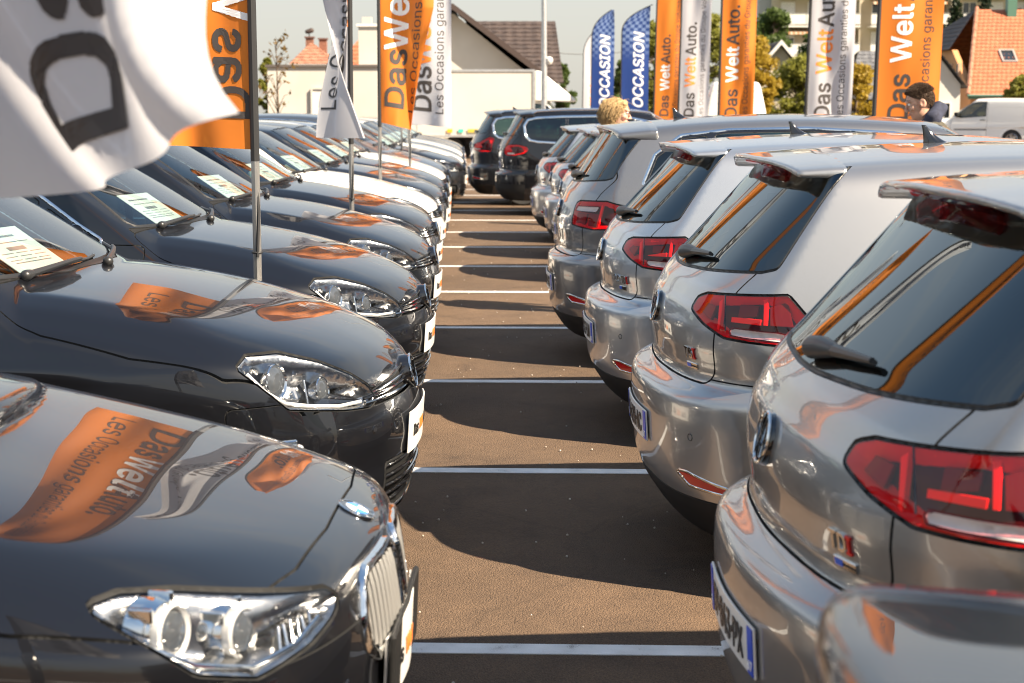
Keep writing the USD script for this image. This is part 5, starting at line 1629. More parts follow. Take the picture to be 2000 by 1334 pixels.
def suv_cfg(tall=True):
    L = 4.43 if tall else 4.80
    c = dict(hatch_cfg())
    k = L - 4.43
    if tall:
        tail = [(.66, 1.0), (.70, 1.07), (.80, 1.105), (1.10, 1.11), (1.28, 1.08), (1.34, 1.03), (1.26, .97), (1.05, .935), (.82, .93), (.70, .955)]
        rev = [(.80, .955), (1.05, .955), (1.04, .985), (.80, .985)]
    else:
        tail = [(.60, .96), (.60, 1.06), (.90, 1.10), (1.16, 1.19), (1.26, 1.16), (1.22, .93), (.90, .925)]
        rev = [(.66, .965), (.92, .965), (.92, .99), (.66, .99)]
    c.update(L=L, axles=(.87, 3.474 + k), wheel_r=.345, arch=.385, bottom=.24 if tall else .19, belt=1.10, handle_z=1.0, flare=.012,
             Zd=TS([(-.1, .74), (.0, .80), (.08, .88), (.2, .94), (.4, 1.0), (.7, 1.06), (1.0, 1.10), (1.3, 1.13), (1.7, 1.12), (2.4, 1.09), (5, 1.10)], .10),
             Fz=T([(.10, .26), (.22, .16), (.30, .05), (.38, .0), (.50, .0), (.62, .004), (.72, .02), (.82, .05), (.90, .13), (.98, .32), (1.05, .6)], .02),
             Wz=T([(.1, -.09), (.24, -.035), (.32, -.02), (.38, -.002), (.65, .0), (.86, -.010), (.93, -.010), (.95, -.022), (1.04, -.045), (1.2, -.10)], .010),
             Wp=TS([(-.2, .80), (.2, .855), (.5, .885), (.9, .902), (1.4, .905), (3.2 + k, .905), (3.8 + k, .89), (4.2 + k, .86), (4.6 + k, .80)], .12),
             Rz=T([(.1, .26), (.26, .12), (.36, .03), (.42, .008), (.55, .0), (.64, .004), (.67, .018), (.70, .075), (.78, .085), (.90, .070), (1.0, .070), (1.10, .085), (1.18, .125), (1.25, .165), (1.60, .375), (1.75, .47)], .010),
             Wc=TS([(.9, .82), (1.4, .835), (2.2, .84), (3.3 + k, .83), (3.8 + k, .81), (4.3 + k, .78)], .15), tumble=.27, tcurve=.20,
             Ws=T([(.7, .60), (1.1, 1.08), (1.3, 1.40), (1.55, 1.83), (1.65, 2.02)], .04),
             Zr=TS([(1.3, 1.46), (1.6, 1.55), (1.9, 1.615), (2.3, 1.66), (2.8, 1.678), (3.4, 1.672), (3.9 + k, 1.645), (4.2 + k, 1.60)], .12),
             spoiler=dict(r=.30, bow=.20, tip=.020, grow=.13, len=.30, lift=.006, half=T([(3.0, .67), (3.8 + k, .66), (4.1 + k, .63)], .05)),
             tail=tail, rev=rev, tail_r=.03 if tall else .014, rw_z=(1.22, 1.60), rw_q=(1.02, 1.14), rw_b=.74, shelf=.69, valance=.50 if tall else .36, reflector_dz=.03 if tall else .1, ws_z=(1.15, 1.60),
             bounds=((-L / 2 - .08, -1.0, .14), (L / 2 + .08, 1.0, 1.74)))
    c['f'] = make_f(c)
    return c


def make_suv(h=.018, tall=True):
    car = Car(suv_cfg(tall), h)
    L, k = car.L, car.L - 4.43
    car.arches('black_plastic' if tall else 'paint')
    fgate = lambda s, a, z, N: (s < .95) & (N[:, 2] < .93) & (N[:, 0] + N[:, 1] > -.1)
    fr = lambda s, a, z, N: (s < .35) & (N[:, 0] > .2)
    car.cut('headlight', 'fq', [(q, z + .13) for q, z in [(1.36, .785), (1.28, .812), (1.10, .803), (.92, .765), (.66, .715), (.575, .68), (.575, .635), (.80, .618), (1.17, .647)]], fgate, 'lens', gap=.007, depth=.010, gm='gap', gname='headlight_seal', r=.012, pair=True)
    car.cut('grille', 'front', [(-.55, .75), (.55, .75), (.545, .80), (.0, .84), (-.545, .80)], fr, 'black_plastic', gap=.006, depth=.004, gm='chrome', gname='grille_frame', r=.006, inset=.02, raised=.004)
    car.cut('hood', 'top', [(.05, -.2), (.075, .3), (.175, .56), (.31, .735), (.55, .822), (.85, .838), (1.12, .815), (1.30, .752), (1.22, .60), (1.12, .30), (1.10, 0), (1.10, -.2)], lambda s, a, z, N: (z > .74) & (N[:, 2] > .12), 'paint', gap=.005, depth=.012, r=.03)
    car.cut('bumper', 'side', [(-.2, .05), (.48, .05), (.50, .40), (.52, .76), (-.2, .76)], lambda s, a, z, N: (s < .8), 'paint', gap=.005, depth=.010, r=.02)
    car.cut('lower_grille', 'front', [(-.46, .34), (.46, .34), (.49, .42), (.44, .56), (-.44, .56), (-.49, .42)], fr, 'black_plastic', gap=.012, gm='black_plastic', gname='grille_frame', depth=.02, r=.02, inset=.03, src='bumper')
    dlo = [(s + k * min(max((s - 2) / 1.9, 0), 1), z) for s, z in SUV_DLO]
    glass_and_doors(car, dlo, ws=[(-.74, 1.15), (.74, 1.15), (.75, 1.17), (.66, 1.55), (.60, 1.59), (0, 1.60), (-.60, 1.59), (-.66, 1.55), (-.75, 1.17)],
                    doors=[[(1.26, 1.10), (1.24, .60), (1.27, .36), (2.46, .34), (2.52, .65), (2.54, 1.12)], [(2.56, 1.12), (2.545, .65), (2.50, .34), (3.0, .36), (3.12, .60), (3.36 + k, .90), (3.50 + k, 1.14)]],
                    pillars=((2.50 + k * .2, .06),), quarter=None, rear_q=(3.32 + k, .035), gate_z=1.06, tw=.034)
    rear_hatch(car)
    car.finish()
    car.cavity('headlight', 'headlight_bowl', 'reflector', .07, .05, .006)
    car.cavity('taillight', 'taillight_bowl', 'red_bowl', .026, .03, .004)
    car.cavity('reversing_lens', 'reversing_bowl', 'lamp_white', .03, .02, .004)
    rear_common(car, 1.26, 1.275, 1.03, 'CX·207·VN', .78 if tall else .80)
    for s in car.c['axles']:
        wheel_parts(car, s, .345, .23, .785, 5, .245)
    mirror(car, s=1.62, z=1.17)
    front_wipers(car, ((-.55, 1.16), (.02, 1.155)), ((.03, 1.19), (.56, 1.195)))
    for sy in (-1, 1):
        P = [car.surf(start=(L / 2 - s, sy * .60, 2.2), direction=(0, 0, -1))[0] + np.array([0, 0, lift]) for s, lift in ((1.95, .0), (2.02, .028), (2.6, .032), (3.3 + k, .032), (3.78 + k, .028), (3.86 + k, .0))]
        car.add('roof_rail', 'chrome_soft', tube(P, .015, 8))
    fin(car, 3.55 + k, .05)
    interior(car, belt=1.10, dash_s=1.5)
    liner(car, [('side', dlo, lambda s, a, z: a > .4), ('front', [(-.75, 1.1), (.75, 1.1), (.64, 1.6), (-.64, 1.6)], lambda s, a, z: s < 2.2), ('front', [(-.76, 1.18), (.76, 1.18), (.66, 1.62), (-.66, 1.62)], lambda s, a, z: s > L - .9)])
    return car


def make_saloon(h=.015):
    """Three-box saloon: only its boot lid shows in the photograph."""
    c = estate_cfg()
    L = c['L']
    c.update(Zd=TS([(-.1, .66), (.0, .705), (.08, .745), (.16, .775), (.3, .822), (.6, .902), (.9, .968), (1.2, 1.020), (1.45, 1.045), (1.9, 1.0), (2.6, .96), (3.4, 1.02), (3.9, 1.10), (4.3, 1.140), (4.5, 1.155), (4.7, 1.165)], .10),
             Cr=T([(-.3, .008), (0, .0), (.3, .008), (.50, .020), (.62, .040), (.72, .080), (.82, .160), (.92, .29)], .022),
             Rz=T([(.1, .20), (.2, .10), (.28, .045), (.36, .014), (.40, .010), (.58, .0), (.645, .004), (.668, .018), (.70, .055), (.80, .050), (.95, .038), (1.11, .022), (1.15, .03), (1.27, .12)], .010),
             Rc=T([(.9, .20), (1.10, .58), (1.40, 1.42), (1.5, 1.75)], .05),
             Zr=TS([(1.5, 1.30), (1.9, 1.375), (2.2, 1.418), (2.6, 1.430), (3.0, 1.412), (3.4, 1.352), (3.8, 1.25), (4.2, 1.13)], .12), k_rear=.05)
    c.pop('spoiler')
    c['f'] = make_f(c)
    car = Car(c, h)
    car.arches()
    front_hatch(car)
    dlo = [(1.66, .985), (1.82, 1.06), (2.10, 1.22), (2.32, 1.310), (2.55, 1.350), (2.9, 1.350), (3.2, 1.305), (3.45, 1.21), (3.66, 1.09), (3.60, 1.02), (2.9, .97), (1.80, .955)]
    c['ws_z'] = (1.055, 1.375)
    glass_and_doors(car, dlo, doors=[[(1.42, .98), (1.40, .55), (1.46, .27), (2.66, .25), (2.72, .60), (2.74, 1.0)], [(2.76, 1.0), (2.745, .60), (2.69, .25), (3.15, .27), (3.30, .50), (3.55, .80), (3.64, 1.03)]], pillars=((2.72, .05),), quarter=None, rear_q=(3.42, .025))
    up = lambda s, a, z, N: (s > L - 1.7) & (N[:, 2] > .35)
    car.cut('rear_window', 'top', [(3.30, -.2), (3.30, .30), (3.36, .50), (3.62, .57), (3.92, .62), (4.00, .56), (4.05, .30), (4.06, 0), (4.06, -.2)], up, 'dark_glass', gap=.014, depth=.006, gm='rubber', gname='rear_window_seal', r=.03)
    car.cut('boot_lid', 'top', [(4.10, -.2), (4.10, .30), (4.04, .66), (4.30, .70), (4.56, .66), (4.70, .60), (4.70, -.2)], lambda s, a, z, N: (s > L - .7) & (z > .72) & (N[:, 2] > -.05) & (a < .8), 'paint', gap=.006, depth=.012, r=.03)
    rg = lambda s, a, z, N: (s > L - .9) & (N[:, 0] < .5) & (N[:, 2] < .9)
    car.cut('taillight', 'rq', [(.60, .82), (.62, .95), (.80, .97), (1.20, .975), (1.30, .93), (1.22, .84), (.90, .81)], rg, 'red_lens', gap=.008, depth=.008, gm='rubber', gname='taillight_seal', r=.02, pair=True)
    car.cut('rear_bumper', 'rs', [(-.2, .05), (.42, .05), (.44, .40), (.46, .70), (-.2, .70)], lambda s, a, z, N: (s > L - .8), 'paint', gap=.005, depth=.008, r=.02)
    car.cut('lower_valance', 'rs', [(-.2, .0), (.60, .0), (.60, .27), (.40, .315), (-.2, .325)], lambda s, a, z, N: (s > L - .8), 'black_plastic', gap=.006, depth=.004, gm='black_plastic', r=.01, src='rear_bumper')
    car.finish()
    hatch_front_detail(car, badge=False)
    car.cavity('taillight', 'taillight_bowl', 'red_bowl', .026, .03, .004)
    for s in c['axles']:
        wheel_parts(car, s, .325, .22, .785, 5, .24)
    mirror(car, s=1.86)
    front_wipers(car, ((-.55, 1.045), (.02, 1.04)), ((.03, 1.07), (.56, 1.075)))
    fin(car, 3.1)
    interior(car, dash_s=1.72, seat_s=2.3, rear_s=3.0)
    return car
# ---------------------------------------------------------------- cars in their rows
ROW = math.atan2(-.033, 1.0)
ROW2 = math.radians(2.4)


def at_front(x_front, y, L):      # middle of a car whose front bumper is at x_front
    return (x_front - L / 2 * math.cos(ROW), y - L / 2 * math.sin(ROW), 0)


def at_rear(x_rear, y, L):
    return (x_rear + L / 2 * math.cos(ROW2), y + L / 2 * math.sin(ROW2), 0)


def again(first, name, label, cat_, loc, rz=ROW, group=None, scale=None):
    """Another car like an earlier one, sharing its parts."""
    t = thing(name, label, cat_, loc, rz, group, scale=scale)
    t.GetReferences().AddInternalReference(first.GetPath())
    t.SetInstanceable(True)
    return t


LG, RG_ = 'cars parked nose out along the left of the aisle', 'cars parked tail out along the right of the aisle'
jr = random.Random(3)
est = make_estate()
e0 = thing('estate_car', 'black car nearest the camera at left with twin chrome grilles and round badge', 'car', at_front(-.235, 3.53, est.L), ROW, LG)
emit(est, e0, 'black')
hf = make_hatch(.015)
XF = lambda y: -.335 - .031 * (y - 6.03)
left = {}
names = [(6.03, 'black', 'black hatchback next behind the nearest car at left, orange flag mirrored in its bonnet'),
         (8.53, 'black', 'black hatchback just behind the orange flag pole at left'),
         (11.03, 'black', 'black hatchback third behind the nearest car at left, in front of the white flag pole'),
         (13.53, 'black', 'black hatchback just behind the twisted white flag pole, next before the nearer white car'),
         (16.03, 'white', 'white hatchback nearest the camera in the left row'),
         (18.53, 'graphite', 'dark grey hatchback directly behind the nearer white car at left'),
         (21.03, 'graphite', 'dark grey hatchback two behind the nearer white car at left'),
         (23.53, 'white', 'second white hatchback from the camera in the left row')]
for y, col, lab in names:
    loc = at_front(XF(y) + jr.uniform(-.02, .02), y + jr.uniform(-.04, .04), hf.L)
    if col not in left:
        left[col] = thing('hatchback', lab, 'car', loc, ROW, LG)
        emit(hf, left[col], col)
    else:
        again(left[col], 'hatchback', lab, 'car', loc, ROW, LG)
pc = make_people_carrier(.018)
cg = thing('people_carrier', 'tall grey people carrier with chrome window line rising behind the left row', 'car', at_front(XF(26.3) + .0, 26.3, pc.L), ROW, LG)
emit(pc, cg, 'blue_grey')
far = [(28.53, 'graphite', 'dark grey hatchback just beyond the tall grey people carrier at left'), (31.03, 'white', 'white hatchback third from the camera in the left row'),
       (33.53, 'graphite', 'dark grey hatchback just beyond the third white car at left'), (36.03, 'white', 'white hatchback farthest away in the left row'), (38.53, 'graphite', 'dark hatchback just beyond the farthest white car at left'), (41.03, 'graphite', 'second to last dark hatchback at the far end of the left row'), (43.53, 'graphite', 'last dark hatchback at the far end of the left row')]
for y, col, lab in far:
    again(left[col], 'hatchback', lab, 'car', at_front(XF(y) + .25 + jr.uniform(-.03, .03), y, hf.L), ROW, LG)

# right row, tails to the aisle
r0 = make_hatch(.015, badge_text='TDI', plate_text='DP·843·PX', sheet=False)
t = thing('hatchback', 'beige grey hatchback nearest on the right with diesel badge and number plate DP 843 PX', 'car', at_rear(.475, 3.53, r0.L), ROW2, RG_)
emit(r0, t, 'beige_grey')
sl = make_saloon()
t = thing('saloon_car', 'dark grey car in the bottom right corner with only its boot lid showing', 'car', at_rear(.24, 1.06, sl.L), ROW2, RG_)
emit(sl, t, 'black')
r1 = make_hatch(.015, badge_text='TSI', plate_text='DA·428·AC', sheet=False)
t = thing('hatchback', 'beige grey hatchback second on the right with petrol badge and number plate DA 428 AC', 'car', at_rear(.455, 6.03, r1.L), ROW2, RG_)
emit(r1, t, 'warm_silver')
r2 = make_hatch(.016, badge_text='2.0 TDI', plate_text='DB·117·LM', sheet=False)
sv = thing('hatchback', 'bright silver hatchback third on the right between the beige grey car and the people carrier', 'car', at_rear(.385, 8.53, r2.L), ROW2, RG_)
emit(r2, sv, 'silver')
t = thing('people_carrier', 'dark silver people carrier with blocky red lights, fourth on the right', 'car', at_rear(.24, 11.03, pc.L), ROW2, RG_)
emit(pc, t, 'grey')
for y, x, lab in ((16.2, .40, 'small silver hatchback first beyond the woman on the right'), (18.7, .36, 'small silver hatchback middle of the three beyond the woman'), (21.1, .24, 'small silver hatchback third beyond the woman, next to the black off-roader')):
    again(sv, 'small_hatchback', lab, 'car', at_rear(x, y, r2.L * .96), ROW2, RG_, (.96, .96, .985))
su = make_suv()
t = thing('off_roader', 'black off-roader with rounded red lights and chrome window frame, right of the aisle', 'car', at_rear(-.28, 26.6, su.L), ROW2, RG_)
emit(su, t, 'black')
mp = make_suv(.02, tall=False)
t = thing('minibus', 'dark grey family van with angular red lights, last on the right of the aisle', 'car', at_rear(-.80, 29.6, mp.L), ROW2, RG_)
emit(mp, t, 'graphite')
# ---------------------------------------------------------------- vans and the box truck
def van_cfg(L=4.4, H=1.82, hood=.95, tall=False):
    c = dict(hatch_cfg())
    zb = 1.10
    dz = H - 1.82
    c.update(L=L, axles=(.85, L - .90), wheel_r=.33, arch=.37, bottom=.20, belt=zb,
             Zd=TS([(-.1, .78), (.0, .84), (.1, .92), (.3, 1.0), (.7, 1.08), (1.0, 1.13), (1.4, 1.15), (L + .5, 1.14)], .10),
             Fz=T([(.10, .16), (.22, .06), (.30, .02), (.38, .0), (.62, .004), (.75, .02), (.85, .05), (.95, .16), (1.05, .5)], .02),
             Wz=T([(.1, -.06), (.24, -.02), (.32, -.01), (.38, .0), (.72, .0), (.95, -.008), (1.12, -.030), (1.3, -.06)], .02),
             Rz=T([(.1, .16), (.26, .05), (.36, .012), (.42, .0), (.56, .0), (.60, .03), (.66, .05), (1.0, .05), (1.3, .08), (1.75, .17), (2.6 + dz, .32)], .02),
             Rb=TS([(-.3, .01), (0, 0), (.3, .01), (.6, .03), (.78, .07), (.86, .15), (.92, .4)], .03),
             Wc=TS([(.9, .84), (1.4, .855), (3.0, .865), (L - .5, .855), (L, .83)], .15), tumble=.13, tcurve=.06,
             Ws=T([(.7, .30), (1.1, hood), (1.4, hood + .42), (1.75, hood + .98), (1.9, hood + 1.25), (2.5, hood + 2.0)] if not tall else [(.7, .4), (1.1, .7), (1.8, 1.25), (2.3, 1.75), (2.7, 2.3)], .05),
             Zr=TS([(1.2, H - .14), (1.7, H - .06), (2.2, H - .01), (2.8, H), (L - .6, H - .01), (L - .2, H - .04), (L + .1, H - .09)], .15), Crr=T([(-.3, .006), (0, 0), (.4, .010), (.6, .025), (.74, .06), (.85, .14)], .04),
             k_roof=.14, k_glass=.08, bounds=((-L / 2 - .1, -1.05, .14), (L / 2 + .1, 1.05, H + .08)))
    c.pop('spoiler', None)
    c['f'] = make_f(c)
    return c


def make_van(h=.03, L=4.4, H=1.82, tall=False, cab_only=None):
    car = Car(van_cfg(L, H, tall=tall), h)
    if cab_only:
        V = car.sh.V
        F = car.sh.R['body']
        car.sh.R['body'] = F[(car.L / 2 - V[F].mean(1)[:, 0]) < cab_only]
    car.arches()
    zt = H - .20
    if tall:
        ws = [(-.72, 1.25), (.72, 1.25), (.66, 1.95), (-.66, 1.95)]
        dlo = [(1.0, 1.20), (1.15, 1.42), (1.55, 1.88), (2.05, 1.92), (2.05, 1.22), (1.4, 1.16)]
    else:
        ws = [(-.76, 1.17), (.76, 1.17), (.70, H - .17), (0, H - .14), (-.70, H - .17)]
        dlo = [(1.35, 1.15), (1.50, 1.28), (1.92, 1.60), (2.10, 1.66), (2.52, 1.68), (2.52, 1.16), (1.6, 1.10)]
    car.cut('windscreen', 'front', ws, lambda s, a, z, N: (N[:, 0] > .25) & (z > 1.12) & (s < 2.6), 'windscreen', gap=.02, gm='rubber', gname='windscreen_seal', r=.03)
    side_glass(car, dlo, pillars=(), quarter=None, rear_q=None, trim='rubber', gate_z=1.08)
    dg = lambda s, a, z, N: (N[:, 1] > .35)
    x0, x1 = dlo[0][0] - .10, dlo[-2][0] + .05
    car.cut('door:0', 'side', [(x0, 1.12), (x0 - .05, .70), (x0 + .0, .36), (x1 - .02, .34), (x1, .8), (x1 + .01, 1.66 if not tall else 1.95), (x1 - .5, 1.70 if not tall else 1.97), (x1 - .68, 1.60 if not tall else 1.9)], dg, 'paint', gap=.010, r=.05, pair=True)
    if not cab_only:
        car.cut('side_panel', 'side', [(x1 + .12, .62), (L - .55, .62), (L - .50, H - .35), (x1 + .12, H - .33)], dg, 'paint', gap=.012, depth=.012, gm='paint', gname='panel_crease', r=.08, pair=True)
        car.cut('rubbing_strip', 'side', [(x0 + .1, .66), (L - 1.35, .66), (L - 1.35, .70), (x0 + .1, .70)], dg, 'black_plastic', gap=.004, r=.004, src='door:0')
        car.cut('taillight', 'rq', [(.82, .72), (.82, 1.15), (1.06, 1.15), (1.02, .72)], lambda s, a, z, N: (s > L - .6), 'reflector_red', gap=.01, gm='rubber', gname='taillight_seal', r=.02, pair=True)
        car.cut(None, 'front', [(-.01, .55), (.01, .55), (.01, H - .1), (-.01, H - .1)], lambda s, a, z, N: (N[:, 0] < -.4) & (s > L - .6), 'paint', gap=.012, r=0)
        for sg in (-1, 1):
            car.cut(f'rear_door_panel:{sg}', 'front', [(.10, 1.25), (.72, 1.25), (.66, H - .28), (.10, H - .26)], lambda s, a, z, N: (N[:, 0] < -.4) & (s > L - .8), 'paint', gap=.014, depth=.012, gm='paint', gname='panel_crease', r=.06, pair=True)
            break
        car.cut('rear_bumper', 'rs', [(-.2, .05), (.30, .05), (.32, .58), (-.2, .58)], lambda s, a, z, N: (s > L - .7), 'black_plastic', gap=.006, r=.02)
    car.cut('headlight', 'fq', [(1.25, .93), (1.05, .95), (.72, .88), (.62, .76), (.80, .72), (1.10, .76)], lambda s, a, z, N: (s < .9) & (N[:, 2] < .93), 'lens', gap=.012, gm='rubber', gname='headlight_seal', r=.03, pair=True)
    car.cut('grille', 'front', [(-.5, .70), (.5, .70), (.48, .78), (-.48, .78)], lambda s, a, z, N: (s < .4) & (N[:, 0] > .2), 'black_plastic', gap=.01, r=.01)
    car.finish()
    car.cavity('headlight', 'headlight_bowl', 'reflector', .06, .05, .006)
    for s in (car.c['axles'] if not cab_only else car.c['axles'][:1]):
        wheel_parts(car, s, .33, .21, .80, 6, .22)
    mirror(car, s=dlo[0][0] + .12, z=1.22, a=.97, m='black_plastic')
    p, n = car.surf(start=(L / 2 - x1 + .16, -1.3, 1.03), direction=(0, 1, 0))
    car.add('door_handle', 'black_plastic', hull_spheres([(*(p + n * .018 + np.array([-.08, 0, 0])), .014), (*(p + n * .018 + np.array([.08, 0, 0])), .014)], 8), 50, both=True)
    interior(car, belt=1.10, dash_s=1.35, seat_s=1.65, rear_s=1.9)
    car.parts = [p for p in car.parts if p[0] not in ('rear_seat', 'cabin_floor')]
    liner(car, [('side', dlo, lambda s, a, z: a > .4), ('front', ws, lambda s, a, z: s < 2.6)], h=.06)
    return car


cad = make_van()
p = W(1917, 210, 76)
k = 1.24
t = thing('delivery_van', 'small white panel van parked facing left in front of the orange house', 'van', (p[0] + .2, 76, 0), math.pi - .62, scale=(k, k, k))
emit(cad, t, 'white')
tv = make_van(.035, 5.3, 2.42, True)
p = W(1442, 160, 43)
t = thing('tall_van', 'tall white van seen from behind over the silver car roofs', 'van', (p[0] + .05, 45.2, 0), math.pi / 2 - .06, scale=(1.1, 1, 1))
emit(tv, t, 'white')

# box truck
cb = make_van(.03, 5.0, 2.25, True, cab_only=2.15)
t = thing('box_truck', 'white box truck parked sideways at the far end of the row', 'truck')
YT = 58.0
bx0, bx1 = W(812, 200, YT)[0], W(1044, 200, YT)[0]
zt, zb_ = W(1000, 136, YT)[2], W(1000, 268, YT)[2]
box_white = noisy('truck_panel', (.50, .465, .405), (.54, .505, .445), .6, .45, .03, 4, dist=.02)
obj('cargo_box', box((bx0 + bx1) / 2, YT + 1.1, (zt + zb_) / 2, bx1 - bx0 - .12, 2.2, zt - zb_ - .08), box_white, t)
edge = []
for z in (zb_ + .04, zt - .04):
    for y in (YT, YT + 2.2):
        edge.append(box((bx0 + bx1) / 2, y, z, bx1 - bx0, .06, .09, bev=.01))
for x in (bx0 + .03, bx1 - .03):
    for y in (YT + .001, YT + 2.199):
        edge.append(box(x, y, (zt + zb_) / 2, .09, .064, zt - zb_ - .01, bev=.01))
for e_ in edge:
    obj('box_rail', e_, galv, t)
for k_, q in enumerate(((.18, (.8, .35, .02)), (.30, (.05, .45, .35)), (.44, (.45, .36, .05)))):
    obj('side_mark', box(bx0 + .6 + q[0] * 3.2, YT - .035, zb_ + .22, .18 if k_ < 2 else .42, .012, .12), mat(f'truck_mark_{("orange", "teal", "ochre")[k_]}', q[1], .5), t)
obj('chassis', cat(box((bx0 + bx1) / 2 + .6, YT + .65, zb_ - .16, bx1 - bx0 + 1.0, .10, .20), box((bx0 + bx1) / 2 + .6, YT + 1.55, zb_ - .16, bx1 - bx0 + 1.0, .10, .20), box(bx0 + 1.2, YT + 1.1, .55, .3, 1.5, .16)), M['black_plastic'], t)
obj('side_guard', cat(box(bx1 - .9, YT + .08, .55, 1.5, .04, .10, bev=.01), box(bx1 - 1.5, YT + .10, .68, .05, .05, .5), box(bx1 - .4, YT + .10, .68, .05, .05, .5)), galv, t)
obj('fuel_tank', place(lathe([(0, -.35), (.18, -.35), (.2, -.32), (.2, .32), (.18, .35), (0, .35)], 20), (bx1 - .8, YT + .35, .52), np.array([[0, 0, 1.0], [0, 1, 0], [-1, 0, 0]])), M['black_plastic'], t)
for x in (W(884, 293, YT)[0],):
    for y in (YT + .28, YT + 1.92):
        sg = -1 if y < YT + 1 else 1
        R = np.array([[1.0, 0, 0], [0, 0, 1.0 * sg], [0, 1.0, 0]])
        obj('tyre', place(lathe([(.22, -.12), (.35, -.12), (.38, -.08), (.38, .08), (.35, .12), (.22, .12), (.22, -.12)], 32), (x, y, .38), R), M['tyre'], t)
        obj('rim', place(cat(lathe([(0, .02), (.10, .02), (.12, .06), (.20, .09), (.225, .12)], 32), *[lathe([(0, .10), (.018, .10), (.018, .06)], 8).apply_translation((.15 * math.cos(q), .15 * math.sin(q), 0)) for q in np.arange(6) * math.pi / 3]), (x, y, .38), R), M['alloy'], t)
        obj('mudguard', place(lathe([(.46, -.16), (.47, .16)], 32).slice_plane((0, .05, 0), (0, 1, 0)), (x, y, .38), np.array([[1.0, 0, 0], [0, 0, 1.0], [0, 1.0, 0]])), M['black_plastic'], t)
# cab, joined to the truck as parts
cab = UsdGeom.Xform.Define(stage, f'{t.GetPath()}/cab')
cab.AddTranslateOp().Set(Gf.Vec3d(bx1 + 1.93 - 2.5 + .05, YT + 1.1, 0))
emit(cb, cab.GetPrim(), 'white')
fz = W(1050, 140, YT)[2]
prof = [(-.05, 2.05), (1.28, 2.02), (1.10, 2.18), (.75, 2.42), (.35, fz - .25), (.10, fz - .03), (-.05, fz)]
fp = [(bx1 + .12 + x, YT + 1.1 + y * w_, z) for x, z in prof for y, w_ in ((-1, .80 - .12 * max(0, x)), (1, .80 - .12 * max(0, x)))]
obj('wind_deflector', cat(hull_spheres([(*q, .05) for q in fp], 8)), PAINTS['white'], t, smooth=40)
# ---------------------------------------------------------------- feather flags
def cloth_mat(name, color, trans=.35):
    return usdkit.material(stage, f'/World/Looks/{name}', {'co': ('texture_coordinate', {}), 'w': ('noise_texture', dict(scale=900.0, detail=1.0)), 'b': ('bump', dict(strength=.08, distance=.001)),
                                                            'd': ('principled_bsdf', dict(base_color=color, roughness=.55, sheen_weight=.2)), 't': ('translucent_bsdf', dict(color=color)), 'm': ('mix_closure', dict(fac=trans))},
                           [('co.object', 'w.vector'), ('w.fac', 'b.height'), ('b.normal', 'd.normal'), ('d.BSDF', 'm.closure1'), ('t.BSDF', 'm.closure2')], surface='m.closure')


FL = {'orange': cloth_mat('cloth_orange', (.72, .20, .014)), 'white': cloth_mat('cloth_white', (.54, .54, .57), .45), 'grey_ink': mat('flag_ink', (.045, .038, .036), .7), 'white_ink': mat('flag_white_ink', (.82, .82, .82), .7), 'orange_ink': mat('flag_orange_ink', (.80, .22, .03), .7)}
FL['blue'] = usdkit.material(stage, '/World/Looks/cloth_blue', {
    'uv': ('uvmap', dict(attribute='st')), 'c': ('checker_texture', dict(color1=(.022, .06, .22), color2=(.17, .25, .46), scale=7.0)), 's': ('separate_xyz', {}), 'f': ('map_range', dict(range_type='smoothstep', from_min=.50, from_max=.72, to_min=0.0, to_max=1.0, clamp=True)), 'mp': ('mapping', dict(mapping_type='point', scale=(1.0, 5.0, 1.0))),
    'mx': ('mix_color', dict(a=(.018, .055, .24))), 'd': ('principled_bsdf', dict(roughness=.5)), 't': ('translucent_bsdf', {}), 'm': ('mix_closure', dict(fac=.3))},
    [('uv.UV', 'mp.vector'), ('mp.vector', 'c.vector'), ('uv.UV', 's.vector'), ('s.y', 'f.value'), ('f.result', 'mx.fac'), ('c.color', 'mx.b'), ('mx.result', 'd.base_color'), ('mx.result', 't.color'), ('d.BSDF', 'm.closure1'), ('t.BSDF', 'm.closure2')], surface='m.closure')
sleeve = mat('flag_sleeve', (.012, .012, .013), .6)
pole_metal = mat('pole_metal', (.50, .48, .45), .32, .9)


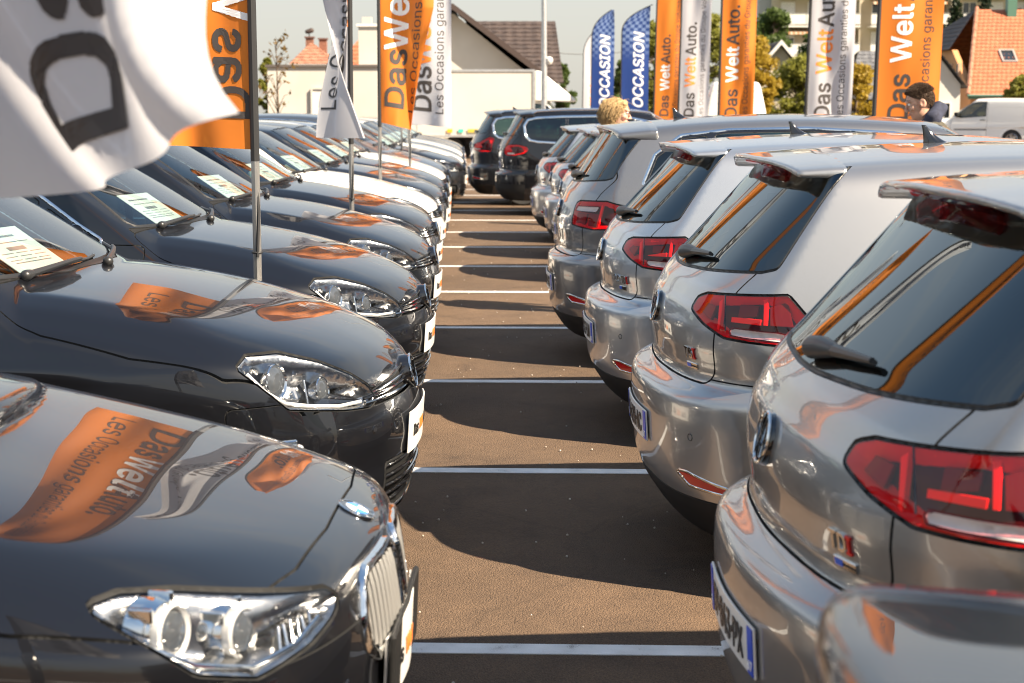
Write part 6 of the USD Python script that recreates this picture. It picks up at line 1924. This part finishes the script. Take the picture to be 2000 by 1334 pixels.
def flag(label, x, y, color, lines, width=.75, H=5.2, z0=1.38, az=0.0, waves=(.10, 1.2, 1.4, 0.0), lean=(0.0, 0.0), twist=0.0, curl=0.0, fold=None, tip=.55, group=None, seed=0, drop=0.0, pole_r=.016, shrink=None, pocket=1.25):
    """A feather flag. az: heading (degrees, 0 = +x) in which the cloth streams; waves: (depth, waves across, waves up, phase); lines: (text, height, across 0..1, start up 0..1, ink)."""
    t = thing('feather_flag', label, 'flag', (x, y, 0), group=group)
    zb = H - .95

    def pole_at(z):
        q = np.clip((z - zb) / (H - zb), 0, 1)
        d = np.array([math.cos(math.radians(az)), math.sin(math.radians(az))])
        bend = tip * width * q ** 2.4
        return np.stack([lean[0] * z + d[0] * bend, lean[1] * z + d[1] * bend, z + 0 * q], -1)

    def surf(s, u, off=0.0):
        """Point at s across (0 pole) and u up (0 bottom), off the cloth by off."""
        s, u = np.asarray(s, float), np.asarray(u, float)
        z = z0 + (H - z0) * u
        P = pole_at(z)
        q = np.clip((z - zb) / (H - zb), 0, 1)
        w = width * (1 - (tip + .25 * (1 - tip)) * q ** 2.4)
        if shrink is not None:
            w = w * shrink(u)
        amp, kx, ku, ph = waves
        a = np.radians(az + twist * (1 - u) * s)
        lat = amp * s ** .8 * np.sin(2 * np.pi * (kx * s + ku * u + ph)) + amp * .35 * s * np.sin(2 * np.pi * (2.3 * kx * s - 1.7 * ku * u + .3 + ph))
        along = w * s * (1 - .5 * (amp / width) ** 2)
        if curl:
            c = np.clip((s - .35) / .65, 0, 1) ** 2 * curl * np.clip(1.2 - u * 2.2, 0, 1)
            along = along - w * c * .9
            lat = lat + w * c * .45
        zz = z - drop * s * np.clip(1 - 3 * u, 0, 1)
        if fold is not None:
            along, lat, zz = fold(s, u, along, lat, zz)
        X = P[..., 0] + along * np.cos(a) - lat * np.sin(a)
        Y = P[..., 1] + along * np.sin(a) + lat * np.cos(a)
        return np.stack([X, Y, zz + 0 * X], -1)

    def surf_n(s, u):
        e = 2e-3
        n = np.cross(surf(s + e, u) - surf(s - e, u), surf(s, u + e) - surf(s, u - e))
        return n / np.maximum(np.linalg.norm(n, axis=-1, keepdims=True), 1e-9)

    ns, nu = 28, 120
    S, U = np.meshgrid(np.linspace(0, 1, ns + 1), np.linspace(0, 1, nu + 1), indexing='ij')
    V = surf(S, U).reshape(-1, 3)
    N = surf_n(S, U).reshape(-1, 3)
    i, j = np.meshgrid(np.arange(ns), np.arange(nu), indexing='ij')
    a = (i * (nu + 1) + j).ravel()
    F = np.vstack([np.stack([a, a + nu + 1, a + nu + 2], 1), np.stack([a, a + nu + 2, a + 1], 1)])
    path = numbered(str(t.GetPath()), 'cloth')
    m = usdkit.mesh(stage, path, (V, F), FL[color], smooth=False, uv=np.stack([S.ravel(), U.ravel()], 1))
    m.CreateNormalsAttr(Vt.Vec3fArray.FromNumpy(N.astype(np.float32)))
    m.SetNormalsInterpolation('vertex')
    zz = np.concatenate([[.0], np.linspace(z0 - .05, H, 40)])
    P = pole_at(zz)
    obj('pole', tube(P[:2], pole_r * 1.15, 10), pole_metal, t)
    obj('ground_spike', cat(lathe([(0, .05), (.03, .05), (.035, .02), (.20, .012), (.21, .004), (0, .004)], 20)), pole_metal, t)
    obj('sleeve', tube(P[1:], np.linspace(pole_r * pocket, pole_r * .7 * pocket, len(P) - 1), 10), sleeve, t)
    obj('tie', cat(tube([P[1] + np.array([.0, 0, -.01]), P[1] + np.array([.012, -.012, -.22]), P[1] + np.array([.004, -.018, -.42])], .008, 6), trimesh.creation.torus(pole_r * 1.3, .005, 16, 6).apply_translation(P[1] + np.array([0, 0, -.40]))), sleeve, t)
    for text, h, s0, u0, ink, bold, it in lines:
        tm = meshkit.text_mesh(text, h, .002, bold)
        v, f = np.array(tm.vertices), np.array(tm.faces)
        top = (v[f][:, :, 2] > .0015).all(1)
        f = f[top]
        used, inv = np.unique(f, return_inverse=True)
        q = trimesh.Trimesh(v[used], inv.reshape(-1, 3), process=False)
        vv, ff = trimesh.remesh.subdivide_to_size(q.vertices, q.faces, .045, max_iter=8)
        if it:
            vv[:, 0] += vv[:, 1] * .22
        s = s0 - vv[:, 1] / width
        u = u0 + vv[:, 0] / (H - z0)
        keep = (s[ff] > .01).all(1) & (s[ff] < .99).all(1) & (u[ff] > .003).all(1) & (u[ff] < .985).all(1)
        ff = ff[keep]
        if not len(ff):
            continue
        base, n = surf(s, u), surf_n(s, u)
        both = trimesh.util.concatenate([trimesh.Trimesh(base + n * .0025, ff, process=False), trimesh.Trimesh(base - n * .0025, ff[:, ::-1], process=False)])
        obj('lettering', both, FL[ink], t, smooth=False)
    return t


def das(color, u0=.03, k=1.0):
    a, b = ('grey_ink', 'white_ink') if color == 'orange' else ('grey_ink', 'orange_ink')
    h = .245 * k
    fu = lambda m: m / 3.82
    L1 = [('Das', h, .52, u0, a, True, False), ('Welt', h, .52, u0 + fu(2.15 * h + .08 * k), b, True, False), ('Auto.', h, .52, u0 + fu(2.15 * h + .08 * k + 2.42 * h + .035 * k), a, True, False)]
    return L1 + [('Les Occasions garanties du Groupe Volkswagen', h * .46, .82, u0, 'grey_ink', False, False)]


def occasion(u0=.10):
    return [('OCCASION', .33, .80, u0, 'white_ink', True, True)]


# left row, standing between the cars
FG = None
flag('nearest white feather flag with big grey letters blowing across the upper left corner', -.80, 2.36, 'white', [('Das WeltAuto.', .185, .56, .010, 'grey_ink', True, False), ('Les Occasions garanties du Groupe Volkswagen', .085, .80, .068, 'grey_ink', False, False)], width=.60, z0=1.475, az=-25, waves=(.035, .75, .8, .10), H=5.0, twist=0, shrink=lambda u: .76 + .26 * np.exp(-u / .04),
     fold=lambda s, u, al, la, z: (al - .05 * np.clip(1 - u * 6, 0, 1) * np.clip(s - .6, 0, 1), la + .12 * np.clip(1 - u * 9, 0, 1) ** 1.2 * np.sin(s * 5.5 + .2) + .055 * np.sin(s * 11 + u * 30) * np.clip(1 - u * 5, 0, 1), z + .125 * np.clip(1 - u * 6, 0, 1) * np.clip(s, 0, 1) ** 1.5))
flag('orange feather flag on a steel pole between the two nearest dark hatchbacks at left', -1.12, 7.28, 'orange', [('Das', .165, .38, .03, 'grey_ink', True, False), ('Welt', .165, .38, .145, 'white_ink', True, False), ('Auto.', .165, .38, .25, 'grey_ink', True, False), ('Les Occasions garanties du Groupe Volkswagen', .10, .80, .03, 'grey_ink', False, False)], width=.47, z0=1.44, az=172, waves=(.05, .8, 1.0, .3), lean=(-.002, 0), drop=-.02)
flag('white feather flag twisted narrow round its pole behind the orange one at left', -1.19, 12.28, 'white', das('white', .05), width=.52, z0=1.42, az=150, waves=(.16, 1.3, .9, .1), twist=120, lean=(.004, 0),
     shrink=lambda u: .62 + .30 * np.cos(2 * np.pi * (u * 1.6 + .05)))
flag('orange feather flag folded over on itself, third from the camera at left', -1.37, 17.28, 'orange', das('orange', .04), width=.60, z0=1.50, az=-12, waves=(.09, .9, 1.3, .55), twist=0, lean=(.001, 0),
     fold=lambda s, u, al, la, z: (al * (1 - .55 * np.clip(1 - u * 3.2, 0, 1) * s), la + .22 * np.clip(1 - u * 3.2, 0, 1) * s ** 2, z - .10 * s * np.clip(1 - u * 4, 0, 1)))
flag('white feather flag with long small print, fourth from the camera at left', -1.36, 22.2, 'white', das('white', .04), width=.56, z0=1.46, az=-4, waves=(.05, .8, 1.1, .1), drop=.06)
flag('orange feather flag mostly hidden behind the white one with small print', -1.80, 27.2, 'orange', das('orange', .04), width=.55, z0=1.45, az=10, waves=(.08, .9, 1.2, .2))
flag('white feather flag farthest away in the left row', -2.0, 32.2, 'white', das('white', .06), width=.60, z0=1.36, az=-8, waves=(.06, .9, 1.2, .5))
# right row, beyond the bonnets of the silver cars
RG = None
for (u, Y, color, wv, ln, wd, lab) in [
    (1708, 21.3, 'orange', (.035, .9, .9, .1), .022, .80, 'big orange feather flag beside the man, nearest on the right'),
    (1574, 27.6, 'white', (.07, 1.2, 1.4, .35), .024, .74, 'white feather flag left of the big orange one on the right'),
    (1404, 35.0, 'orange', (.05, 1.0, 1.2, .6), .014, .72, 'orange feather flag standing in front of the tall white van'),
    (1325, 41.5, 'white', (.05, 1.0, 1.0, .2), .018, .74, 'white feather flag overlapping the far orange one on the right'),
    (1277, 48.0, 'orange', (.04, .9, 1.0, .8), .020, .80, 'far orange feather flag next to the right blue flag')]:
    p = W(u, 205, Y)
    flag(lab, p[0] - ln * p[2], Y, color, das(color, .05), width=wd, z0=1.25, az=-8, waves=wv, lean=(ln, 0), H=5.9, drop=.02, pocket=1.8)
for (u, Y, lab, wd, tp) in [(1212, 56, 'blue feather flag with checkered top nearer the orange flags', .92, 1.1), (1154, 58, 'blue feather flag with checkered top farther left, behind the woman', .78, .85)]:
    p = W(u, 205, Y)
    flag(lab, p[0] - .008 * p[2], Y, 'blue', occasion(), width=wd, z0=1.35, az=-6, waves=(.03, .6, .7, .2), lean=(.008, 0), H=5.15 if u > 1200 else 5.1, tip=tp, drop=.02)
p = W(1138, 205, 60)
flag('narrow white feather flag at the far left of the two blue flags', p[0] - .012 * p[2], 60, 'white', [('Das', .2, .72, .05, 'grey_ink', True, False), ('WeltAuto.', .2, .72, .17, 'orange_ink', True, False)], width=.62, z0=1.3, az=12, waves=(.05, .8, .8, .4), lean=(.012, 0), H=4.6, tip=.9)

# lamp post with a camera dome, and the overhead cable
p = W(1061, 190, 47)
t = thing('lamp_post', 'tall thin grey post with a white camera dome, rising behind the box truck', 'lamp post', (p[0], 47, 0))
obj('post', tube([(.04, 0, 0), (.02, 0, 4), (-.04, 0, 8.2)], [.095, .075, .05], 14), galv, t)
obj('base_plate', box(.04, 0, .02, .36, .36, .04, bev=.01), galv, t)
cz = W(1061, 118, 47)[2]
obj('bracket', tube([(.02, 0, cz + .06), (.15, 0, cz + .06)], .025, 8), wood_white, t)
obj('camera_dome', cat(lathe([(0, -.11), (.06, -.09), (.10, -.03), (.11, .02), (.10, .08), (.05, .12), (0, .125)], 24).apply_translation((.16, 0, cz - .02))), wood_white, t)
obj('lamp_head', hull_spheres([(-.04, 0, 8.2, .07), (-.5, 0, 8.32, .06), (-1.0, 0, 8.34, .09), (-.9, .12, 8.33, .05), (-.9, -.12, 8.33, .05)], 8), galv, t)
a, b = W(1083, 103, 90), W(1300, 85, 92)
c = tag(obj('overhead_cable', tube([a + (b - a) * q + np.array([0, 0, -1.1 * q * (1 - q)]) for q in np.linspace(0, 1, 12)], .022, 5), mat('cable', (.10, .10, .10), .7)), 'thin overhead cable crossing the sky between the brown roof and the trees', 'cable')
# ---------------------------------------------------------------- people
def capsule(P, a, b, ra, rb):
    a, b = np.asarray(a, float), np.asarray(b, float)
    d = b - a
    t = np.clip(((P - a) @ d) / (d @ d), 0, 1)
    return np.linalg.norm(P - a - t[:, None] * d, axis=1) - (ra + (rb - ra) * t)


def ellipsoid(P, c, r):
    q = (P - np.asarray(c)) / np.asarray(r)
    k = np.linalg.norm(q, axis=1)
    return (k - 1) * k / np.maximum(np.linalg.norm(q / np.asarray(r), axis=1), 1e-6)


def union(k, *fs):
    o = fs[0]
    for f in fs[1:]:
        o = smin(o, f, k)
    return o


def implicit_part(name, f, lo, hi, h, m, parent):
    V, F = mesh_implicit(f, lo, hi, h)
    N = grad(f, V)
    N /= np.maximum(np.linalg.norm(N, axis=1, keepdims=True), 1e-9)
    return obj(name, (V, F), m, parent, normals=N)


skin_w = mat('skin_fair', (.50, .30, .22), .6, subsurface_weight=.15, subsurface_scale=.01)
skin_m = mat('skin_tan', (.42, .24, .165), .6, subsurface_weight=.15, subsurface_scale=.01)
eye_white = mat('eye_white', (.75, .73, .70), .25)
eye_dark = mat('eye_dark', (.03, .02, .015), .2)
lip = mat('lip', (.42, .17, .14), .45)


def person(label, x, y, rz, height, skin, hair_kind, hair_m, top_m, trousers_m, head_pitch=0.0, female=False, extra=None, lean=0.0):
    """A standing person facing local +x: one continuous body, with hair, clothes, eyes and mouth as parts."""
    t = thing('person', label, 'person', (x, y, 0), rz)
    H = height
    k = H / 1.75
    hz = 1.635 * k                      # middle of the head
    sh = (.172 if female else .20) * k
    J = lambda *q: np.array(q) * k
    hip = np.array([0, 0, .95 * k])
    cl, sl = math.cos(lean), math.sin(lean)

    def unbend(P):
        q = P - hip
        q = np.stack([q[:, 0] * cl - q[:, 2] * sl, q[:, 1], q[:, 0] * sl + q[:, 2] * cl], 1) + hip
        w_ = np.clip((P[:, 2] - .84 * k) / (.22 * k), 0, 1)[:, None]
        return P + (q - P) * w_ * w_ * (3 - 2 * w_)

    def bent(p):
        p = np.asarray(p, float) - hip
        return np.array([p[0] * cl + p[2] * sl, p[1], -p[0] * sl + p[2] * cl]) + hip

    head_c = np.array([.012, 0, hz])
    cp, sp = math.cos(head_pitch), math.sin(head_pitch)

    def to_head(P):
        q = (P - np.array([0, 0, hz - .09 * k])) / k
        return np.stack([q[:, 0] * cp - q[:, 2] * sp, q[:, 1], q[:, 0] * sp + q[:, 2] * cp], 1) - np.array([0, 0, .09])

    def from_head(q):
        q = np.asarray(q, float) + np.array([0, 0, .09])
        return bent(np.array([q[0] * cp + q[2] * sp, q[1], -q[0] * sp + q[2] * cp]) * k + np.array([0, 0, hz - .09 * k]))

    def head_f(P):
        q = to_head(P)
        ya = np.abs(q[:, 1])
        qm = np.stack([q[:, 0], ya, q[:, 2]], 1)
        f = union(.03, ellipsoid(q, (-.008, 0, .03), (.098, .076, .092)), ellipsoid(q, (.026, 0, -.035), (.062, .060, .080)), ellipsoid(q, (.058, 0, -.088), (.026, .030, .022)))
        f = union(.012, f, capsule(q, (.090, 0, .022), (.112, 0, -.022), .008, .0135), ellipsoid(qm, (.098, .013, -.026), (.012, .010, .008)))          # nose
        f = smin(f, ellipsoid(qm, (.083, .030, .038), (.016, .030, .010)), .012)                                                                          # brow
        f = smax(f, -ellipsoid(qm, (.098, .031, .018), (.018, .018, .011)), .012)                                                                          # eye sockets
        f = smin(f, ellipsoid(q, (.084, 0, -.055), (.016, .026, .010)), .01)                                                                              # mouth
        f = smin(f, ellipsoid(qm, (.062, .046, -.015), (.026, .022, .022)), .02)                                                                          # cheeks
        ear = smax(ellipsoid(qm, (-.008, .080, .0), (.026, .012, .036)), -ellipsoid(qm, (-.002, .094, .004), (.015, .010, .022)), .006)
        f = smin(f, ear, .006)
        return f * k

    arm = [J(0, sh / k, 1.40), J(-.03, sh / k + .075, 1.12), J(.08, sh / k + .06, .88)]
    hand = []
    w = arm[2]
    fd = np.array([.22, 0, -.97])
    for j, (dy, ln) in enumerate(((-.027, .070), (-.009, .078), (.009, .074), (.027, .060))):
        b0 = w + fd * .085 + np.array([.30 * dy * 0, 0, 0]) + np.array([dy, 0.0, 0])
        b1 = b0 + np.array([.25, -.10, -.95]) * ln * .55
        b2 = b1 + np.array([.05, -.35, -.93]) * ln * .5
        hand += [(b0, b1, .0092, .0085), (b1, b2, .0085, .0072)]
    th0, th1, th2 = w + fd * .03 + np.array([.028, 0, 0]), w + fd * .065 + np.array([.052, -.012, 0]), w + fd * .10 + np.array([.050, -.022, 0])
    hand += [(th0, th1, .012, .010), (th1, th2, .010, .008)]

    def mirror_y(P):
        return np.stack([P[:, 0], np.abs(P[:, 1]), P[:, 2]], 1)

    leg = [J(0, .095, .92), J(.015, .10, .50), J(-.02, .105, .09)]

    def body_f(P):
        Q = mirror_y(P)
        f = union(.05 * k, head_f(P), capsule(P, J(-.015, 0, 1.40), J(0, 0, 1.55), .058 * k, .052 * k))
        f = union(.07 * k, f, ellipsoid(P, J(-.01, 0, 1.27), np.array([.115, sh / k * .98, .20]) * k), ellipsoid(P, J(-.005, 0, 1.02), np.array([.105, .150, .20]) * k), capsule(Q, J(-.01, .05, 1.41), arm[0], .06 * k, .058 * k))
        f = union(.03 * k, f, capsule(Q, arm[0], arm[1], .050 * k, .041 * k), capsule(Q, arm[1], arm[2], .041 * k, .028 * k))
        f = union(.05 * k, f, capsule(Q, leg[0], leg[1], .085 * k, .056 * k), capsule(Q, leg[1], leg[2], .054 * k, .038 * k))
        f = union(.02 * k, f, capsule(Q, leg[2], J(.13, .11, .035), .040 * k, .028 * k))
        f = union(.012, f, capsule(Q, arm[2] + fd * .02, arm[2] + fd * .075, .026, .030))
        for a_, b_, ra, rb in hand:
            f = smin(f, capsule(Q, a_, b_, ra, rb), .004)
        return f

    implicit_part('body', lambda P: body_f(unbend(P)), (-.35, -.42, .0), (.85 * lean + .35, .42, H + .06), .014, skin, t)
    # clothes
    def top_f(P):
        Q = mirror_y(P)
        f = union(.08 * k, ellipsoid(P, J(-.012, 0, 1.26), np.array([.145, sh / k * 1.10, .23]) * k), ellipsoid(P, J(-.005, 0, .98), np.array([.135, .180, .22]) * k), capsule(Q, J(-.015, .05, 1.415), arm[0], .075 * k, .075 * k))
        f = union(.035 * k, f, capsule(Q, arm[0], arm[1], .070 * k, .056 * k), capsule(Q, arm[1], arm[2], .056 * k, .042 * k))
        f = f + .006 * np.sin(P[:, 2] * 55 + 3 * np.sin(P[:, 1] * 18)) * (np.abs(P[:, 1]) > .1)
        f = smax(f, -(capsule(P, J(.02, 0, 1.44), J(.03, 0, 1.60), .062 * k, .075 * k)), .01)
        return smax(f, (.80 * k) - P[:, 2], .02)
    implicit_part('jacket', lambda P: top_f(unbend(P)), (-.35, -.42, .6 * k), (.85 * lean + .35, .42, 1.6 * k), .014, top_m, t)
    tf = lambda P: smax(smax(union(.05 * k, ellipsoid(P, J(-.005, 0, .98), np.array([.120, .165, .16]) * k), capsule(mirror_y(P), leg[0], leg[1], .100 * k, .075 * k), capsule(mirror_y(P), leg[1], J(-.02, .105, .10), .075 * k, .062 * k)), .055 - P[:, 2], .01), P[:, 2] - 1.0 * k, .01)
    implicit_part('trousers', tf, (-.25, -.3, .0), (.25, .3, 1.05 * k), .016, trousers_m, t)
    shf = lambda P: smax(union(.03, capsule(mirror_y(P), J(-.05, .105, .05), J(.15, .115, .038), .052, .046), capsule(mirror_y(P), J(-.03, .105, .05), J(-.02, .105, .11), .052, .05)), .004 - P[:, 2], .005)
    implicit_part('shoes', shf, (-.2, -.3, -.02), (.3, .3, .2), .012, M['black_plastic'], t)
    # face
    for sy in (-1, 1):
        c = from_head((.080, sy * .031, .018))
        obj('eye', trimesh.creation.icosphere(2, .0125 * k).apply_translation(c), eye_white, t, smooth=True)
        obj('iris', trimesh.creation.icosphere(2, .0060 * k).apply_translation(c + (from_head((.095, sy * .031, .018)) - c) * .55), eye_dark, t, smooth=True)
    br = [tube([from_head((.088, sy * .016, .042)), from_head((.090, sy * .032, .047)), from_head((.076, sy * .050, .041))], [.004, .0045, .003], 6) for sy in (-1, 1)]
    for b_ in br:
        obj('eyebrow', b_, hair_m, t)
    obj('mouth', cat(*[tube([from_head((.088, -.024, z_)), from_head((.1005, 0, z_ + dz_)), from_head((.088, .024, z_))], [.002, .0048, .002], 6) for z_, dz_ in ((-.0525, .002), (-.0600, -.002))]), lip, t)
    # hair: a cap with strands
    rng = np.random.default_rng(5 if female else 8)
    q0 = []
    n = 5200
    U = rng.normal(size=(n * 3, 3))
    U /= np.linalg.norm(U, axis=1, keepdims=True)
    sk = np.array([-.012, 0, .032]) + U * np.array([.100, .080, .095])
    if hair_kind == 'bob':
        keep = (sk[:, 0] < .060 - .5 * np.maximum(0, .07 - sk[:, 2])) & (sk[:, 2] > -.045)
    else:
        keep = (sk[:, 0] < .070 - 1.15 * np.maximum(0, .085 - sk[:, 2])) & (sk[:, 2] > -.055)
    sk, U = sk[keep][:n], U[keep][:n]
    pts, cnt = [], []
    for p_, u_ in zip(sk, U):
        if hair_kind == 'bob':
            ln = rng.uniform(.04, .085)
            d0 = u_ * .25 + np.array([-.35, 0, .15]) + rng.normal(size=3) * .12
            P = [p_]
            for j in range(5):
                d0 = d0 + np.array([.05 * (p_[0] > .02), np.sign(p_[1]) * .03, -.42])
                d0 /= np.linalg.norm(d0)
                nx = P[-1] + d0 * ln / 5
                e = (nx - np.array([-.008, 0, .02])) / np.array([.107, .086, .101])
                r_ = np.linalg.norm(e)
                if r_ < 1:
                    nx = np.array([-.008, 0, .02]) + e / r_ * np.array([.107, .086, .101])
                P.append(nx)
        else:
            top = p_[2] > .06
            ln = rng.uniform(.015, .032) if top else rng.uniform(.005, .012)
            d0 = u_ * .6 + np.array([.15 if top else -.2, 0, .35 if top else -.5]) + rng.normal(size=3) * .25
            d0 /= np.linalg.norm(d0)
            P = [p_ + d0 * ln * j / 3 for j in range(4)]
        pts += [from_head(q) for q in P]
        cnt.append(len(P))
    cv = UsdGeom.BasisCurves.Define(stage, numbered(str(t.GetPath()), 'hair_strands'))
    cv.CreateTypeAttr('linear')
    cv.CreatePointsAttr(Vt.Vec3fArray.FromNumpy(np.array(pts, np.float32)))
    cv.CreateCurveVertexCountsAttr(Vt.IntArray.FromNumpy(np.array(cnt, np.int32)))
    cv.CreateWidthsAttr(Vt.FloatArray.FromNumpy(np.full(len(pts), .0019 * k, np.float32)))
    cv.SetWidthsInterpolation('vertex')
    UsdShade.MaterialBindingAPI.Apply(cv.GetPrim()).Bind(hair_m)

    def hair_f(P):
        q = to_head(P)
        f = ellipsoid(q, (-.012, 0, .032), (.101, .081, .096))
        wob = .0018 * np.sin(q[:, 0] * 90 + q[:, 1] * 70) * np.sin(q[:, 2] * 80)
        if hair_kind == 'bob':
            f = union(.02, f, ellipsoid(q, (-.058, 0, -.005), (.050, .074, .080)), ellipsoid(q, (-.098, 0, .070), (.040, .042, .046)), ellipsoid(q, (.052, 0, .088), (.040, .066, .030)))
            f = smax(f, q[:, 0] - (.075 - .7 * np.maximum(0, .075 - q[:, 2])), .01)
            f = smax(f, -.085 - q[:, 2], .02)
        else:
            f = union(.02, f, ellipsoid(q, (.012, 0, .112), (.066, .060, .022)))
            f = smax(f, q[:, 0] - (.088 - 1.25 * np.maximum(0, .090 - q[:, 2])), .008)
            f = smax(f, -.06 - q[:, 2] + .0, .01)
            f = smax(f, -ellipsoid(np.stack([q[:, 0], np.abs(q[:, 1]), q[:, 2]], 1), (-.006, .085, .0), (.030, .022, .042)), .006)
        return (f + wob) * k
    hc_ = bent((0, 0, hz))
    implicit_part('hair', lambda P: hair_f(unbend(P)), tuple(hc_ - np.array([.26, .16, .22])), tuple(hc_ + np.array([.24, .16, .24])), .008, hair_m, t)
    if extra:
        extra(t, from_head, k, unbend, bent)
    return t


hair_blond = noisy('hair_blond', (.26, .16, .065), (.52, .36, .17), 60, .75)
hair_brown = noisy('hair_brown', (.035, .020, .012), (.10, .058, .032), 90, .85)


def glasses(t, fh, k, unbend, bent):
    for sy in (-1, 1):
        ring = trimesh.creation.torus(.021 * k, .0018 * k, 24, 6)
        obj('spectacle_rim', place(ring, fh((.106, sy * .032, .014)), frame((1, sy * .25, 0))), M['black_gloss'], t)
        obj('spectacle_arm', tube([fh((.100, sy * .053, .018)), fh((.05, sy * .078, .016)), fh((-.01, sy * .088, .012))], .0018, 6), M['black_gloss'], t)
    obj('spectacle_bridge', tube([fh((.108, -.012, .018)), fh((.113, 0, .021)), fh((.108, .012, .018))], .0018, 6), M['black_gloss'], t)


def hood(t, fh, k, unbend, bent):
    f = lambda P: smax(union(.03, *[capsule(P, a, b, .058, .058) for a, b in (((.07, -.10, 1.45 * k), (-.04, -.12, 1.50 * k)), ((-.04, -.12, 1.50 * k), (-.13, 0, 1.54 * k)), ((-.13, 0, 1.54 * k), (-.04, .12, 1.50 * k)), ((-.04, .12, 1.50 * k), (.07, .10, 1.45 * k)))]), -1.0 + 0 * P[:, 0], .01) + .005 * np.sin(P[:, 2] * 80 + P[:, 1] * 40)
    c_ = bent((0, 0, 1.45 * k))
    implicit_part('jacket_hood', lambda P: f(unbend(P)), tuple(c_ - .34), tuple(c_ + .34), .014, navy, t)


navy = noisy('cloth_navy', (.014, .016, .032), (.026, .030, .055), 30, .9, .3, 200, dist=.004)
olive = noisy('cloth_olive', (.045, .040, .026), (.075, .066, .045), 30, .9, .3, 200, dist=.004)
beige = noisy('cloth_beige', (.48, .40, .32), (.58, .50, .41), 30, .9, .3, 200, dist=.004)
denim = noisy('denim', (.03, .04, .07), (.05, .065, .10), 60, .9, .2, 300, dist=.003)

p = W(1203, 206, 13.2)
person('woman with short blond hair and glasses standing behind the people carrier', p[0], 13.2, -.15, 1.70, skin_w, 'bob', hair_blond, beige, denim, .10, True, glasses)
p = W(1794, 205, 13.0)
person('man with short brown hair in a navy hooded jacket looking left', p[0] + .30, 13.0, math.pi - .08, 1.85, skin_m, 'short', hair_brown, olive, denim, -.12, False, hood, .42)
